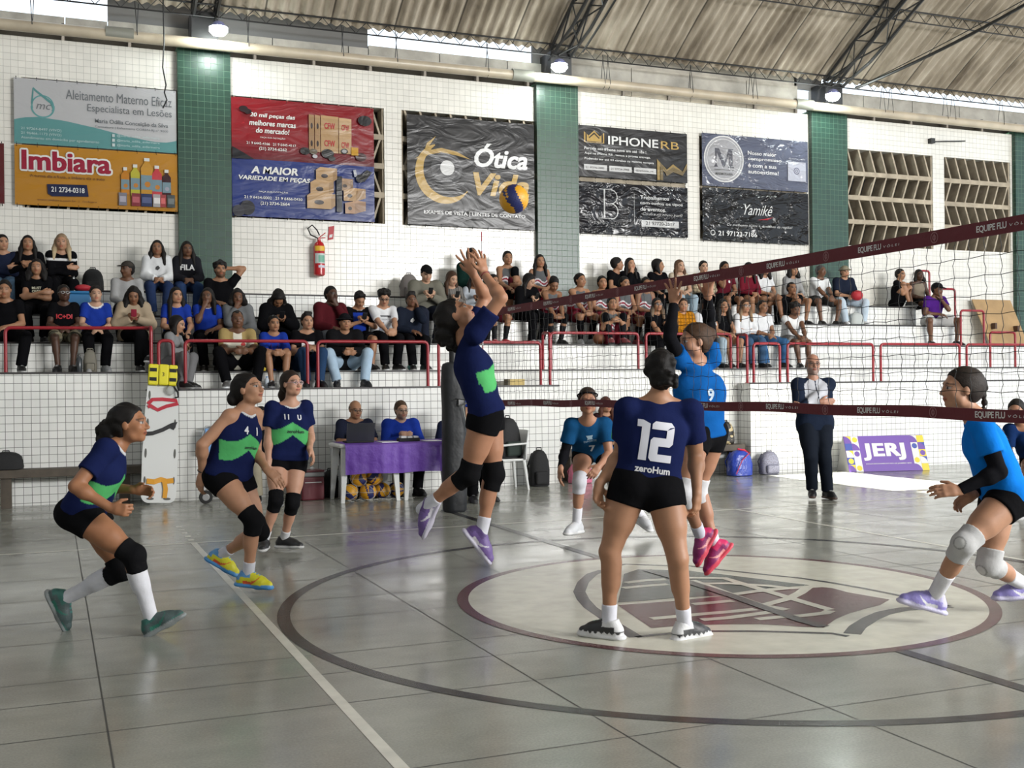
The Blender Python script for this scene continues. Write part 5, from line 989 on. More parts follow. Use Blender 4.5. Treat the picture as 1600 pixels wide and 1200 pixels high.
# ================================================================= PLAYERS AND OFFICIALS
RIG = {
 'A': {'pel': (0.174, 7.13, 0.739), 'nk': (0.364, 7.052, 1.136), 'hd': (0.432, 7.024, 1.246), 'shL': (0.357, 7.206, 1.094), 'shR': (0.291, 6.931, 1.103), 'che': (0.292, 7.082, 0.985), 'pr': (-0.381, -0.925, 0.0), 'cr': (-0.234, -0.972, 0.029), 'hf': (0.922, -0.379, 0.08), 'hu': (0.0, 0.0, 1.0), 'elL': (0.295, 7.313, 0.854), 'wrL': (0.458, 7.143, 0.846), 'knL': (0.385, 7.152, 0.364), 'anL': (0.061, 7.307, 0.189), 'tdL': (0.379, -0.156, -0.912), 'suL': (0.843, -0.347, 0.41), 'handL': {'d': (0.924, -0.38, -0.05), 'n': (-0.34, -0.827, -0.447), 't': (0.266, -0.109, 0.958), 'curl': 0.7}, 'elR': (0.124, 6.859, 0.903), 'wrR': (0.313, 6.803, 0.775), 'knR': (0.437, 6.912, 0.481), 'anR': (0.536, 6.927, 0.094), 'tdR': (0.81, -0.334, 0.482), 'suR': (-0.446, 0.183, 0.876), 'handR': {'d': (0.873, -0.466, -0.148), 'n': (0.287, 0.958, 0.0), 't': (0.181, -0.075, 0.981), 'curl': 1.3}, 's': 1.0},
 'B': {'pel': (1.162, 8.173, 0.834), 'nk': (1.285, 8.122, 1.312), 'hd': (1.308, 8.113, 1.44), 'shL': (1.365, 8.197, 1.259), 'shR': (1.164, 8.064, 1.252), 'che': (1.239, 8.141, 1.13), 'pr': (-0.879, -0.442, 0.179), 'cr': (-0.832, -0.554, -0.027), 'hf': (0.701, -0.668, 0.251), 'hu': (0.0, 0.0, 1.0), 'elL': (1.37, 8.218, 0.984), 'wrL': (1.416, 8.014, 0.866), 'knL': (1.382, 8.178, 0.415), 'anL': (1.145, 8.45, 0.225), 'tdL': (0.76, -0.43, -0.487), 'suL': (0.414, -0.17, 0.894), 'handL': {'d': (0.634, -0.454, -0.625), 'n': (-0.161, 0.806, -0.57), 't': (0.549, -0.474, 0.688), 'curl': 0.35}, 'elR': (0.97, 8.041, 1.058), 'wrR': (0.983, 8.16, 0.851), 'knR': (1.307, 7.974, 0.523), 'anR': (1.282, 8.069, 0.127), 'tdR': (0.828, -0.552, -0.098), 'suR': (0.0, 0.0, 1.0), 'handR': {'d': (-0.224, 0.092, -0.97), 'n': (0.859, 0.511, 0.0), 't': (0.306, -0.928, -0.212), 'curl': 0.6}, 's': 1.02},
 'C': {'pel': (1.921, 9.915, 0.826), 'nk': (1.957, 9.9, 1.317), 'hd': (1.963, 9.865, 1.481), 'shL': (2.092, 9.921, 1.269), 'shR': (1.792, 9.892, 1.27), 'che': (1.943, 9.906, 1.13), 'pr': (-0.992, 0.097, 0.076), 'cr': (-0.996, -0.094, 0.001), 'hf': (0.447, -0.889, 0.1), 'hu': (0.0, 0.0, 1.0), 'elL': (2.146, 9.97, 1.018), 'wrL': (2.097, 9.778, 0.906), 'knL': (1.94, 9.779, 0.438), 'anL': (1.903, 9.977, 0.106), 'tdL': (0.805, -0.594, 0.0), 'suL': (0.0, 0.0, 1.0), 'handL': {'d': (0.331, -0.347, -0.877), 'n': (-0.925, 0.381, 0.0), 't': (-0.099, -0.995, 0.0), 'curl': 0.6}, 'elR': (1.757, 9.886, 1.01), 'wrR': (1.745, 9.838, 0.788), 'knR': (1.79, 9.736, 0.475), 'anR': (1.71, 9.872, 0.12), 'tdR': (-0.287, -0.958, 0.0), 'suR': (0.0, 0.0, 1.0), 'handR': {'d': (0.0, 0.0, -1.0), 'n': (0.925, -0.381, 0.0), 't': (-0.381, -0.925, 0.0), 'curl': 0.5}, 's': 0.97},
 'D': {'pel': (2.68, 6.953, 1.271), 'nk': (2.54, 7.011, 1.779), 'hd': (2.498, 7.028, 1.916), 'shL': (2.628, 7.115, 1.811), 'shR': (2.569, 6.858, 1.798), 'che': (2.593, 6.989, 1.586), 'pr': (-0.381, -0.925, 0.0), 'cr': (-0.224, -0.973, -0.047), 'hf': (0.643, -0.319, 0.696), 'hu': (-0.654, 0.269, 0.707), 'elL': (2.761, 7.166, 2.059), 'wrL': (2.617, 7.023, 2.204), 'knL': (2.751, 7.029, 0.85), 'anL': (2.665, 7.046, 0.457), 'tdL': (0.555, -0.228, -0.8), 'suL': (0.654, -0.269, 0.707), 'handL': {'d': (-0.343, 0.141, 0.928), 'n': (-0.163, -0.937, 0.309), 't': (-0.82, 0.572, 0.0), 'curl': 0.25, 'spread': 0.9}, 'elR': (2.706, 6.741, 2.021), 'wrR': (2.652, 6.911, 2.194), 'knR': (2.543, 6.945, 0.869), 'anR': (2.317, 7.189, 0.641), 'tdR': (-0.379, 0.156, -0.912), 'suR': (-0.843, 0.347, 0.41), 'handR': {'d': (-0.162, 0.12, 0.979), 'n': (-0.382, 0.917, 0.117), 't': (-0.782, -0.623, 0.0), 'curl': 0.25, 'spread': 0.9}, 's': 1.06},
 'E': {'pel': (3.144, 5.627, 0.897), 'nk': (3.21, 5.6, 1.383), 'hd': (3.245, 5.629, 1.526), 'shL': (3.04, 5.67, 1.308), 'shR': (3.388, 5.548, 1.293), 'che': (3.185, 5.61, 1.198), 'pr': (0.915, -0.377, -0.145), 'cr': (0.943, -0.33, -0.042), 'hf': (0.555, 0.832, 0.0), 'hu': (0.0, 0.0, 1.0), 'elL': (3.052, 5.765, 1.047), 'wrL': (2.881, 5.713, 0.884), 'knL': (2.932, 5.684, 0.499), 'anL': (2.937, 5.712, 0.088), 'tdL': (-0.657, 0.754, 0.0), 'suL': (0.0, 0.0, 1.0), 'handL': {'d': (-0.111, -0.008, -0.994), 'n': (0.385, -0.923, 0.0), 't': (0.859, 0.511, 0.0), 'curl': 0.8}, 'elR': (3.459, 5.609, 1.031), 'wrR': (3.396, 5.501, 0.823), 'knR': (3.251, 5.476, 0.469), 'anR': (3.335, 5.548, 0.072), 'tdR': (0.986, 0.167, 0.0), 'suR': (0.0, 0.0, 1.0), 'handR': {'d': (-0.046, 0.019, -0.999), 'n': (-0.531, 0.847, 0.0), 't': (-0.028, 1.0, 0.0), 'curl': 0.8}, 's': 1.03},
 'F': {'pel': (4.77, 9.586, 0.818), 'nk': (4.582, 9.307, 1.128), 'hd': (4.544, 9.225, 1.295), 'shL': (4.746, 9.293, 1.077), 'shR': (4.466, 9.408, 1.074), 'che': (4.653, 9.413, 1.01), 'pr': (-0.873, 0.476, -0.101), 'cr': (-0.925, 0.381, -0.009), 'hf': (-0.381, -0.925, 0.0), 'hu': (0.0, 0.0, 1.0), 'elL': (4.76, 9.225, 0.808), 'wrL': (4.586, 9.089, 0.71), 'knL': (4.925, 9.318, 0.467), 'anL': (5.208, 9.427, 0.188), 'tdL': (0.069, -0.946, -0.318), 'suL': (0.0, 0.0, 1.0), 'handL': {'d': (-0.71, -0.223, -0.667), 'n': (-0.238, 0.757, -0.609), 't': (-0.654, 0.269, 0.707), 'curl': 0.6}, 'elR': (4.426, 9.48, 0.809), 'wrR': (4.306, 9.312, 0.683), 'knR': (4.509, 9.343, 0.547), 'anR': (4.522, 9.439, 0.147), 'tdR': (-0.859, -0.511, 0.0), 'suR': (0.0, 0.0, 1.0), 'handR': {'d': (-0.174, -0.035, -0.984), 'n': (0.981, -0.192, 0.0), 't': (-0.381, -0.925, 0.0), 'curl': 0.5}, 's': 1.03},
 'G': {'pel': (4.403, 7.001, 1.092), 'nk': (4.34, 7.027, 1.605), 'hd': (4.316, 7.004, 1.753), 'shL': (4.476, 7.036, 1.633), 'shR': (4.192, 7.023, 1.633), 'che': (4.364, 7.017, 1.41), 'pr': (-0.94, -0.325, -0.1), 'cr': (-0.999, -0.046, 0.0), 'hf': (-0.995, 0.084, -0.05), 'hu': (0.0, 0.0, 1.0), 'elL': (4.496, 7.088, 1.922), 'wrL': (4.383, 6.923, 2.082), 'knL': (4.416, 7.145, 0.666), 'anL': (4.504, 7.046, 0.251), 'tdL': (-0.692, 0.078, -0.718), 'suL': (-0.654, 0.269, 0.707), 'handL': {'d': (-0.075, -0.181, 0.981), 'n': (-0.795, -0.57, -0.207), 't': (-0.832, 0.555, 0.0), 'curl': 0.15, 'spread': 0.7}, 'elR': (4.015, 6.839, 1.779), 'wrR': (4.084, 6.895, 2.02), 'knR': (4.131, 6.869, 0.677), 'anR': (4.361, 7.018, 0.338), 'tdR': (-0.535, 0.005, -0.845), 'suR': (-0.702, 0.289, 0.651), 'handR': {'d': (-0.137, -0.206, 0.969), 'n': (-0.795, -0.57, -0.207), 't': (0.832, -0.555, 0.0), 'curl': 0.15, 'spread': 0.7}, 's': 1.09},
 'H': {'pel': (5.269, 5.076, 0.772), 'nk': (5.097, 5.147, 1.256), 'hd': (5.031, 5.174, 1.402), 'shL': (5.024, 5.015, 1.197), 'shR': (5.239, 5.251, 1.184), 'che': (5.163, 5.12, 1.072), 'pr': (0.459, 0.888, 0.033), 'cr': (0.675, 0.737, -0.038), 'hf': (-0.931, 0.362, 0.05), 'hu': (0.0, 0.0, 1.0), 'elL': (5.072, 4.926, 0.923), 'wrL': (4.865, 5.026, 0.817), 'knL': (4.877, 5.002, 0.509), 'anL': (4.87, 5.24, 0.164), 'tdL': (-0.89, 0.367, 0.27), 'suL': (0.249, -0.103, 0.963), 'handL': {'d': (-0.925, 0.381, 0.0), 'n': (0.421, 0.768, -0.483), 't': (0.005, 0.513, 0.858), 'curl': 0.45}, 'elR': (5.341, 5.233, 0.912), 'wrR': (5.137, 5.185, 0.768), 'knR': (5.22, 5.158, 0.346), 'anR': (5.595, 5.245, 0.179), 'tdR': (-0.924, 0.38, -0.05), 'suR': (0.0, 0.0, 1.0), 'handR': {'d': (-0.808, 0.333, -0.486), 'n': (-0.34, -0.827, -0.447), 't': (-0.292, 0.12, 0.949), 'curl': 0.5}, 's': 1.08},
 'I': {'pel': (9.649, 8.842, 0.67), 'nk': (9.302, 8.715, 0.973), 'hd': (9.178, 8.68, 1.122), 'shL': (9.464, 8.67, 0.924), 'shR': (9.179, 8.766, 0.928), 'che': (9.434, 8.764, 0.858), 'pr': (-0.668, 0.491, -0.56), 'cr': (-0.948, 0.318, 0.013), 'hf': (-0.855, -0.509, -0.1), 'hu': (0.0, 0.0, 1.0), 'elL': (9.526, 8.638, 0.655), 'wrL': (9.35, 8.587, 0.497), 'knL': (9.522, 8.595, 0.392), 'anL': (9.694, 8.662, 0.023), 'tdL': (-0.63, -0.776, 0.0), 'suL': (0.0, 0.0, 1.0), 'elR': (9.179, 8.807, 0.653), 'wrR': (9.128, 8.624, 0.503), 'knR': (9.303, 8.651, 0.407), 'anR': (9.372, 8.794, 0.027), 'tdR': (-0.968, -0.25, 0.0), 'suR': (0.0, 0.0, 1.0), 's': 1.03},
 'coach': {'pel': (8.697, 11.343, 0.955), 'nk': (8.68, 11.35, 1.492), 'hd': (8.669, 11.333, 1.665), 'shL': (8.854, 11.279, 1.411), 'shR': (8.512, 11.42, 1.415), 'che': (8.686, 11.348, 1.288), 'pr': (-0.924, 0.38, -0.033), 'cr': (-0.925, 0.381, 0.011), 'hf': (-0.399, -0.917, 0.0), 'hu': (0.0, 0.0, 1.0), 'elL': (8.619, 11.211, 1.247), 'wrL': (8.388, 11.169, 1.146), 'knL': (8.731, 11.203, 0.517), 'anL': (8.834, 11.287, 0.102), 'tdL': (-0.192, -0.981, 0.0), 'suL': (0.0, 0.0, 1.0), 'handL': {'d': (-0.92, 0.379, -0.1), 'n': (0.381, 0.925, 0.0), 't': (0.0, 0.0, 1.0), 'curl': 0.8}, 'elR': (8.423, 11.287, 1.167), 'wrR': (8.612, 11.119, 1.203), 'knR': (8.549, 11.235, 0.523), 'anR': (8.659, 11.359, 0.12), 'tdR': (-0.594, -0.805, 0.0), 'suR': (0.0, 0.0, 1.0), 'handR': {'d': (0.925, -0.381, 0.0), 'n': (0.381, 0.925, 0.0), 't': (0.0, 0.0, 1.0), 'curl': 0.3}, 's': 1.09},
 'ref': {'pel': (4.918, 13.007, 0.876), 'nk': (4.909, 13.011, 1.464), 'hd': (4.867, 13.028, 1.639), 'shL': (5.01, 13.099, 1.383), 'shR': (4.735, 12.953, 1.387), 'che': (4.913, 13.009, 1.241), 'pr': (-0.859, -0.511, -0.01), 'cr': (-0.883, -0.47, 0.011), 'hf': (0.454, -0.891, 0.0), 'hu': (0.0, 0.0, 1.0), 'elL': (5.032, 13.042, 1.101), 'wrL': (5.006, 12.971, 0.861), 'knL': (4.917, 12.9, 0.465), 'anL': (5.02, 13.073, 0.088), 'tdL': (0.511, -0.859, 0.0), 'suL': (0.0, 0.0, 1.0), 'elR': (4.713, 12.955, 1.099), 'wrR': (4.753, 12.859, 0.87), 'knR': (4.756, 12.838, 0.451), 'anR': (4.822, 13.046, 0.083), 'tdR': (-0.192, -0.981, 0.0), 'suR': (0.0, 0.0, 1.0), 's': 1.07}}

NAVY, GREEN, PBLUE = (.009, .014, .060), (.085, .40, .13), (.006, .10, .38)
def f_zero(V, C, u, v, f, rig):        # navy jersey with a green chevron across the belly
    a = np.abs(u); top = -.035+.055*np.clip(1-a/.10, 0, 1)-.02*np.clip((a-.1)/.05, 0, 1); m = (f > -.015) & (v < top) & (v > top-.115-.02*np.clip(a/.12, 0, 1)) & (a < .19); C[m, :3] = GREEN
def f_back(V, C, u, v, f, rig):
    a = np.abs(u); m = (f > .05) & (v < -.03) & (v > -.14); C[m, :3] = GREEN
def f_teal(V, C, u, v, f, rig):
    m = (np.abs(u) > .125) & (f > -.2) & (v < 0); C[m, :3] = A3(C[0, :3])*.6
def team(**k): return dict(shirt=NAVY, sleeve=.62, collar=(.55, .56, .58), collw=.022, shirt_f=f_zero, hem=-.005, legs=('spandex', (.006, .006, .007)), fem=True, loose=.012, neck=.072, wr=.0068, **k)
def blue(**k): return dict(shirt=PBLUE, sleeve=.62, hem=.02, legs=('spandex', (.006, .006, .007)), fem=True, loose=.014, neck=.066, wr=.0068, **k)
ZERO = 'zeroHum'
PL = {}
def player(key, label, sp, base=None, h=.0058):
    r = RIG[key]; r = dict(r)
    for S_, q_ in (('L', 1), ('R', -1)): r['hip'+S_] = A3(r['pel'])-A3(r['pr'])*.088*r['s']*q_+A3((0, 0, -.01))
    an = (A3(r['anL'])+A3(r['anR']))/2; b = base or (float(an[0]), float(an[1]), 0.0)
    o = build_person(r, sp, b, 'person', label, None, h); PL[key] = (o, r); return o, r
if PLAYERS:
    o, r = player('A', 'player crouching at far left in navy jersey, tall white socks and black knee pads', dict(team(), skin=(.36, .185, .105), hair='frizzbun', pads=(.008, .008, .009), socks=((.60, .60, .64), .30), shoes=((.055, .085, .085), (.20, .22, .22), (.03, .12, .10)), lace=(.05, .22, .18), swoosh=(.02, .14, .10), leg=1.05))
    decal(o, r, '7', .0, -.03, height=.20, color=(.6, .6, .62), side='back', bold=.03); decal(o, r, ZERO, 0, -.22, width=.20, color=(.6, .6, .62), side='back', bold=.02); decal(o, r, '1', .07, .03, height=.05, color=(.6, .6, .62))
    o, r = player('B', 'player in sleeveless navy jersey with yellow and blue shoes', dict(team(), skin=(.50, .30, .205), hair='lowbun', pads=(.008, .008, .009), socks=((.6, .6, .66), .10), shoes=((.62, .58, .02), (.06, .25, .55), (.10, .30, .60)), lace=(.08, .28, .55), swoosh=(.62, .08, .02), leg=1.06)|dict(sleeve=0, collw=.02, neck=.078))
    decal(o, r, '4', -.045, .045, height=.055, color=(.6, .6, .62), bold=.03); decal(o, r, '1', .055, .045, height=.055, color=(.6, .6, .62), bold=.03); decal(o, r, ZERO, .035, -.075, width=.13, color=(.01, .02, .02), bold=.02)
    q = MB(); w_ = A3(r['wrR']); d_ = nrm(A3(r['wrR'])-A3(r['elR'])); a_ = nrm(np.cross(d_, (0, 1, .2))); b_ = np.cross(d_, a_); w_ = w_-d_*.03
    q.tube([w_+a_*.030*math.cos(t)+b_*.030*math.sin(t) for t in np.linspace(0, 2*PI, 17)[:-1]], .004, 6, closed=True); q.build('wristband', m_lens, o)
    o, r = player('C', 'player with pink-rimmed glasses, navy jersey, standing in black shoes and black knee pads', dict(team(), skin=(.56, .35, .265), hair='pony', pony=(0, -.8, -.3), hcol=(.022, .013, .009), glasses=(.55, .35, .38), pads=(.008, .008, .009), socks=((.62, .62, .64), .10), shoes=((.010, .010, .011), (.50, .50, .50)), leg=1.0, lace=(.01, .01, .01)))
    decal(o, r, '11', -.055, .065, height=.045, color=(.6, .6, .62), bold=.03); decal(o, r, 'U', .06, .065, height=.045, color=(.6, .6, .62), bold=.04); decal(o, r, ZERO, .03, -.06, width=.16, color=(.01, .02, .02), bold=.02)
    o, r = player('D', 'setter in navy jersey leaping with both hands overhead in purple shoes', dict(team(), skin=(.42, .235, .155), hair='frizzbun', pads=(.008, .008, .009), socks=((.60, .60, .66), .11), shoes=((.15, .09, .28), (.50, .48, .58), (.09, .05, .18)), lace=(.06, .04, .12), swoosh=(.6, .58, .62), leg=1.06))
    decal(o, r, ZERO, .05, -.08, width=.10, color=(.01, .02, .02), bold=.02)
    q = MB(); w_ = A3(r['wrR']); d_ = nrm(A3(r['wrR'])-A3(r['elR'])); a_ = nrm(np.cross(d_, (0, 1, .2))); b_ = np.cross(d_, a_); w_ = w_-d_*.02
    q.tube([w_+a_*.029*math.cos(t)+b_*.029*math.sin(t) for t in np.linspace(0, 2*PI, 17)[:-1]], .004, 6, closed=True); q.build('wristband', mat('red_band', (.2, .03, .03), .6), o)
    o, r = player('E', 'player seen from behind wearing number 12 with black and white shoes', dict(team(), skin=(.42, .245, .16), hair='messybun', hthick=.018, socks=((.62, .62, .68), .11), shoes=((.02, .02, .022), (.62, .62, .63), (.60, .60, .61)), lace=(.1, .3, .22), leg=1.10, arm=1.10, w=1.06, head=.97)|dict(sleeve=.66, hem=.03, shirt_f=f_back, spiky=1, legs=('spandex', (.006, .006, .007)), frac=.30))
    o_, z_ = [], 0
    one = [[(0, 3.3), (0, 4.0), (.55, 4.0), (1.25, 3.7), (1.25, 0), (.45, 0), (.45, 3.3)]]
    two = [[(1.75, 4.0), (1.45, 3.7), (1.45, 3.2), (3.0, 3.2), (3.3, 3.5), (3.75, 3.6), (3.4, 4.0)], [(3.0, 3.2), (3.75, 3.55), (3.75, 1.9), (3.0, 2.1)], [(3.0, 2.4), (3.75, 2.2), (3.75, 1.9), (3.45, 1.55), (2.3, 1.55), (2.3, 2.4)], [(2.3, 2.4), (1.7, 2.4), (1.45, 2.1), (1.45, .3), (1.7, 0), (2.3, .7)], [(1.7, 0), (3.75, 0), (3.75, .75), (2.3, .75)]]
    decal(o, r, None, -.01, -.068, height=.225, color=(.60, .60, .66), side='back', polys=one+two, name='back_number', cuts=3)
    decal(o, r, ZERO, 0, -.228, width=.20, color=(.6, .6, .62), side='back', bold=.03)
    o, r = player('F', 'blue number 7 player crouching on the far side of the net in a black headband', dict(blue(), skin=(.40, .23, .16), hair='bun', hcol=(.03, .018, .012), band=(.008, .008, .009), pads=(.50, .50, .54), socks=((.60, .60, .64), .16), shoes=((.50, .51, .53), (.55, .55, .55)), armsleeve=(.008, .008, .01), armside='R')|dict(shirt=(.008, .06, .155)))
    decal(o, r, '7', .01, -.10, height=.085, color=(.5, .55, .6), bold=.03); decal(o, r, 'ESPORTE', 0, .01, width=.12, color=(.3, .42, .5)); decal(o, r, None, 0, .05, height=.04, color=(.3, .42, .5), name='chest_emblem', polys=[[(0, 0), (1.4, 0), (1.2, .3), (1.5, 1), (.9, .6), (.7, 1), (.5, .6), (-.1, 1), (.2, .3)]])
    o, r = player('G', 'blocker in blue shirt leaping with both arms up and pink shoes', dict(blue(), skin=(.42, .24, .165), hair='bun', hcol=(.05, .026, .014), pads=(.58, .58, .60), socks=((.58, .58, .66), .11), shoes=((.22, .012, .11), (.62, .06, .10), (.55, .02, .12)), armsleeve=(.008, .008, .01), swoosh=(.7, .3, .3), lace=(.2, .01, .1))|dict(shirt=(.006, .085, .30), sleeve=.38, w=.97, hipk=.82, cw=.085))
    decal(o, r, '9', .0, -.05, height=.09, color=(.4, .5, .6), bold=.03)
    o, r = player('H', 'tall player at right edge in bright blue shirt with a braid and lilac shoes', dict(blue(), skin=(.46, .28, .195), hair='braid', hcol=(.018, .012, .009), pads=(.42, .42, .42), padring=(.48, .48, .47), socks=((.62, .62, .65), .17), shoes=((.24, .21, .50), (.48, .46, .62), (.45, .43, .62)), lace=(.4, .38, .5), swoosh=(.62, .62, .64), armsleeve=(.008, .008, .01), leg=1.08)|dict(shirt=(.006, .16, .58)))
    decal(o, r, '1', .02, -.02, height=.22, color=(.6, .62, .66), side='back', bold=.03)
    o, r = player('I', 'player in dark blue shirt cut off by the right edge behind the lower tape', dict(blue(), skin=(.40, .23, .16), hair='bun', shoes=((.3, .3, .3), (.3, .3, .3)), socks=((.6, .6, .6), .12))|dict(shirt=(.006, .02, .075)), h=.009)
    o, r = player('coach', 'bald man in glasses and navy tracksuit with white chest, arms folded beside the court', dict(skin=(.48, .28, .21), fem=False, hair='bald', glasses=(.01, .01, .01), shirt=(.012, .018, .035), sleeve=2, loose=.026, hem=.10, neck=.064, legs=('pants', (.010, .013, .020)), shoes=(BK, (.06, .03, .02)), beard=(.30, .24, .22), w=1.12, belly=.05,
        shirt_f=lambda V, C, u, v, f, rig: C.__setitem__((slice(None), slice(0, 3)), np.where(((np.abs(u) < .105+(.02 if 1 else 0)) & (v > -.10) & (f > .02) & (np.abs(u) > .006) & (v < .19-.9*np.maximum(np.abs(u)-.05, 0)))[:, None], A3((.45, .46, .50)), C[:, :3]))), h=.008)
    o, r = player('ref', 'official in a royal blue shirt and black trousers standing behind the padded net post', dict(skin=SK['b'], fem=False, hair='short', shirt=BL2, sleeve=.7, hem=.12, legs=('pants', BK), shoes=(BK, BK)), h=.009)
    # people seated behind and beside the scorer's table
    def sitter(px, y, z, label, sp, s=1.05, foot=None, **k):
        x = px_to_x(px, y); rig = seated_rig(x, (y, z), (y-.42, 0), s, **k); o = build_person(rig, sp, (x, y, z), 'person', label, None, .0095); return o, rig
    sitter(553, 14.55, .42, 'bald man with glasses in a dark polo shirt at the scorer table behind a laptop', dict(skin=SK['b'], fem=False, hair='rim', hcol=(.1, .09, .08), glasses=(.01, .01, .01), shirt=(.015, .018, .035), sleeve=.8, legs=('pants', BK), w=1.12, belly=.04, shoes=(BK, BK)), arms='phone', look=(8, -8), w=1.12, fem=False, lean=.0, yaw=0)
    sitter(624, 14.60, .40, 'bearded man with glasses in a royal blue jacket at the scorer table', dict(skin=SK['p'], fem=False, hair='short', hcol=(.06, .035, .02), glasses=(.05, .05, .05), beard=(.22, .16, .12), shirt=BL2, sleeve=2, loose=.022, legs=('pants', BK), w=1.12, shoes=(BK, BK)), arms='phone', look=(5, -4), w=1.12, fem=False, lean=.05)
    sitter(703, 14.55, .40, 'person in a dark navy top bending over the table behind the padded post', dict(skin=SK['c'], fem=False, hair='short', shirt=(.012, .016, .04), sleeve=.8, legs=('pants', BK), w=1.05, shoes=(BK, BK)), arms='lap', look=(0, -25), fem=False, lean=.35)
    sitter(406, 14.60, .40, 'seated person in beige trousers and black top hidden between two navy players', dict(skin=SK['c'], fem=False, hair='short', shirt=(.008, .008, .01), sleeve=2, legs=('pants', (.30, .27, .20)), shoes=(BK, WH)), arms='lap', fem=False, s=1.0, look=(10, 0))
    sitter(942, 15.12, .45, 'auburn-haired girl seated against the wall behind the crouching number 7', dict(skin=SK['a'], hair='long', hcol=(.07, .025, .015), shirt=(.03, .012, .014), sleeve=.5, legs=('shorts', BK), shoes=(BK, BK)), arms='lap', s=1.0)
if SPECT:
    for i, d in enumerate(CROWD[:NLIM]): make_spectator(d, i)
# ================================================================= PROPS
def at(px, py, y):
    """point on the plane y = const seen at that photo position"""
    d = fwd+r2*((px-800)/1750.3)-u2*((py-600)/1750.3); t = y/d.y; return Vector((d.x*t, y, CAM_H+d.z*t))
NX = 4.22
m_tape = mat('maroon_vinyl', (.105, .009, .016), .7, bump=(18, .004)); m_white = mat('white_plastic', (.62, .63, .63), .35); m_wprint = mat('white_print', (.62, .61, .60), .5)
m_cord = mat('black_cord', (.012, .012, .012), .8); m_black = mat('black_fabric', (.010, .010, .011), .8, bump=(45, .004)); m_vinyl = mat('black_vinyl', (.006, .007, .009), .55, bump=(5, .02))
m_alu = mat('aluminium', (.5, .5, .5), .3, metal=.8)
# ---- the net
net = empty('volleyball_net', (NX, 6.5, 0), 'black volleyball net with maroon tapes stretched across the court to the padded post', 'net')
def z_top(y): return 2.24-.014*math.sin(PI*min(max((y-1.9)/9.1, 0), 1))
def z_bot(y): return 1.235+.03*math.sin(PI*min(max((y-1.9)/9.1, 0), 1))-.004*math.sin(y*5)
ys = np.linspace(1.9, 11.05, 100)
for nm, zf, hh in (('top_tape', z_top, -.075), ('bottom_tape', z_bot, .062)):
    q = MB(); vs = []
    for y in ys:
        z = zf(y); a, b = (z+hh, z) if hh < 0 else (z, z+hh); wv = .0025*math.sin(y*7)
        vs += [(NX-.006+wv, y, a), (NX-.007+wv, y, (a+b)/2), (NX-.006+wv, y, b), (NX+.006+wv, y, b), (NX+.006+wv, y, a)]
    fs = [(i*5+k_, i*5+(k_+1) % 5, (i+1)*5+(k_+1) % 5, (i+1)*5+k_) for i in range(len(ys)-1) for k_ in range(5)]; q.add(vs, fs+[(0, 1, 2, 3, 4), tuple((len(ys)-1)*5+k_ for k_ in (4, 3, 2, 1, 0))])
    tp = q.build(nm, m_tape, net)
    q = MB(); em = MB(); ed = MB()
    co, fs, sz = text_data('EQUIPE FLU', .02, 0, .92); co2, fs2, sz2 = text_data('VÔLEI', .0, .1, 1.5)
    zc = lambda y: zf(y)+hh/2
    for k_ in range(-2, 8):
        y0 = 4.216+.871*k_ if hh < 0 else 4.237+.872*k_
        if not 1.95 < y0 < 11: continue
        q.add([(NX-.0105, y0-float(a/sz[0])*.188, zc(y0)-.019+float(b/sz[1])*.038) for a, b in co], fs)
        q.add([(NX-.0105, y0-.205-float(a/sz2[0])*.125, zc(y0)-.008+float(b/sz2[1])*.016) for a, b in co2], fs2)
        ye = (4.50 if hh < 0 else 4.522)+.871*k_
        for r0, r1 in ((.022, .027), (.008, .013)):
            vs = [(NX-.0102, ye+r_*math.cos(a)*(1 if r1 > .02 else 1), zc(ye)+r_*math.sin(a)*1.1) for a in np.linspace(0, 2*PI, 17)[:-1] for r_ in (r0, r1)]; em.add(vs, [(2*i, 2*i+1, (2*i+3) % 32, (2*i+2) % 32) for i in range(16)])
        em.box(NX-.0104, NX-.010, ye-.003, ye+.003, zc(ye)-.02, zc(ye)+.02)
    q.build('tape_lettering', m_wprint, tp); em.build('tape_emblem', mat('pinkish_print', (.25, .10, .11), .5), tp)
q = MB(); rnd = random.Random(3)
def nx(y, z): return NX+.004*math.sin(y*9+z*14)
rows = 9
for i in range(int((11.0-1.95)/.1)):
    y = 1.97+.1*i; pts = []
    for k_ in range(rows*3+1):
        f = k_/(rows*3); z = z_bot(y)+.055+(z_top(y)-.07-z_bot(y)-.055)*f; pts.append((nx(y, z), y+.007*math.sin(k_*2.09+i*.7)+.006*math.sin(f*9+i*.3), z))
    q.tube(pts, .0019, 3, caps=False)
for j in range(1, rows):
    pts = []
    for i in range(185):
        y = 1.95+.0495*i; f = j/rows; z = z_bot(y)+.055+(z_top(y)-.07-z_bot(y)-.055)*f; pts.append((nx(y, z), y, z+.004*math.sin(i*1.57)-.004))
    q.tube(pts, .0019, 3, caps=False)
q.build('netting', m_cord, net)
q = MB()
for z, z2 in ((2.20, 2.25), (1.27, 1.30)):
    q.tube([(NX, 11.0, z), (4.27, 12.15, z2)], .005, 5); q.tube([(NX, 1.95, z), (4.25, .92, z2)], .005, 5)
q.build('tension_cord', m_cord, net)
an = MB()
for i in range(18): an.cyl((NX, 11.05, 1.27+.1*i), (NX, 11.05, 1.37+.1*i), .0055, n=8, c=(.30, .02, .03) if i % 2 else (.5, .5, .5))
an.build('net_antenna', mat('antenna_paint', (.5, .5, .5), .4, vcol=True), label='thin red and white antenna rod upright at the far end of the net', cat='antenna')
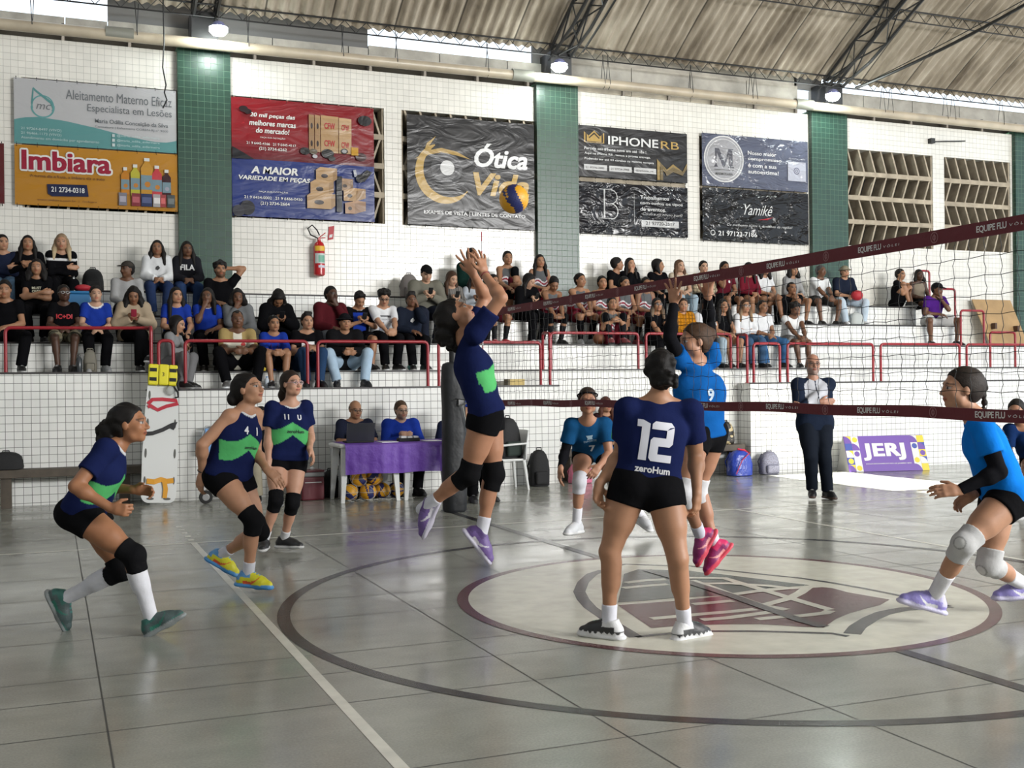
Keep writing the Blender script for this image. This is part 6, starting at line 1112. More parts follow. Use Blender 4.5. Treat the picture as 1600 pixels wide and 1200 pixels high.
for y, lab in ((12.17, 'steel net post in a tall black vinyl pad behind the leaping setter'), (.9, 'near steel net post outside the frame')):
    if y < 1: continue
    ps = empty('net_post', (4.28, y, 0), lab, 'post')
    MB().cyl((4.28, y, 0), (4.28, y, 2.42), .045, n=20).lathe([(.045, 0), (.05, .01), (.03, .03)], (4.28, y, 2.42)).build('pole', m_steel, ps, smooth=True)
    q = MB(); n_ = 20; vs = []; zz = [.0, .03, .3, .6, .9, 1.2, 1.45, 1.66, 1.70, 1.72]; rr = [.115, .130, .134, .128, .135, .127, .133, .130, .118, .07]
    for z, r_ in zip(zz, rr):
        for k_ in range(n_):
            a = 2*PI*k_/n_; g_ = 1-.10*max(0, math.cos(a+1.9))**6; f = abs(math.cos(a))**4+abs(math.sin(a))**4; vs.append((4.28+r_*g_*math.cos(a)/f**.18+.006*math.sin(z*8), y+r_*g_*math.sin(a)/f**.18, z))
    q.add(vs, [(i*n_+k_, i*n_+(k_+1) % n_, (i+1)*n_+(k_+1) % n_, (i+1)*n_+k_) for i in range(len(zz)-1) for k_ in range(n_)]+[tuple((len(zz)-1)*n_+k_ for k_ in range(n_))]); q.build('post_pad', m_vinyl, ps, smooth=True)
    MB().tube([(4.30, y-.14, 1.22), (4.34, y-.22, 1.24), (4.50, y-.30, 1.33)], .009, 6).build('crank_handle', m_alu, ps); MB().box(4.29, 4.35, y-.15, y-.125, 1.22, 1.29).build('buckle', mat('grey_buckle', (.12, .12, .12), .4), ps)
    MB().tube(sag((4.33, y-.16, 1.24), (4.40, y-.15, .95), .02), .005, 5).build('loose_rope', mat('pale_rope', (.3, .3, .27), .8), ps)
# ---- ball in the air
def volleyball(c, r=.105, rz=0, rx=0, name='volleyball'):
    q = MB(); n_, m_ = 36, 22; M = Matrix.Translation(c) @ Matrix.Rotation(rz, 4, 'Z') @ Matrix.Rotation(rx, 4, 'X'); vs = []
    for j in range(m_+1):
        a = -PI/2+PI*j/m_; vs += [M @ Vector((r*math.cos(a)*math.cos(2*PI*k_/n_), r*math.cos(a)*math.sin(2*PI*k_/n_), r*math.sin(a))) for k_ in range(n_)]
    for j in range(m_):
        for k_ in range(n_):
            t = 2*PI*(k_+.5)/n_; a = -PI/2+PI*(j+.5)/m_; s_ = math.sin(2*t+2.6*math.sin(a)); c_b = s_ > .55 or (abs(a-.5*math.sin(t)) < .10)
            q.add([vs[j*n_+k_], vs[j*n_+(k_+1) % n_], vs[(j+1)*n_+(k_+1) % n_], vs[(j+1)*n_+k_]], [(0, 1, 2, 3)], (.012, .018, .10) if c_b else (.62, .30, .010))
    return q.build(name, mat('ball_leather', (.5, .4, .1), .45, vcol=True, bump=(250, .001)), loc=tuple(c), smooth=True)
bc = fwd*8.0+r2*((803-800)/1750.3*8.0)-u2*((311-600)/1750.3*8.0)+Vector((0, 0, CAM_H))
tag(volleyball(bc, .105, .6, .5), 'yellow and blue volleyball in mid-air in front of the gold-lettered black banner', 'ball')
# ---- red rails
def rail(pts, label, r=.022):
    """hoop of round tube with rounded corners standing on its two ends"""
    P0 = [Vector(p) for p in pts]; out = [P0[0]]
    for a, b, c in zip(P0, P0[1:], P0[2:]):
        d1, d2 = (a-b).normalized(), (c-b).normalized(); rr = .07
        for k_ in range(6):
            t = k_/5; out.append((b+d1*rr)*(1-t)**2+b*2*t*(1-t)+(b+d2*rr)*t*t)
    out.append(P0[-1]); e = empty('handrail', tuple(P0[0]), label, 'railing', 'red tube railings of the stand')
    MB().tube(out, r, 10).build('tube', m_red, e, smooth=True); 
    for p in (P0[0], P0[-1]): MB().lathe([(.04, 0), (.04, .008), (.024, .012)], tuple(p), 12).build('foot_flange', m_red, e)
    return e
def hoop(x0, x1, y, z, h, label): return rail([(x0, y, z), (x0, y, z+h), (x1, y, z+h), (x1, y, z)], label)
rail([(-.52, 15.34, 1.664), (-.52, 15.34, 2.23), (1.19, 15.32, 2.24), (1.19, 15.0, 2.24), (1.19, 15.0, 1.434)], 'red railing in front of the leftmost spectators, behind the crouching player at far left')
for x0, x1, lab in ((1.28, 1.46, 'narrow red railing hoop above the white rescue board'), (1.61, 3.20, 'red railing in front of the man in the gold polo shirt'), (3.34, 4.90, 'red railing in front of the boy in pale jeans'), (5.06, 6.63, 'red railing behind the leaping setter'),
                    (10.33, 10.83, 'short red railing hoop in front of the boy in white t-shirt and jeans'), (10.98, 12.70, 'long red railing directly behind the bald man in the tracksuit'), (12.86, 14.57, 'long red railing below the man in the purple t-shirt'), (14.73, 17.0, 'rightmost long red railing at the edge of the frame')):
    hoop(x0, x1, 15.0, 1.434, .63, lab)
for x0, x1, lab in ((6.95, 8.44, 'red railing in front of the basketball vests'), (8.58, 10.13, 'red railing between the leaping blocker\'s raised arms')): hoop(x0, x1, 15.34, 1.664, .56, lab)
rail([(6.78, 15.0, 1.434), (6.78, 15.0, 2.20), (6.82, 15.34, 2.22), (6.82, 15.34, 1.664)], 'red railing hoop turned sideways at the left edge of the niche')
rail([(10.26, 15.34, 1.664), (10.26, 15.34, 2.22), (10.21, 15.0, 2.2), (10.21, 15.0, 1.434)], 'red railing hoop turned sideways at the right edge of the niche')
def hoop_px(x0, x1, yt, yb, Y, zb, lab):
    a, b = at(x0, yt, Y), at(x1, yt, Y); hoop(a.x, b.x, Y, zb, a.z-zb, lab)
hoop_px(1438, 1452, 423, 0, 17.75, 2.879, 'highest red stair railing behind the beige tank top'); hoop_px(1463, 1492, 451, 0, 17.0, 2.479, 'red stair railing right of the purple t-shirt')
hoop_px(1501, 1537, 485, 0, 16.4, 2.074, 'red stair railing hoop overlapping the plywood panel'); hoop_px(1547, 1586, 519, 0, 15.9, 1.664, 'red stair railing hoop at the lower right of the plywood panel')
# ---- plywood and red frame on the right landing
m_ply = mat('plywood', (.33, .205, .085), .6, noise=(4, .15)); a, b = at(1525, 467, 17.75), at(1585, 467, 17.75)
e = empty('plywood_panel', (a.x, 17.6, 1.664), 'large plywood panel leaning against the wall by the rightmost green pillar', 'panel')
MB().prism([(a.x, 17.86, a.z), (b.x, 17.86, a.z), (b.x+.25, 17.4, 1.67), (a.x+.28, 17.4, 1.67)], (0, .02, 0)).build('board', m_ply, e)
q = MB()
for fx, z in ((.22, 2.55), (.80, 2.5)): x = a.x+(b.x-a.x)*fx+.08; q.box(x, x+.05, 17.55, 17.66, z-.06, z+.06)
q.build('cleat', mat('dark_wood', (.06, .025, .012), .6), e)
e = empty('metal_frame', (17.0, 16.6, 1.664), 'low dark red metal bench frame in front of the plywood panel', 'frame'); q = MB()
x0, x1 = at(1557, 550, 16.5).x, at(1596, 550, 16.5).x
for y in (16.3, 16.6): q.tube([(x0, y, 1.664), (x0, y, 2.02), (x1, y, 2.02), (x1, y, 1.664)], .016, 6)
for k_ in range(5): x = x0+(x1-x0)*k_/4; q.tube([(x, 16.3, 2.02), (x, 16.6, 2.02)], .01, 6); q.tube([(x, 16.6, 1.70), (x, 16.6, 2.02)], .008, 6)
q.build('frame_tubes', m_red, e)
# ---- concrete benches along the wall
m_bench = mat('brown_bench', (.075, .060, .045), .7, noise=(8, .2))
for x0, x1, lab, lg in ((-2.5, 1.12, 'long dark wooden bench against the tiled wall behind the crouching player at far left', (-2.2, -.58, .80)), (6.98, 10.14, 'dark wooden bench in the recessed wall behind the net', (7.1, 8.6, 10.0))):
    e = empty('bench', (x0, 15.1, 0), lab, 'bench'); MB().rbox(x0, x1, 14.97, 15.29, .37, .47, .01).build('seat', m_bench, e)
    for x in lg: MB().box(x, x+.12, 15.02, 15.27, 0, .37).build('leg', m_bench, e)
# ---- fire extinguisher and its sign
ex, ez = 4.02, 3.23
e = empty('fire_extinguisher', (ex, 17.9, ez), 'red fire extinguisher hanging on the white tiled wall', 'fire extinguisher')
MB().lathe([(.06, 0), (.088, .02), (.09, .05), (.09, .47), (.07, .53), (.03, .56), (.028, .59)], (ex, 17.87, ez), 24).build('cylinder', mat('extinguisher_red', (.38, .008, .012), .25), e, smooth=True)
def band(z0, z1, c, nm, a0=-150, a1=-30): 
    q = MB(); vs = []; n_ = 12
    for k_ in range(n_+1):
        a = math.radians(a0+(a1-a0)*k_/n_); vs += [(ex+.0915*math.cos(a), 17.87+.0915*math.sin(a), ez+z0), (ex+.0915*math.cos(a), 17.87+.0915*math.sin(a), ez+z1)]
    q.add(vs, [(2*k_, 2*k_+2, 2*k_+3, 2*k_+1) for k_ in range(n_)]); q.build(nm, mat('label_%s' % nm, c, .5), e)
band(.40, .48, (.62, .36, .02), 'yellow_label'); band(.20, .36, (.45, .5, .48), 'instruction_label'); band(.22, .33, (.08, .32, .22), 'green_label', -110, -40); band(.13, .17, (.5, .5, .6), 'lower_label', -110, -35)
MB().tube([(ex, 17.87, ez+.60), (ex-.05, 17.86, ez+.62), (ex-.14, 17.86, ez+.66), (ex-.18, 17.87, ez+.76), (ex-.11, 17.87, ez+.82), (ex-.03, 17.87, ez+.74), (ex+.01, 17.88, ez+.66)], .011, 8).build('hose', m_cord, e, smooth=True)
MB().box(ex-.02, ex+.02, 17.84, 17.90, ez+.58, ez+.62).tube([(ex, 17.86, ez+.62), (ex+.10, 17.85, ez+.70)], .008, 6).tube([(ex, 17.86, ez+.61), (ex+.10, 17.85, ez+.62)], .008, 6).build('valve_handle', mat('extinguisher_red', (.38, .008, .012)), e)
q = MB(); q.prism([(ex+.17, 17.985, ez+.60), (ex+.26, 17.985, ez+.62), (ex+.28, 17.985, ez+.84), (ex+.19, 17.985, ez+.82)], (0, .008, 0), (.38, .01, .02)); q.prism([(ex+.19, 17.98, ez+.64), (ex+.24, 17.98, ez+.65), (ex+.25, 17.98, ez+.70), (ex+.20, 17.98, ez+.69)], (0, .004, 0), (.6, .6, .6))
q.build('wall_sign', mat('sign_print', (.5, .1, .1), .5, vcol=True), label='small red and white arrow sign beside the fire extinguisher', cat='sign')
# ---- rescue board
A_, B_ = Vector((1.22, 14.60, .02)), Vector((1.33, 14.93, 1.74)); ax_ = (B_-A_).normalized(); rx_ = Vector((1, 0, -.06)).normalized(); nz_ = rx_.cross(ax_).normalized()
e = empty('rescue_board', tuple(A_), 'white plastic rescue board with straps leaning against the tiled wall', 'rescue board'); H_ = (B_-A_).length
def bp(u, v, w=0.): return A_+rx_*u+ax_*v+nz_*w      # nz_ points away from or to the camera
sg = -1 if nz_.y > 0 else 1
q = MB(); out = []
for k_ in range(9): a = PI+PI/2*k_/8; out.append((-.10+.09*math.cos(a)-.02, .10+.10*math.sin(a)))
for k_ in range(9): a = -PI/2+PI/2*k_/8; out.append((.10+.09*math.cos(a)+.02, .10+.10*math.sin(a)))
out += [(.215, .6), (.20, 1.2), (.17, H_-.05), (.13, H_), (-.13, H_), (-.17, H_-.05), (-.20, 1.2), (-.215, .6)]
q.prism([bp(u, v, 0) for u, v in out], nz_*sg*.045); q.build('board', mat('board_plastic', (.60, .61, .60), .35), e)
q = MB()
for u, v, hw, hh in ((-.175, .28, .012, .05), (.175, .28, .012, .05), (-.175, .62, .014, .06), (.175, .62, .014, .06), (-.165, 1.0, .014, .06), (.165, 1.0, .014, .06), (-.155, 1.36, .013, .055), (-.10, .05, .045, .016), (.10, .05, .045, .016)):
    q.prism([bp(u+hw*math.cos(a)*(1+.0), v+hh*math.sin(a), sg*.046) for a in np.linspace(0, 2*PI, 17)[:-1]], nz_*sg*.003)
q.build('grip_slot', mat('slot_grey', (.10, .10, .09), .7), e)
def strap(pts, w_, c, nm, lift=.052):
    q = MB(); vs = []
    for i, (u, v) in enumerate(pts):
        a = pts[max(i-1, 0)]; b = pts[min(i+1, len(pts)-1)]; d = Vector((b[0]-a[0], b[1]-a[1])).normalized(); n = Vector((-d.y, d.x))*w_/2
        for s1, l_ in ((1, lift), (-1, lift), (-1, lift+.006), (1, lift+.006)): vs.append(bp(u+n.x*s1, v+n.y*s1, sg*(l_+.004*math.sin(i*1.9))))
    q.add(vs, [(i*4+k_, i*4+(k_+1) % 4, (i+1)*4+(k_+1) % 4, (i+1)*4+k_) for i in range(len(pts)-1) for k_ in range(4)]+[(0, 1, 2, 3)]); q.build(nm, mat('strap_'+nm, c, .6), e)
strap([(-.17, 1.24), (-.12, 1.30), (.0, 1.31), (.17, 1.30), (.19, 1.26), (.05, 1.22), (-.05, 1.17), (-.14, 1.22), (-.17, 1.20)], .045, (.42, .01, .03), 'red_strap')
strap([(-.20, .86), (-.10, .87), (.02, .92), (.12, .98), (.17, 1.02), (.13, .93)], .05, (.01, .01, .012), 'black_strap'); strap([(-.15, .27), (-.06, .26), (.02, .29), (.09, .27), (.17, .28)], .065, (.62, .28, .01), 'orange_strap'); strap([(.06, .27), (.08, .17), (.07, .06)], .055, (.62, .28, .01), 'orange_strap_end', .058)
hb = MB()
for u0, u1, wv in ((-.185, -.06, .07), (-.06, .06, .085), (.06, .17, .07)):
    M_ = Matrix(((rx_.x, ax_.x, nz_.x*sg, 0), (rx_.y, ax_.y, nz_.y*sg, 0), (rx_.z, ax_.z, nz_.z*sg, 0), (0, 0, 0, 1))); M_.translation = A_
    hb.rbox(u0, u1, 1.48, 1.75, .046, .046+wv, .02, M=M_)
hb.build('head_immobiliser', mat('yellow_foam', (.62, .55, .01), .5), e)
for u in (-.17, .07):
    for v in (1.53, 1.65):
        q = MB(); q.prism([bp(u, v, sg*.118), bp(u+.085, v, sg*.118), bp(u+.085, v+.045, sg*.118), bp(u, v+.045, sg*.118)], nz_*sg*.004); q.build('velcro_patch', m_black, e)
q = MB(); add_text(q, '3', bp(-.02, 1.59, sg*.134), rx_, ax_, height=.05); q.build('printed_mark', m_black, e)
MB().tube([bp(.13, 1.47, sg*.09), bp(.18, 1.40, sg*.10), bp(.19, 1.34, sg*.09), bp(.15, 1.33, sg*.08)], .012, 6).tube([bp(.16, 1.7, sg*.10), bp(.20, 1.6, sg*.11), bp(.17, 1.5, sg*.11), bp(.20, 1.42, sg*.1)], .018, 6).build('strap_bundle', m_black, e)
MB().lathe([(.012, .0), (.04, .02), (.055, .06), (.045, .10), (.02, .12)], M=Matrix.Translation(bp(.09, 1.36, sg*.07)), n=14).build('clear_mask', mat('clear_mask_plastic', (.5, .52, .5), .15, alpha=.5), e, smooth=True)
# ---- small folding cart with a light blue seat
cx, cy3 = 1.95, 14.55
e = empty('folding_cart', (cx, cy3, 0), 'light blue folding cart with a silver frame between the rescue board and the wall', 'cart')
MB().tube([(cx-.16, cy3+.1, .1), (cx-.16, cy3+.22, .85), (cx-.12, cy3+.24, .95), (cx+.12, cy3+.24, .95), (cx+.16, cy3+.22, .85), (cx+.16, cy3+.1, .1)], .014, 8).tube([(cx-.2, cy3-.12, .09), (cx+.35, cy3-.12, .12)], .012, 8).tube([(cx-.16, cy3+.1, .1), (cx-.16, cy3-.12, .09)], .012, 8).tube([(cx+.16, cy3+.1, .1), (cx+.16, cy3-.12, .10)], .012, 8).build('frame', m_alu, e, smooth=True)
MB().add([(cx-.13, cy3+.2, .93), (cx+.13, cy3+.2, .93), (cx+.13, cy3+.17, .62), (cx-.13, cy3+.17, .62), (cx-.13, cy3+.22, .93), (cx+.13, cy3+.22, .93), (cx+.13, cy3+.19, .62), (cx-.13, cy3+.19, .62)], [(0, 3, 2, 1), (4, 5, 6, 7), (0, 1, 5, 4), (3, 7, 6, 2), (0, 4, 7, 3), (1, 2, 6, 5)]).build('fabric_back', mat('light_blue_fabric', (.16, .33, .62), .7), e)
for dx in (-.17, .17):
    q = MB(); Mw = Matrix.Translation((cx+dx, cy3-.12, .085)) @ Matrix.Rotation(PI/2, 4, 'X'); q.lathe([(.05, -.02), (.08, -.018), (.085, 0), (.08, .018), (.05, .02)], n=20, M=Mw); w_o = q.build('wheel', m_cord, e, smooth=True)
    MB().lathe([(.035, -.024), (.045, -.022), (.045, .022), (.035, .024)], n=16, M=Mw).build('hub', mat('hub_grey', (.25, .25, .25), .4), w_o)
# ---- cooler
c0 = Vector((3.10, 14.32, 0)); e = empty('cooler_box', tuple(c0), 'maroon cooler box with a grey lid on the floor beside the scorer table', 'cooler')
MB().rbox(c0.x-.16, c0.x+.13, c0.y-.12, c0.y+.12, .0, .30, .02).build('body', mat('maroon_plastic', (.10, .010, .018), .35), e); MB().rbox(c0.x-.165, c0.x+.135, c0.y-.125, c0.y+.125, .30, .36, .02).build('lid', mat('lid_grey', (.22, .22, .22), .4), e); MB().rbox(c0.x-.165, c0.x+.135, c0.y-.125, c0.y+.125, .36, .385, .01).build('lid_top', mat('maroon_plastic', (.1, .01, .018)), e)
MB().box(c0.x-.12, c0.x+.09, c0.y-.135, c0.y-.118, .225, .235).build('handle', m_white, e); MB().sphere((c0.x, c0.y, .40), (.035, .03, .02)).build('cap', m_white, e)
def backpack(name, loc, w, d, h, label, m=m_black, rz=0, cat='backpack', pocket=True, m2=None, lean=0., group=None):
    M = rot_about(Vector(loc), rz, lean); e = empty(name, loc, label, cat, group); q = MB(); n_ = 22; prof = [(.0, .80), (.03, .97), (.15, 1.0), (.45, .98), (.7, .90), (.86, .72), (.96, .45), (1.0, .12)]; vs = []
    for z, r_ in prof:
        for k_ in range(n_):
            a = 2*PI*k_/n_; f = (abs(math.cos(a))**3+abs(math.sin(a))**3)**(-1/3.); vs.append(M @ Vector((w/2*r_*math.cos(a)*f*(1+.03*math.sin(5*a+z*9)), d/2*(r_*.6+.4*(1-z*.4))*math.sin(a)*f, z*h)))
    q.add(vs, [(i*n_+k_, i*n_+(k_+1) % n_, (i+1)*n_+(k_+1) % n_, (i+1)*n_+k_) for i in range(len(prof)-1) for k_ in range(n_)]+[tuple((len(prof)-1)*n_+k_ for k_ in range(n_)), tuple(range(n_-1, -1, -1))]); q.build('bag_body', m, e, smooth=True)
    if pocket: MB().rbox(-w*.34, w*.34, -d*.68, -d*.40, h*.06, h*.42, .03, M=M).build('front_pocket', m2 or m, e)
    q = MB(); q.tube([M @ Vector((-.04, .0, h*.97)), M @ Vector((-.035, .0, h*1.05)), M @ Vector((.035, .0, h*1.05)), M @ Vector((.04, .0, h*.97))], .008, 6); q.build('grab_handle', m, e)
    q = MB()
    for s1 in (-1, 1): q.tube([M @ Vector((s1*w*.25, d*.35, h*.9)), M @ Vector((s1*w*.42, d*.5, h*.55)), M @ Vector((s1*w*.3, d*.45, h*.1))], .012, 6)
    q.build('shoulder_strap', m, e); return e
backpack('backpack', (3.38, 14.5, 0), .22, .16, .36, 'black bag on the floor behind the maroon cooler')
backpack('backpack', (6.42, 14.62, 0), .30, .22, .52, 'black backpack standing on the floor right of the white chair')
# ---- scorer's tables
m_pl = mat('table_plastic', (.60, .61, .60), .4); TZ = .73
for i, (x0, lab) in enumerate(((3.30, 'white plastic table under the left half of the purple cloth'), (4.12, 'white plastic table under the right half of the purple cloth'))):
    x1 = x0+.80; y0, y1 = 13.65, 14.30; e = empty('plastic_table', (x0, y0, 0), lab, 'table', 'white plastic tables')
    MB().rbox(x0, x1, y0, y1, TZ-.045, TZ, .05).build('tabletop', m_pl, e)
    for x, y, sx in ((x0+.02, y0+.02, 1), (x1-.02, y0+.02, -1), (x0+.02, y1-.02, 1), (x1-.02, y1-.02, -1)):
        sy3 = 1 if y < 14 else -1; q = MB(); ww = .075
        q.add([(x, y, 0), (x+sx*ww*.6, y, 0), (x+sx*ww*.6, y+sy3*ww*.5, 0), (x, y+sy3*ww*.5, 0), (x+sx*.02, y+sy3*.02, TZ-.04), (x+sx*(.04+ww), y+sy3*.02, TZ-.04), (x+sx*(.04+ww), y+sy3*(.02+ww), TZ-.04), (x+sx*.02, y+sy3*(.02+ww), TZ-.04)], [(0, 3, 2, 1), (4, 5, 6, 7), (0, 1, 5, 4), (1, 2, 6, 5), (2, 3, 7, 6), (3, 0, 4, 7)]); q.build('leg', m_pl, e)
q = MB(); X0, X1, Y0, Y1 = 3.36, 5.06, 13.60, 14.33; n_ = 60; vs = []
prof = [(Y1, TZ+.004)]+[(Y0+.03, TZ+.004), (Y0, TZ-.01), (Y0-.012, TZ-.10), (Y0-.014, TZ-.22), (Y0-.012, TZ-.37)]
for i in range(n_+1):
    x = X0+(X1-X0)*i/n_
    for k_, (y, z) in enumerate(prof): f = max(0, k_-1)/4; vs.append((x, y+.012*f*math.sin(x*21)+.006*f*math.sin(x*47), z+(.006*math.sin(x*9) if k_ == 5 else 0)))
K = len(prof); fs = [(i*K+k_, (i+1)*K+k_, (i+1)*K+k_+1, i*K+k_+1) for i in range(n_) for k_ in range(K-1)]; q.add(vs, fs)
tag(q.build('tablecloth', mat('purple_cloth', (.13, .045, .36), .6, bump=(7, .03), alpha=.88), smooth=True), 'purple cloth hanging over the two white scorer tables', 'tablecloth')
e = empty('laptop', (3.62, 13.95, TZ+.006), 'dark open laptop seen from behind in front of the bald scorer', 'laptop')
MB().rbox(3.44, 3.80, 13.85, 14.08, TZ+.006, TZ+.026, .01).build('base', m_cord, e); MB().prism([(3.44, 13.86, TZ+.026), (3.80, 13.86, TZ+.026), (3.80, 13.80, TZ+.255), (3.44, 13.80, TZ+.255)], (0, .012, 0)).build('screen_lid', mat('laptop_lid', (.022, .024, .03), .35), e)
e = empty('score_flipper', (4.28, 13.9, TZ+.006), 'black box of white number cards on the table in front of the bearded official', 'scoreboard'); MB().rbox(4.12, 4.40, 13.82, 13.95, TZ+.006, TZ+.05, .01).build('base', m_cord, e); MB().box(4.15, 4.22, 13.83, 13.94, TZ+.05, TZ+.075).box(4.24, 4.30, 13.83, 13.94, TZ+.05, TZ+.07).box(4.32, 4.38, 13.83, 13.94, TZ+.05, TZ+.072).build('number_card', m_white, e)
tag(MB().box(3.86, 4.08, 13.72, 13.98, TZ+.005, TZ+.012).build('paper_sheet', m_white, loc=(3.95, 13.85, TZ+.005)), 'white sheet of paper on the purple cloth between the two officials', 'paper'); tag(MB().box(4.45, 4.68, 13.72, 13.95, TZ+.005, TZ+.010).build('paper_sheet', m_white, loc=(4.55, 13.85, TZ+.005)), 'white sheet of paper on the purple cloth beside the number cards', 'paper')
e = empty('flip_scoreboard', (4.92, 13.8, TZ+.006), 'black flip scoreboard with a white 0 and yellow 14 behind the padded post', 'scoreboard'); MB().prism([(4.74, 13.72, TZ+.006), (5.06, 13.72, TZ+.006), (5.06, 13.80, TZ+.19), (4.74, 13.80, TZ+.19)], (0, .03, 0)).build('board', m_cord, e)
q = MB(); add_text(q, '0', (4.80, 13.735, TZ+.05), (1, 0, 0), (0, .06, .18), height=.10, bold=.03); q.build('white_digit', m_wprint, e); q = MB(); add_text(q, '14', (4.93, 13.735, TZ+.06), (1, 0, 0), (0, .06, .18), height=.09, bold=.03); q.build('yellow_digit', mat('yellow_digit_paint', (.65, .60, .02), .5), e)
# ---- balls in a white net bag under the table
sp_ = [(3.50, 13.95, .105), (3.72, 13.90, .105), (3.93, 13.97, .105), (3.60, 14.12, .105), (3.83, 14.14, .105), (3.62, 13.98, .275), (3.84, 14.01, .275), (4.14, 14.05, .105)]
for i, p in enumerate(sp_): tag(volleyball(Vector(p), .105, i*1.3, i*.8), 'yellow and blue volleyball in the white net bag under the scorer table', 'ball', 'volleyballs in the net bag')
q = MB(); rnd = random.Random(5)
for c in sp_:
    for k_ in range(3):
        a = rnd.random()*3; pts = [Vector(c)+Matrix.Rotation(a, 3, 'Z') @ Matrix.Rotation(k_*1.05, 3, 'X') @ Vector((.110*math.cos(t), .110*math.sin(t), 0)) for t in np.linspace(0, 2*PI, 15)[:-1]]; q.tube([(p.x, p.y, max(p.z, .004)) for p in pts], .0028, 4, closed=True)
for k_ in range(16):
    x = 3.45+rnd.random()*.95; y = 13.74+rnd.random()*.12; q.tube([(x+.05*math.cos(t)*(1+.4*math.sin(3*t)), y+.05*math.sin(t), .004+.012*rnd.random()) for t in np.linspace(0, 5, 9)], .003, 4)
tag(q.build('ball_net', mat('white_cord', (.5, .5, .47), .7), loc=(3.8, 13.9, 0)), 'white net bag holding the volleyballs under the scorer table', 'net bag')
# ---- white chair with a backpack
def plastic_chair(x, y, rz, label, group=None):
    e = empty('plastic_chair', (x, y, 0), label, 'chair', group); M = rot_about(Vector((x, y, 0)), rz)
    MB().rbox(-.21, .21, -.21, .21, .40, .43, .06, M=M).build('seat', m_pl, e)
    for sx in (-1, 1):
        for s2 in (-1, 1): MB().tube([M @ Vector((sx*.23, s2*.23, 0)), M @ Vector((sx*.19, s2*.18, .41))], [.018, .028], 8).build('leg', m_pl, e)
    q = MB(); vs = []
    for j in range(7):
        z = .42+.40*j/6; yb = .20+.08*j/6
        for k_ in range(9): u = (k_-4)/4; vs.append(M @ Vector((u*(.21-.03*(j/6)**3), yb-.03*u*u-.0, z)))
    q.add(vs, [(j*9+k_, j*9+k_+1, (j+1)*9+k_+1, (j+1)*9+k_) for j in range(6) for k_ in range(8)]); bo = q.build('backrest', m_pl, e, smooth=True); sm = bo.modifiers.new('thick', 'SOLIDIFY'); sm.thickness = .02
    for sx in (-1, 1): MB().tube([M @ Vector((sx*.22, .2, .42)), M @ Vector((sx*.24, .2, .64)), M @ Vector((sx*.24, -.15, .62)), M @ Vector((sx*.21, -.20, .42))], .017, 8).build('armrest', m_pl, e, smooth=True)
plastic_chair(5.84, 14.42, -PI/2, 'white plastic chair holding a large dark backpack right of the leaping setter')
backpack('backpack', (5.86, 14.42, .432), .38, .26, .56, 'large dark green and black backpack lying on the white plastic chair', rz=.3, m2=mat('green_black_fabric', (.01, .02, .015), .8))
plastic_chair(3.70, 14.62, 0, 'white plastic chair under the bald man at the scorer table', 'officials\' chairs'); plastic_chair(4.33, 14.67, 0, 'white plastic chair under the official in royal blue', 'officials\' chairs')
# ---- bags by the niche
pk = mat('pink_fabric', (.62, .16, .26), .6, bump=(20, .01)); backpack('gym_bag', (7.15, 14.78, 0), .36, .22, .30, 'pink bag on the floor beside the crouching number 7', pk, cat='bag', pocket=False)
tag(MB().sphere((7.42, 15.1, .55), (.07, .07, .08)).build('orange_pouch', mat('orange_fabric', (.62, .16, .02), .6), smooth=True, loc=(7.42, 15.1, .47)), 'orange pouch on the recessed bench above the pink bag', 'pouch')
gold = bpy.data.materials.new('gold_black_print'); gold.use_nodes = True; _n = gold.node_tree.nodes; _l = gold.node_tree.links; _v = _n.new('ShaderNodeTexVoronoi'); _v.inputs['Scale'].default_value = 14; _g = _n.new('ShaderNodeNewGeometry'); _l.new(_g.outputs['Position'], _v.inputs['Vector'])
_r = _n.new('ShaderNodeValToRGB'); _r.color_ramp.interpolation = 'CONSTANT'; _r.color_ramp.elements[0].color = (.45, .36, .20, 1); _r.color_ramp.elements[1].position = .42; _r.color_ramp.elements[1].color = (.015, .012, .01, 1); _l.new(_v.outputs['Distance'], _r.inputs[0]); _l.new(_r.outputs[0], _n['Principled BSDF'].inputs['Base Color'])
backpack('backpack', (9.86, 15.12, .472), .30, .20, .36, 'gold and black patterned backpack on the recessed bench', gold)
blu = mat('blue_shiny_fabric', (.02, .05, .36), .3, bump=(16, .02)); e = backpack('gym_bag', (9.86, 14.72, 0), .40, .28, .40, 'shiny blue gym bag with red piping on the floor below the patterned backpack', blu, cat='bag', pocket=False)
MB().tube([(9.70, 14.57, .04), (9.80, 14.56, .25), (9.97, 14.60, .36), (9.93, 14.70, .41)], .007, 6).tube([(9.80, 14.68, .42), (9.90, 14.66, .40), (10.0, 14.68, .33)], .016, 6).build('red_piping', mat('red_piping_fabric', (.5, .02, .05), .5), e)
grb = mat('grey_mesh_fabric', (.20, .20, .26), .7, noise=(60, .35)); backpack('backpack', (10.42, 14.74, 0), .33, .20, .36, 'grey drawstring bag on the floor against the white wall', grb, m2=grb, cat='bag')
backpack('backpack', (10.02, 14.86, 0), .22, .2, .34, 'dark backpack tucked under the recessed bench behind the blue bag', m_black, pocket=False)
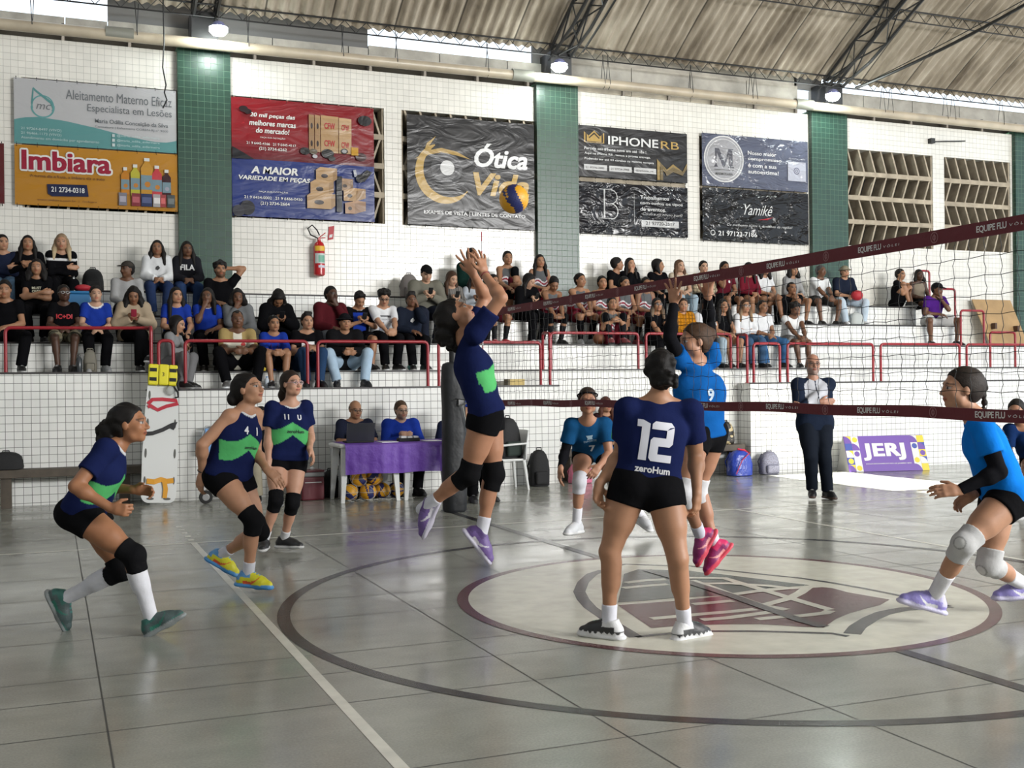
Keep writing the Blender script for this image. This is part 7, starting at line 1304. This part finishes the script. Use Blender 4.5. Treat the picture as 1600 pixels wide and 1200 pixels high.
# ---- things lying about on the stand
backpack('shoulder_bag', (-.52, 15.13, .472), .40, .20, .22, 'black bag on the dark wooden bench at the left edge', m_black, cat='bag', pocket=False)
b_ = at(141, 583, 15.7); backpack('backpack', (b_.x, 15.72, 1.668), .17, .13, .30, 'beige backpack on the step beside the pale girl in royal blue', mat('beige_fabric', (.16, .15, .12), .7))
def bottle(px, y, z, c, label, h=.24, r=.035, cap=(.02, .02, .02), group=None, dxx=0):
    x = px_to_x(px, y)+dxx; e = empty('bottle', (x, y, z), label, 'bottle', group); MB().lathe([(r*.9, 0), (r, .01), (r, h*.72), (r*.45, h*.86), (r*.42, h*.9)], (x, y, z), 16).build('bottle_body', mat('bottle_%d%d%d' % tuple(int(v*99) for v in c), c, .25), e, smooth=True); MB().lathe([(r*.5, 0), (r*.5, h*.08), (r*.4, h*.1)], (x, y, z+h*.89), 12).build('bottle_cap', mat('cap_%d' % int(cap[0]*99), cap, .4), e)
bottle(124, 15.6, 1.668, (.03, .035, .04), 'dark bottle on the step left of the beige backpack'); bottle(576, 15.9, 1.668, (.45, .55, .02), 'yellow-green drink bottle on the step beside the curly-haired boy in white'); bottle(829, 16.55, 2.078, (.05, .02, .02), 'dark flask on the step behind the net, beside the pale woman\'s feet', .24, .04)
bottle(417, 15.1, 1.438, (.45, .50, .55), 'clear water bottle on the lowest step next to the girl with lanyard', .16, .03, (.1, .25, .5)); bottle(117, 17.1, 2.483+.36, (.5, .52, .53), 'silver bottle on the blue box at the left', .22, .03)
x = px_to_x(124, 17.1); e = empty('storage_box', (x, 17.1, 2.479), 'blue storage box on the step below the black backpack, left side', 'box'); MB().rbox(x-.17, x+.17, 16.95, 17.25, 2.482, 2.80, .02).build('box_body', mat('blue_plastic', (.02, .14, .32), .4), e); MB().rbox(x-.18, x+.18, 16.94, 17.26, 2.80, 2.84, .02).build('lid', mat('blue_plastic', (.02, .14, .32)), e)
backpack('backpack', (px_to_x(147, 17.6), 17.62, 2.883), .30, .22, .34, 'black backpack on the top step left of the man in the dark cap', m_black)
tag(MB().sphere((px_to_x(131, 17.1), 17.1, 2.895), (.12, .09, .05)).build('cap', mat('red_fabric', (.35, .01, .02), .6), smooth=True, loc=(px_to_x(131, 17.1), 17.1, 2.845)), 'red and black cap on the blue storage box', 'cap')
backpack('backpack', (px_to_x(642, 17.6), 17.62, 2.883), .30, .22, .40, 'grey striped backpack against the wall left of the man in the black cap', mat('grey_stripe_fabric', (.13, .115, .11), .8), lean=-.1); backpack('backpack', (px_to_x(686, 17.7), 17.72, 2.883), .26, .18, .30, 'green bag against the wall behind the grey-green jacket', mat('green_fabric', (.03, .08, .07), .8), pocket=False)
x = px_to_x(936, 16.2); tag(volleyball(Vector((x, 16.18, 2.078+.10)), .10, name='basketball'), 'brown basketball beside the smiling girl hugging her knees', 'ball')
bb_ = [o for o in bpy.data.objects if o.name.startswith('basketball')][0]; bb_.data.materials[0] = mat('basketball_leather', (.16, .055, .02), .6, bump=(200, .002))
x = px_to_x(804, 15.1); e = empty('cardboard_box', (x, 15.1, 1.434), 'flat yellow cardboard box on the low step behind the setter', 'box'); MB().box(x-.13, x+.13, 15.03, 15.17, 1.436, 1.53).build('box_body', mat('yellow_card', (.50, .38, .15), .8), e); MB().box(x-.135, x-.10, 15.025, 15.175, 1.436, 1.532).build('box_end', mat('brown_card', (.12, .10, .06), .8), e)
tag(MB().sphere((px_to_x(644, 15.85), 15.85, 1.72), (.07, .05, .055)).build('teal_pouch', mat('teal_fabric', (.12, .35, .30), .6), smooth=True, loc=(px_to_x(644, 15.85), 15.85, 1.668)), 'small teal pouch on the step by the boy with fingers on his cheek', 'pouch')
tag(MB().rbox(px_to_x(409, 15.45)-.05, px_to_x(409, 15.45)+.05, 15.36, 15.46, 1.668, 1.85, .03).build('yellow_bag', mat('yellow_fabric', (.6, .45, .02), .6), loc=(px_to_x(409, 15.45), 15.4, 1.668)), 'small yellow bag between the gold polo shirt and the girl with the lanyard', 'bag')
x = px_to_x(1350, 17.35); backpack('gym_bag', (px_to_x(1336, 17.2), 17.15, 2.483), .30, .2, .26, 'pale tote bag standing at the feet of the spectator in the bucket hat', mat('pale_fabric', (.4, .43, .42), .7), cat='bag', pocket=False)
tag(MB().sphere((px_to_x(1334, 17.28), 17.16, 3.07), (.12, .10, .10)).build('red_bag', mat('red_fabric', (.35, .01, .02)), smooth=True, loc=(px_to_x(1334, 17.28), 17.16, 2.97)), 'round red cap on the knee of the spectator in the bucket hat', 'cap')
# ---- purple sign board
BLp, BRp = Vector((11.72, 14.42, 0)), Vector((13.05, 14.10, 0)); rt = (BRp-BLp); Wd = rt.length; rt.normalize(); bk_ = Vector((0, 0, 1)).cross(rt); upv = (Vector((0, 0, .56))+bk_*.22); upl = upv.length; upv.normalize(); nn = rt.cross(upv).normalized(); 
if nn.y > 0: nn = -nn
e = empty('sign_board', tuple(BLp), 'purple folding floor sign with white letters against the tiled wall', 'sign')
sp_t = lambda u, v, w=0.: BLp+rt*u+upv*v+nn*w
MB().prism([sp_t(0, .005), sp_t(Wd, .005), sp_t(Wd, upl), sp_t(0, upl)], -nn*.012).build('front_panel', mat('purple_print', (.12, .05, .30), .45), e)
top = sp_t(0, upl); MB().prism([BLp+bk_*.46, BRp+bk_*.46, sp_t(Wd, upl, -.015), sp_t(0, upl, -.015)], bk_*.012).build('rear_panel', mat('sign_back', (.35, .35, .34), .6), e)
MB().prism([sp_t(0, .01, -.013), BLp+bk_*.45, sp_t(0, upl, -.013)], rt*.006).build('side_panel', mat('sign_back', (.35, .35, .34)), e)
q = MB(); q.add([sp_t(*p, .0015) for p in ((.30, .16), (.30, .46), (1.10, .46), (1.10, .16))], [], None)
add_text(q, 'JERJ', sp_t(.30, .19, .003), rt, upv, width=.70, height=.28, bold=.05, spacing=1.1); add_text(q, 'JOGOS ESCOLARES DO RIO DE JANEIRO 2025', sp_t(.30, .115, .003), rt, upv, width=.78, height=.026, bold=.01); q.build('lettering', m_wprint, e)
q = MB(); yl, wh_, bl_, pu = (.62, .48, .03), (.6, .6, .58), (.03, .06, .30), (.12, .05, .30)
def blk(u, v, s_, c, sh_='sq', z=.002):
    if sh_ == 'sq': P_2 = [(u, v), (u+s_, v), (u+s_, v+s_), (u, v+s_)]
    elif sh_ == 'ci': P_2 = [(u+s_/2+s_/2.6*math.cos(a), v+s_/2+s_/2.6*math.sin(a)) for a in np.linspace(0, 2*PI, 17)[:-1]]
    else: P_2 = [(u, v)]+[(u+s_*math.cos(a), v+s_*math.sin(a)) for a in np.linspace(0, PI/2, 8)]
    q.add([sp_t(a, b, z) for a, b in P_2], [tuple(range(len(P_2)))], c)
rr_ = random.Random(4); cs_ = [yl, wh_, bl_, wh_]
for side in (0, Wd-.24):
    for i in range(2):
        for j in range(5): s_ = .118; u_, v_ = side+.002+i*.12, .003+j*.119; blk(u_, v_, s_, cs_[(i*3+j*2+(side > 0)) % 4]); blk(u_, v_, s_, [pu, yl, wh_, bl_][(i+j) % 4] if (i+j) % 4 != (i*3+j*2) % 4 else pu, 'ci' if (i+j) % 2 else 'qu', .003)
q.build('pattern_border', mat('sign_inks', (.5, .5, .5), .5, vcol=True), e)
# ================================================================= BANNERS ON THE UPPER WALL
m_print = bpy.data.materials.new('banner_vinyl'); m_print.use_nodes = True
def _vinyl(m, rough, bumpd, name='dye', crease=1.0):
    nt = m.node_tree; N = nt.nodes; L = nt.links; b = N['Principled BSDF']; a = N.new('ShaderNodeAttribute'); a.attribute_name = 'dye'; L.new(a.outputs['Color'], b.inputs['Base Color']); b.inputs['Roughness'].default_value = rough
    b.inputs['Specular IOR Level'].default_value = .32
    g = N.new('ShaderNodeNewGeometry'); mp = N.new('ShaderNodeMapping'); mp.inputs['Rotation'].default_value = (0, .6, 0); mp.inputs['Scale'].default_value = (1.2, 1, 2.6); L.new(g.outputs['Position'], mp.inputs[0])
    t = N.new('ShaderNodeTexNoise'); t.inputs['Scale'].default_value = 1.7*crease; t.inputs['Detail'].default_value = 3; t.inputs['Distortion'].default_value = 1.2; L.new(mp.outputs[0], t.inputs['Vector'])
    bp_ = N.new('ShaderNodeBump'); bp_.inputs['Distance'].default_value = bumpd; L.new(t.outputs['Fac'], bp_.inputs['Height']); L.new(bp_.outputs[0], b.inputs['Normal'])
_vinyl(m_print, .28, .015, crease=.8)
m_print2 = bpy.data.materials.new('banner_vinyl_creased'); m_print2.use_nodes = True; _vinyl(m_print2, .20, .10, crease=.9)
class Banner:
    def __init__(s, label, x0, x1, z0, z1, color, m=None, y=17.93):
        s.x0, s.x1, s.z0, s.z1, s.y = x0, x1, z0, z1, y; s.W, s.H = x1-x0, z1-z0; s.m = m or m_print; s.lay = 0
        s.e = empty('banner', (x0, y, z0), label, 'banner', 'advertising banners on the upper wall'); q = MB(); nx_, nz2 = 24, 12; vs = []
        for j in range(nz2+1):
            for i in range(nx_+1): vs.append((x0+s.W*i/nx_, y+.0, z0+s.H*j/nz2))
        n = len(vs); vs += [(a, b+.006, c) for a, b, c in vs]; w = nx_+1
        fs = [(j*w+i, j*w+i+1, (j+1)*w+i+1, (j+1)*w+i) for j in range(nz2) for i in range(nx_)]; fs += [tuple(n+k_ for k_ in reversed(f)) for f in list(fs)]
        q.add(vs, fs, tuple(x*.8 for x in color)); q.build('sheet', s.m, s.e); s.art = MB(); s.txt = MB()
        q = MB()
        for i in range(int(s.W/.28)+1):
            for z, dz in ((z0+.02, -.05), (z1-.02, .05)): x = x0+.03+i*(s.W-.06)/int(s.W/.28); q.tube([(x, y-.004, z), (x, y+.03, z+dz)], .006, 4)
        q.build('tie', m_cord, s.e)
    def P(s, u, v): return (s.x0+u*s.W, s.y-.002-.0004*s.lay, s.z1-v*s.H)
    def poly(s, pts, c): s.lay += 1; p = [s.P(*q) for q in pts]; s.art.add(p, [tuple(range(len(p)))], tuple(x*.85 for x in c))
    def rect(s, u0, v0, u1, v1, c): s.poly([(u0, v1), (u1, v1), (u1, v0), (u0, v0)], c)
    def disc(s, u, v, r, c, ry=None, n=24): k_ = s.W/s.H; s.poly([(u+r*math.cos(a), v-(r*k_ if ry is None else ry)*math.sin(a)) for a in np.linspace(0, 2*PI, n+1)[:-1]], c)
    def ring(s, u, v, r0, r1, c, a0=0, a1=360, n=28):
        k_ = s.W/s.H; s.lay += 1
        for i in range(n):
            p = [math.radians(a0+(a1-a0)*(i+q)/n) for q in (0, 1)]; s.art.add([s.P(u+r*math.cos(a), v-r*k_*math.sin(a)) for a, r in ((p[0], r0), (p[0], r1), (p[1], r1), (p[1], r0))], [(0, 1, 2, 3)], c)
    def text(s, t, u, v, c, w=None, h=None, bold=.0, shear=0., align='l', slope=0.):
        s.lay += 4; p = s.P(u, v); mb_ = MB(); add_text(mb_, t, (p[0], s.y-.003-.0004*s.lay, p[2]), (1, 0, slope), (0, 0, 1), width=w*s.W if w else None, height=h*s.H if h else None, c=c, bold=bold, shear=shear, align=align); mb_.build('lettering', s.m, s.e)
    def done(s):
        if s.art.v: s.art.build('printed_artwork', s.m, s.e)
        if s.txt.v: s.txt.build('lettering', s.m, s.e)
WHT, GLD, TEAL, INK = (.60, .60, .58), (.48, .32, .10), (.10, .26, .26), (.14, .15, .16)
# teal and white
b = Banner('white and teal banner with a drop logo, upper left of the first green pillar', -.46, 1.83, 5.07, 6.03, (.46, .46, .47))
b.poly([(0, 1), (1, 1)]+[(u, float(np.interp(u, [0, .06, .14, .3, .5, .7, .85, .94, 1], [.64, .60, .58, .61, .69, .79, .84, .84, .80]))) for u in np.linspace(1, 0, 30)], TEAL)
b.ring(.17, .40, .060, .068, TEAL, -30, 200); b.poly([(.10, .38), (.11, .14), (.118, .14), (.112, .38)], TEAL); b.poly([(.112, .12), (.13, .16), (.23, .34), (.24, .44), (.228, .44), (.215, .36), (.12, .18)], TEAL); b.ring(.17, .42, .062, .072, TEAL, 180, 370); b.text('mc', .13, .46, INK, w=.09, shear=.3)
b.text('Aleitamento Materno Eficaz', .31, .27, INK, w=.66, h=.15); b.text('Especialista em Lesões', .44, .47, INK, w=.53, h=.15); b.text('Maria Odília Conceição da Silva', .485, .62, INK, w=.46, h=.08, bold=.01); b.text('Consultora | Enfermeira COREN-RJ nº 9000', .485, .69, INK, w=.46, h=.045)
b.text('21 97264-8497 (VIVO)', .04, .80, (.4, .5, .5), w=.24, h=.05); b.text('21 96466-1173 (VIVO)', .04, .87, (.4, .5, .5), w=.24, h=.05); b.text('Atendimento em domicílio por agendamento', .04, .94, (.4, .5, .5), w=.47, h=.05)
for i in range(3): b.text('@maria_odilia_enfermeira', .62, .81+.075*i, (.4, .5, .5), w=.27, h=.045); b.rect(.59, .765+.075*i, .607, .81+.075*i, (.5, .55, .55))
b.done()
# orange
b = Banner('orange banner with red lettering and juice bottles, left of the first green pillar', -.46, 1.84, 4.17, 5.05, (.44, .20, .018))
for du, dv in [(.011*math.cos(a), .03*math.sin(a)) for a in np.linspace(0, 2*PI, 11)[:-1]]: b.text('Imbiara', .045+du, .41+dv, WHT, w=.53, h=.32, bold=.035)
b.text('Imbiara', .045, .41, (.24, .01, .03), w=.53, h=.32, bold=.035)
b.text('A turma diz a fruta, a Imbiara diz o suco', .09, .54, (.10, .04, .02), w=.45, h=.055, bold=.01); b.poly([(.19, .64), (.43, .62), (.44, .82), (.22, .84), (.195, .80)], (.008, .012, .05)); b.text('21 2734-0318', .215, .765, WHT, w=.20, h=.085, bold=.02); b.text('www.imbiara.com.br  |  /imbiara', .13, .93, (.10, .04, .02), w=.36, h=.04)
for u, v, w_, h_, c in ((.64, .30, .052, .45, (.46, .18, .02)), (.70, .24, .058, .52, (.42, .38, .04)), (.765, .12, .075, .66, (.48, .24, .03)), (.835, .24, .062, .54, (.48, .05, .06)), (.90, .30, .055, .48, (.035, .008, .012))):
    b.poly([(u, v+h_), (u, v+.18*h_+.03), (u+w_*.3, v+.06), (u+w_*.3, v+.02), (u+w_*.7, v+.02), (u+w_*.7, v+.06), (u+w_, v+.18*h_+.03), (u+w_, v+h_)], c); b.rect(u+w_*.27, v-.02, u+w_*.73, v+.035, WHT); b.rect(u, v+h_*.42, u+w_, v+h_*.80, (.16, .24, .28)); b.disc(u+w_*.55, v+h_*.66, w_*.25, (.45, .18, .03) if c[0] > .1 else (.3, .3, .35))
for u, w_, c in ((.625, .05, (.18, .17, .2)), (.705, .055, (.20, .03, .04)), (.765, .07, (.02, .03, .09)), (.84, .05, (.35, .33, .33)), (.885, .038, (.3, .05, .05)), (.93, .05, (.06, .07, .07))): b.rect(u, .72, u+w_, .94, c); b.rect(u+.006, .78, u+w_-.006, .88, tuple(min(1, x*1.8+.05) for x in c))
b.done()
# red / blue auto parts banner
b = Banner('red and blue banner with stacked cardboard boxes, right of the first green pillar', 2.66, 4.96, 4.15, 6.02, (.24, .010, .016), y=17.92)
for i in range(6): b.rect(0, .36+.027*i, 1, .36+.027*(i+1), (.20-.018*i, .008, .014))
b.rect(0, .515, 1, 1, (.018, .035, .17)); RK = (.62, .62, .60)
for i, t in enumerate(('20 mil peças das', 'melhores marcas', 'do mercado!')): b.text(t, .28, .165+.062*i, RK, w=(.31, .32, .23)[i], h=.045, bold=.025, shear=.15, align='c')
b.text('FAÇA SUA COTAÇÃO', .28, .335, RK, w=.17, h=.018, bold=.01, align='c'); b.text('21 9 6445-4166   21 9 6445-4117', .27, .39, RK, w=.34, h=.022, bold=.01, align='c'); b.text('(21) 2734-6262', .28, .44, RK, w=.19, h=.032, bold=.02, align='c')
b.text('A MAIOR', .29, .635, RK, w=.32, h=.062, bold=.035, shear=.15, align='c'); b.text('VARIEDADE EM PEÇAS', .29, .70, RK, w=.49, h=.045, bold=.03, shear=.15, align='c')
b.text('FAÇA SUA COTAÇÃO', .28, .795, RK, w=.20, h=.018, bold=.01, align='c'); b.text('21 9 6434-0002   21 9 6466-0430', .28, .85, RK, w=.40, h=.024, bold=.01, align='c'); b.text('(21) 2734-2664', .29, .905, RK, w=.20, h=.034, bold=.02, align='c')
def carton(u, v, w_, h_, d_, t, tc, c=(.40, .25, .12)):
    b.poly([(u, v+h_), (u+w_, v+h_), (u+w_, v), (u, v)], c); b.poly([(u+w_, v+h_), (u+w_+d_, v+h_-.03), (u+w_+d_, v-.02), (u+w_, v)], (c[0]*.75, c[1]*.72, c[2]*.7)); b.poly([(u, v), (u+w_, v), (u+w_+d_, v-.02), (u+d_, v-.025)], tuple(x*1.15 for x in c)); b.text(t, u+w_/2, v+h_*.62, tc, w=w_*.6, h=h_*.36, bold=.03, align='c') if t else b.disc(u+w_/2, v+h_*.5, w_*.2, (.03, .02, .02), ry=h_*.18)
for v in (.275, .125): carton(.53, v, .038, .145, 0.0, '', BK, (.30, .18, .09)); carton(.572, v, .038, .145, 0.0, '', BK, (.33, .20, .10)); carton(.614, v, .125, .145, 0, 'CFW', (.35, .015, .02)); carton(.743, v+.01, .09, .135, 0, 'CFW', (.35, .015, .02), (.46, .30, .16))
for u, v, r_, c in ((.50, .42, .035, BK), (.56, .42, .028, (.10, .08, .05)), (.66, .43, .045, BK), (.69, .47, .025, (.05, .05, .05)), (.78, .40, .026, (.03, .03, .03)), (.78, .40, .017, (.35, .35, .35)), (.90, .44, .04, (.04, .01, .012)), (.57, .46, .018, (.4, .4, .42)), (.93, .12, .05, (.012, .012, .014)), (.08, .10, .03, (.02, .01, .012)), (.11, .12, .025, (.02, .01, .012))): b.disc(u, v, r_, c, ry=r_*.9)
b.rect(.83, .36, .88, .43, (.50, .26, .02)); b.poly([(0, .42), (.08, .47), (.15, .52), (0, .52)], (.012, .012, .016)); b.disc(.10, .93, .05, (.015, .015, .02)); b.disc(.04, .96, .04, (.03, .03, .04))
carton(.74, .66, .08, .08, .02, '', BK, (.28, .17, .09)); b.rect(.72, .62, .76, .93, (.015, .015, .018)); carton(.575, .575, .12, .10, .03, '', BK); carton(.535, .685, .13, .11, .035, '', BK); carton(.51, .80, .17, .11, .03, '', BK); carton(.77, .74, .09, .09, .07, '', BK); carton(.78, .85, .07, .09, .08, '', BK, (.34, .19, .10))
b.poly([(.84, .56), (.86, .555), (.87, .61), (.85, .62)], (.35, .36, .40)); b.disc(.89, .63, .03, BK); b.poly([(.88, .62), (.94, .55), (.98, .57), (.92, .66)], BK); b.done()
# black and gold optician
b = Banner('black banner with a gold eye logo and script lettering between pillars', 5.53, 7.84, 4.14, 5.98, (.010, .010, .012), y=17.92)
G2 = (.40, .26, .075)
b.disc(.30, .47, .12, (.055, .055, .060)); b.disc(.30, .47, .085, (.035, .035, .04)); b.disc(.305, .465, .055, (.60, .60, .60))
b.lay += 1
for i in range(30):
    def cr_(t): a = math.radians(115+t*205); w_ = .030*math.sin(PI*min(1, t*1.05))**.7+.004; return a, w_
    (a0, w0), (a1, w1) = cr_(i/30), cr_((i+1)/30); k_ = b.W/b.H
    b.art.add([b.P(.30+r_*math.cos(a), .50-r_*k_*math.sin(a)) for a, r_ in ((a0, .21-w0), (a0, .21+w0), (a1, .21+w1), (a1, .21-w1))], [(0, 1, 2, 3)], G2)
b.poly([(.06, .40), (.14, .32), (.26, .285), (.38, .31), (.49, .375), (.38, .345), (.26, .325), (.15, .36)], G2); b.poly([(.12, .36), (.15, .25), (.22, .18), (.17, .27), (.15, .37)], G2)
b.text('Ótica', .52, .435, (.62, .62, .62), w=.42, h=.22, bold=.03, shear=.25); b.text('Vida', .51, .70, G2, w=.44, h=.21, bold=.03, shear=.25); b.text('EXAMES DE VISTA | LENTES DE CONTATO', .12, .905, (.6, .6, .6), w=.80, h=.042, bold=.02); b.done()
# phone shop
b = Banner('upper black banner with a gold crown logo, right of the middle green pillar', 8.70, 10.93, 5.14, 6.05, (.010, .010, .012), m_print, y=17.92)
for k_ in range(3):
    o = .012*k_; b.poly([(.05+o, .33-o), (.05+o, .12+2*o), (.09+o*.3, .20+o*2), (.14, .09+3*o), (.19-o*.3, .20+o*2), (.23-o, .12+2*o), (.23-o, .33-o)], G2 if k_ != 1 else (.010, .010, .012))
b.text('IPHONE', .265, .34, (.58, .58, .58), w=.46, h=.17, bold=.015, slope=-.0); b.text('RB', .75, .34, G2, w=.17, h=.15, bold=.0)
for i, t in enumerate(('Parcele seu iPhone novo em até 18x !', 'Aqui na iPhone RB , temos a pronta entrega.', 'Podendo ser até 03 cartões na mesma compra')): b.text(t, .05, .47+.105*i, (.55, .55, .55), w=(.56, .60, .63)[i], h=.055, bold=.015)
for i in range(3): b.rect(.045+.225*i, .76, .25+.225*i, .87, (.5, .5, .5)); b.text(('21 99396-3380', '21 97724-3998', '@iphone_rb')[i], .06+.225*i, .84, (.06, .06, .06), w=.165, h=.04, bold=.01)
for k_ in range(2): o = .03*k_; b.poly([(.71+o, .98), (.71+o, .56+o*2), (.80, .76+o), (.86, .64+o*2), (.95, .78), (.995, .60+o), (.995, .68+o), (.95, .86), (.86, .74+o*2), (.80, .86+o), (.735+o, .70+o), (.735+o, .98)], (.28, .19, .06) if k_ == 0 else (.14, .10, .04))
b.done()
b = Banner('black banner with a thin white letter B below the gold crown banner', 8.70, 10.93, 4.13, 5.05, (.010, .010, .014), m_print2, y=17.92)
b.rect(.22, .12, .232, .70, (.5, .5, .5)); b.rect(.18, .12, .30, .135, (.5, .5, .5)); b.rect(.18, .685, .30, .70, (.5, .5, .5)); b.ring(.285, .27, .052, .059, (.5, .5, .5), -90, 90); b.ring(.285, .555, .058, .066, (.5, .5, .5), -90, 90); b.rect(.24, .403, .30, .415, (.5, .5, .5))
b.rect(.495, .17, .499, .78, (.4, .4, .4)); b.text('IMPÉRIO BUFFET', .08, .80, (.18, .18, .18), w=.36, h=.05)
for i, t in enumerate(('Trabalhamos', 'com todos os tipos', 'de eventos.')): b.text(t, .55, .28+.115*i, (.55, .55, .55), w=(.27, .40, .24)[i], h=.075, bold=.015)
b.text('Confira no nosso perfil', .57, .61, (.45, .45, .45), w=.38, h=.07, shear=.4); b.rect(.56, .69, .91, .82, (.55, .55, .55)); b.text('21 97720-3517', .60, .785, (.05, .05, .05), w=.27, h=.07, bold=.01); b.done()
b = Banner('shiny creased grey-blue banner with a round white M seal, left of the right green pillar', 11.25, 13.64, 5.12, 6.10, (.10, .11, .16), m_print2, y=17.92)
b.disc(.20, .47, .185, (.34, .34, .36)); b.ring(.20, .47, .175, .182, (.58, .58, .58)); b.ring(.20, .47, .155, .159, (.58, .58, .58)); [b.poly([(.105+x/5*.19, .63-y*.36) for x, y in pp], (.10, .10, .12)) for pp in ([(0, 0), (1.1, 0), (.75, .12), (.75, .9), (.3, 1), (.35, .12)], [(.3, 1), (1.3, 1), (2.8, .2), (2.3, 0)], [(2.3, 0), (2.6, 0), (4.1, 1), (3.6, 1)], [(3.6, 1), (4.8, 1), (4.55, .9), (4.6, .12), (5, 0), (3.4, 0), (3.75, .12)])]; b.rect(.11, .67, .29, .685, (.15, .15, .15)); b.text('MARMORARIA', .12, .78, (.10, .10, .10), w=.16, h=.05, bold=.01)
for i, t in enumerate(('Nosso maior', 'compromisso', 'é com a sua', 'autoestima!')): b.text(t, .42, .35+.12*i, (.58, .58, .6), w=(.27, .32, .27, .29)[i], h=.075, bold=.02)
b.rect(.80, .42, .975, .80, (.42, .43, .5)); b.text('@marina_mello', .81, .38, (.5, .5, .55), w=.16, h=.035); b.ring(.885, .60, .022, .028, (.10, .10, .16)); b.ring(.885, .60, .008, .012, (.10, .10, .16)); b.done()
b = Banner('shiny creased black banner with white script, lowest beside the right green pillar', 11.25, 13.64, 4.10, 5.09, (.010, .010, .012), m_print2, y=17.92)
b.text('Yamikê', .38, .48, (.55, .55, .55), w=.27, h=.20, shear=.45); b.text('Os melhores bolos e docinhos da região!', .22, .72, (.5, .5, .5), w=.62, h=.06, shear=.3); b.text('21 97123-7186', .14, .90, (.58, .58, .58), w=.36, h=.09, bold=.02); b.ring(.09, .85, .016, .022, (.55, .55, .55)); b.poly([(.50, .57), (.62, .52), (.66, .50), (.60, .56)], (.35, .02, .03)); b.done()
b = Banner('edge of a dark red banner cut off at the left of the frame', -2.9, -.60, 4.17, 5.05, (.10, .012, .014)); b.done()
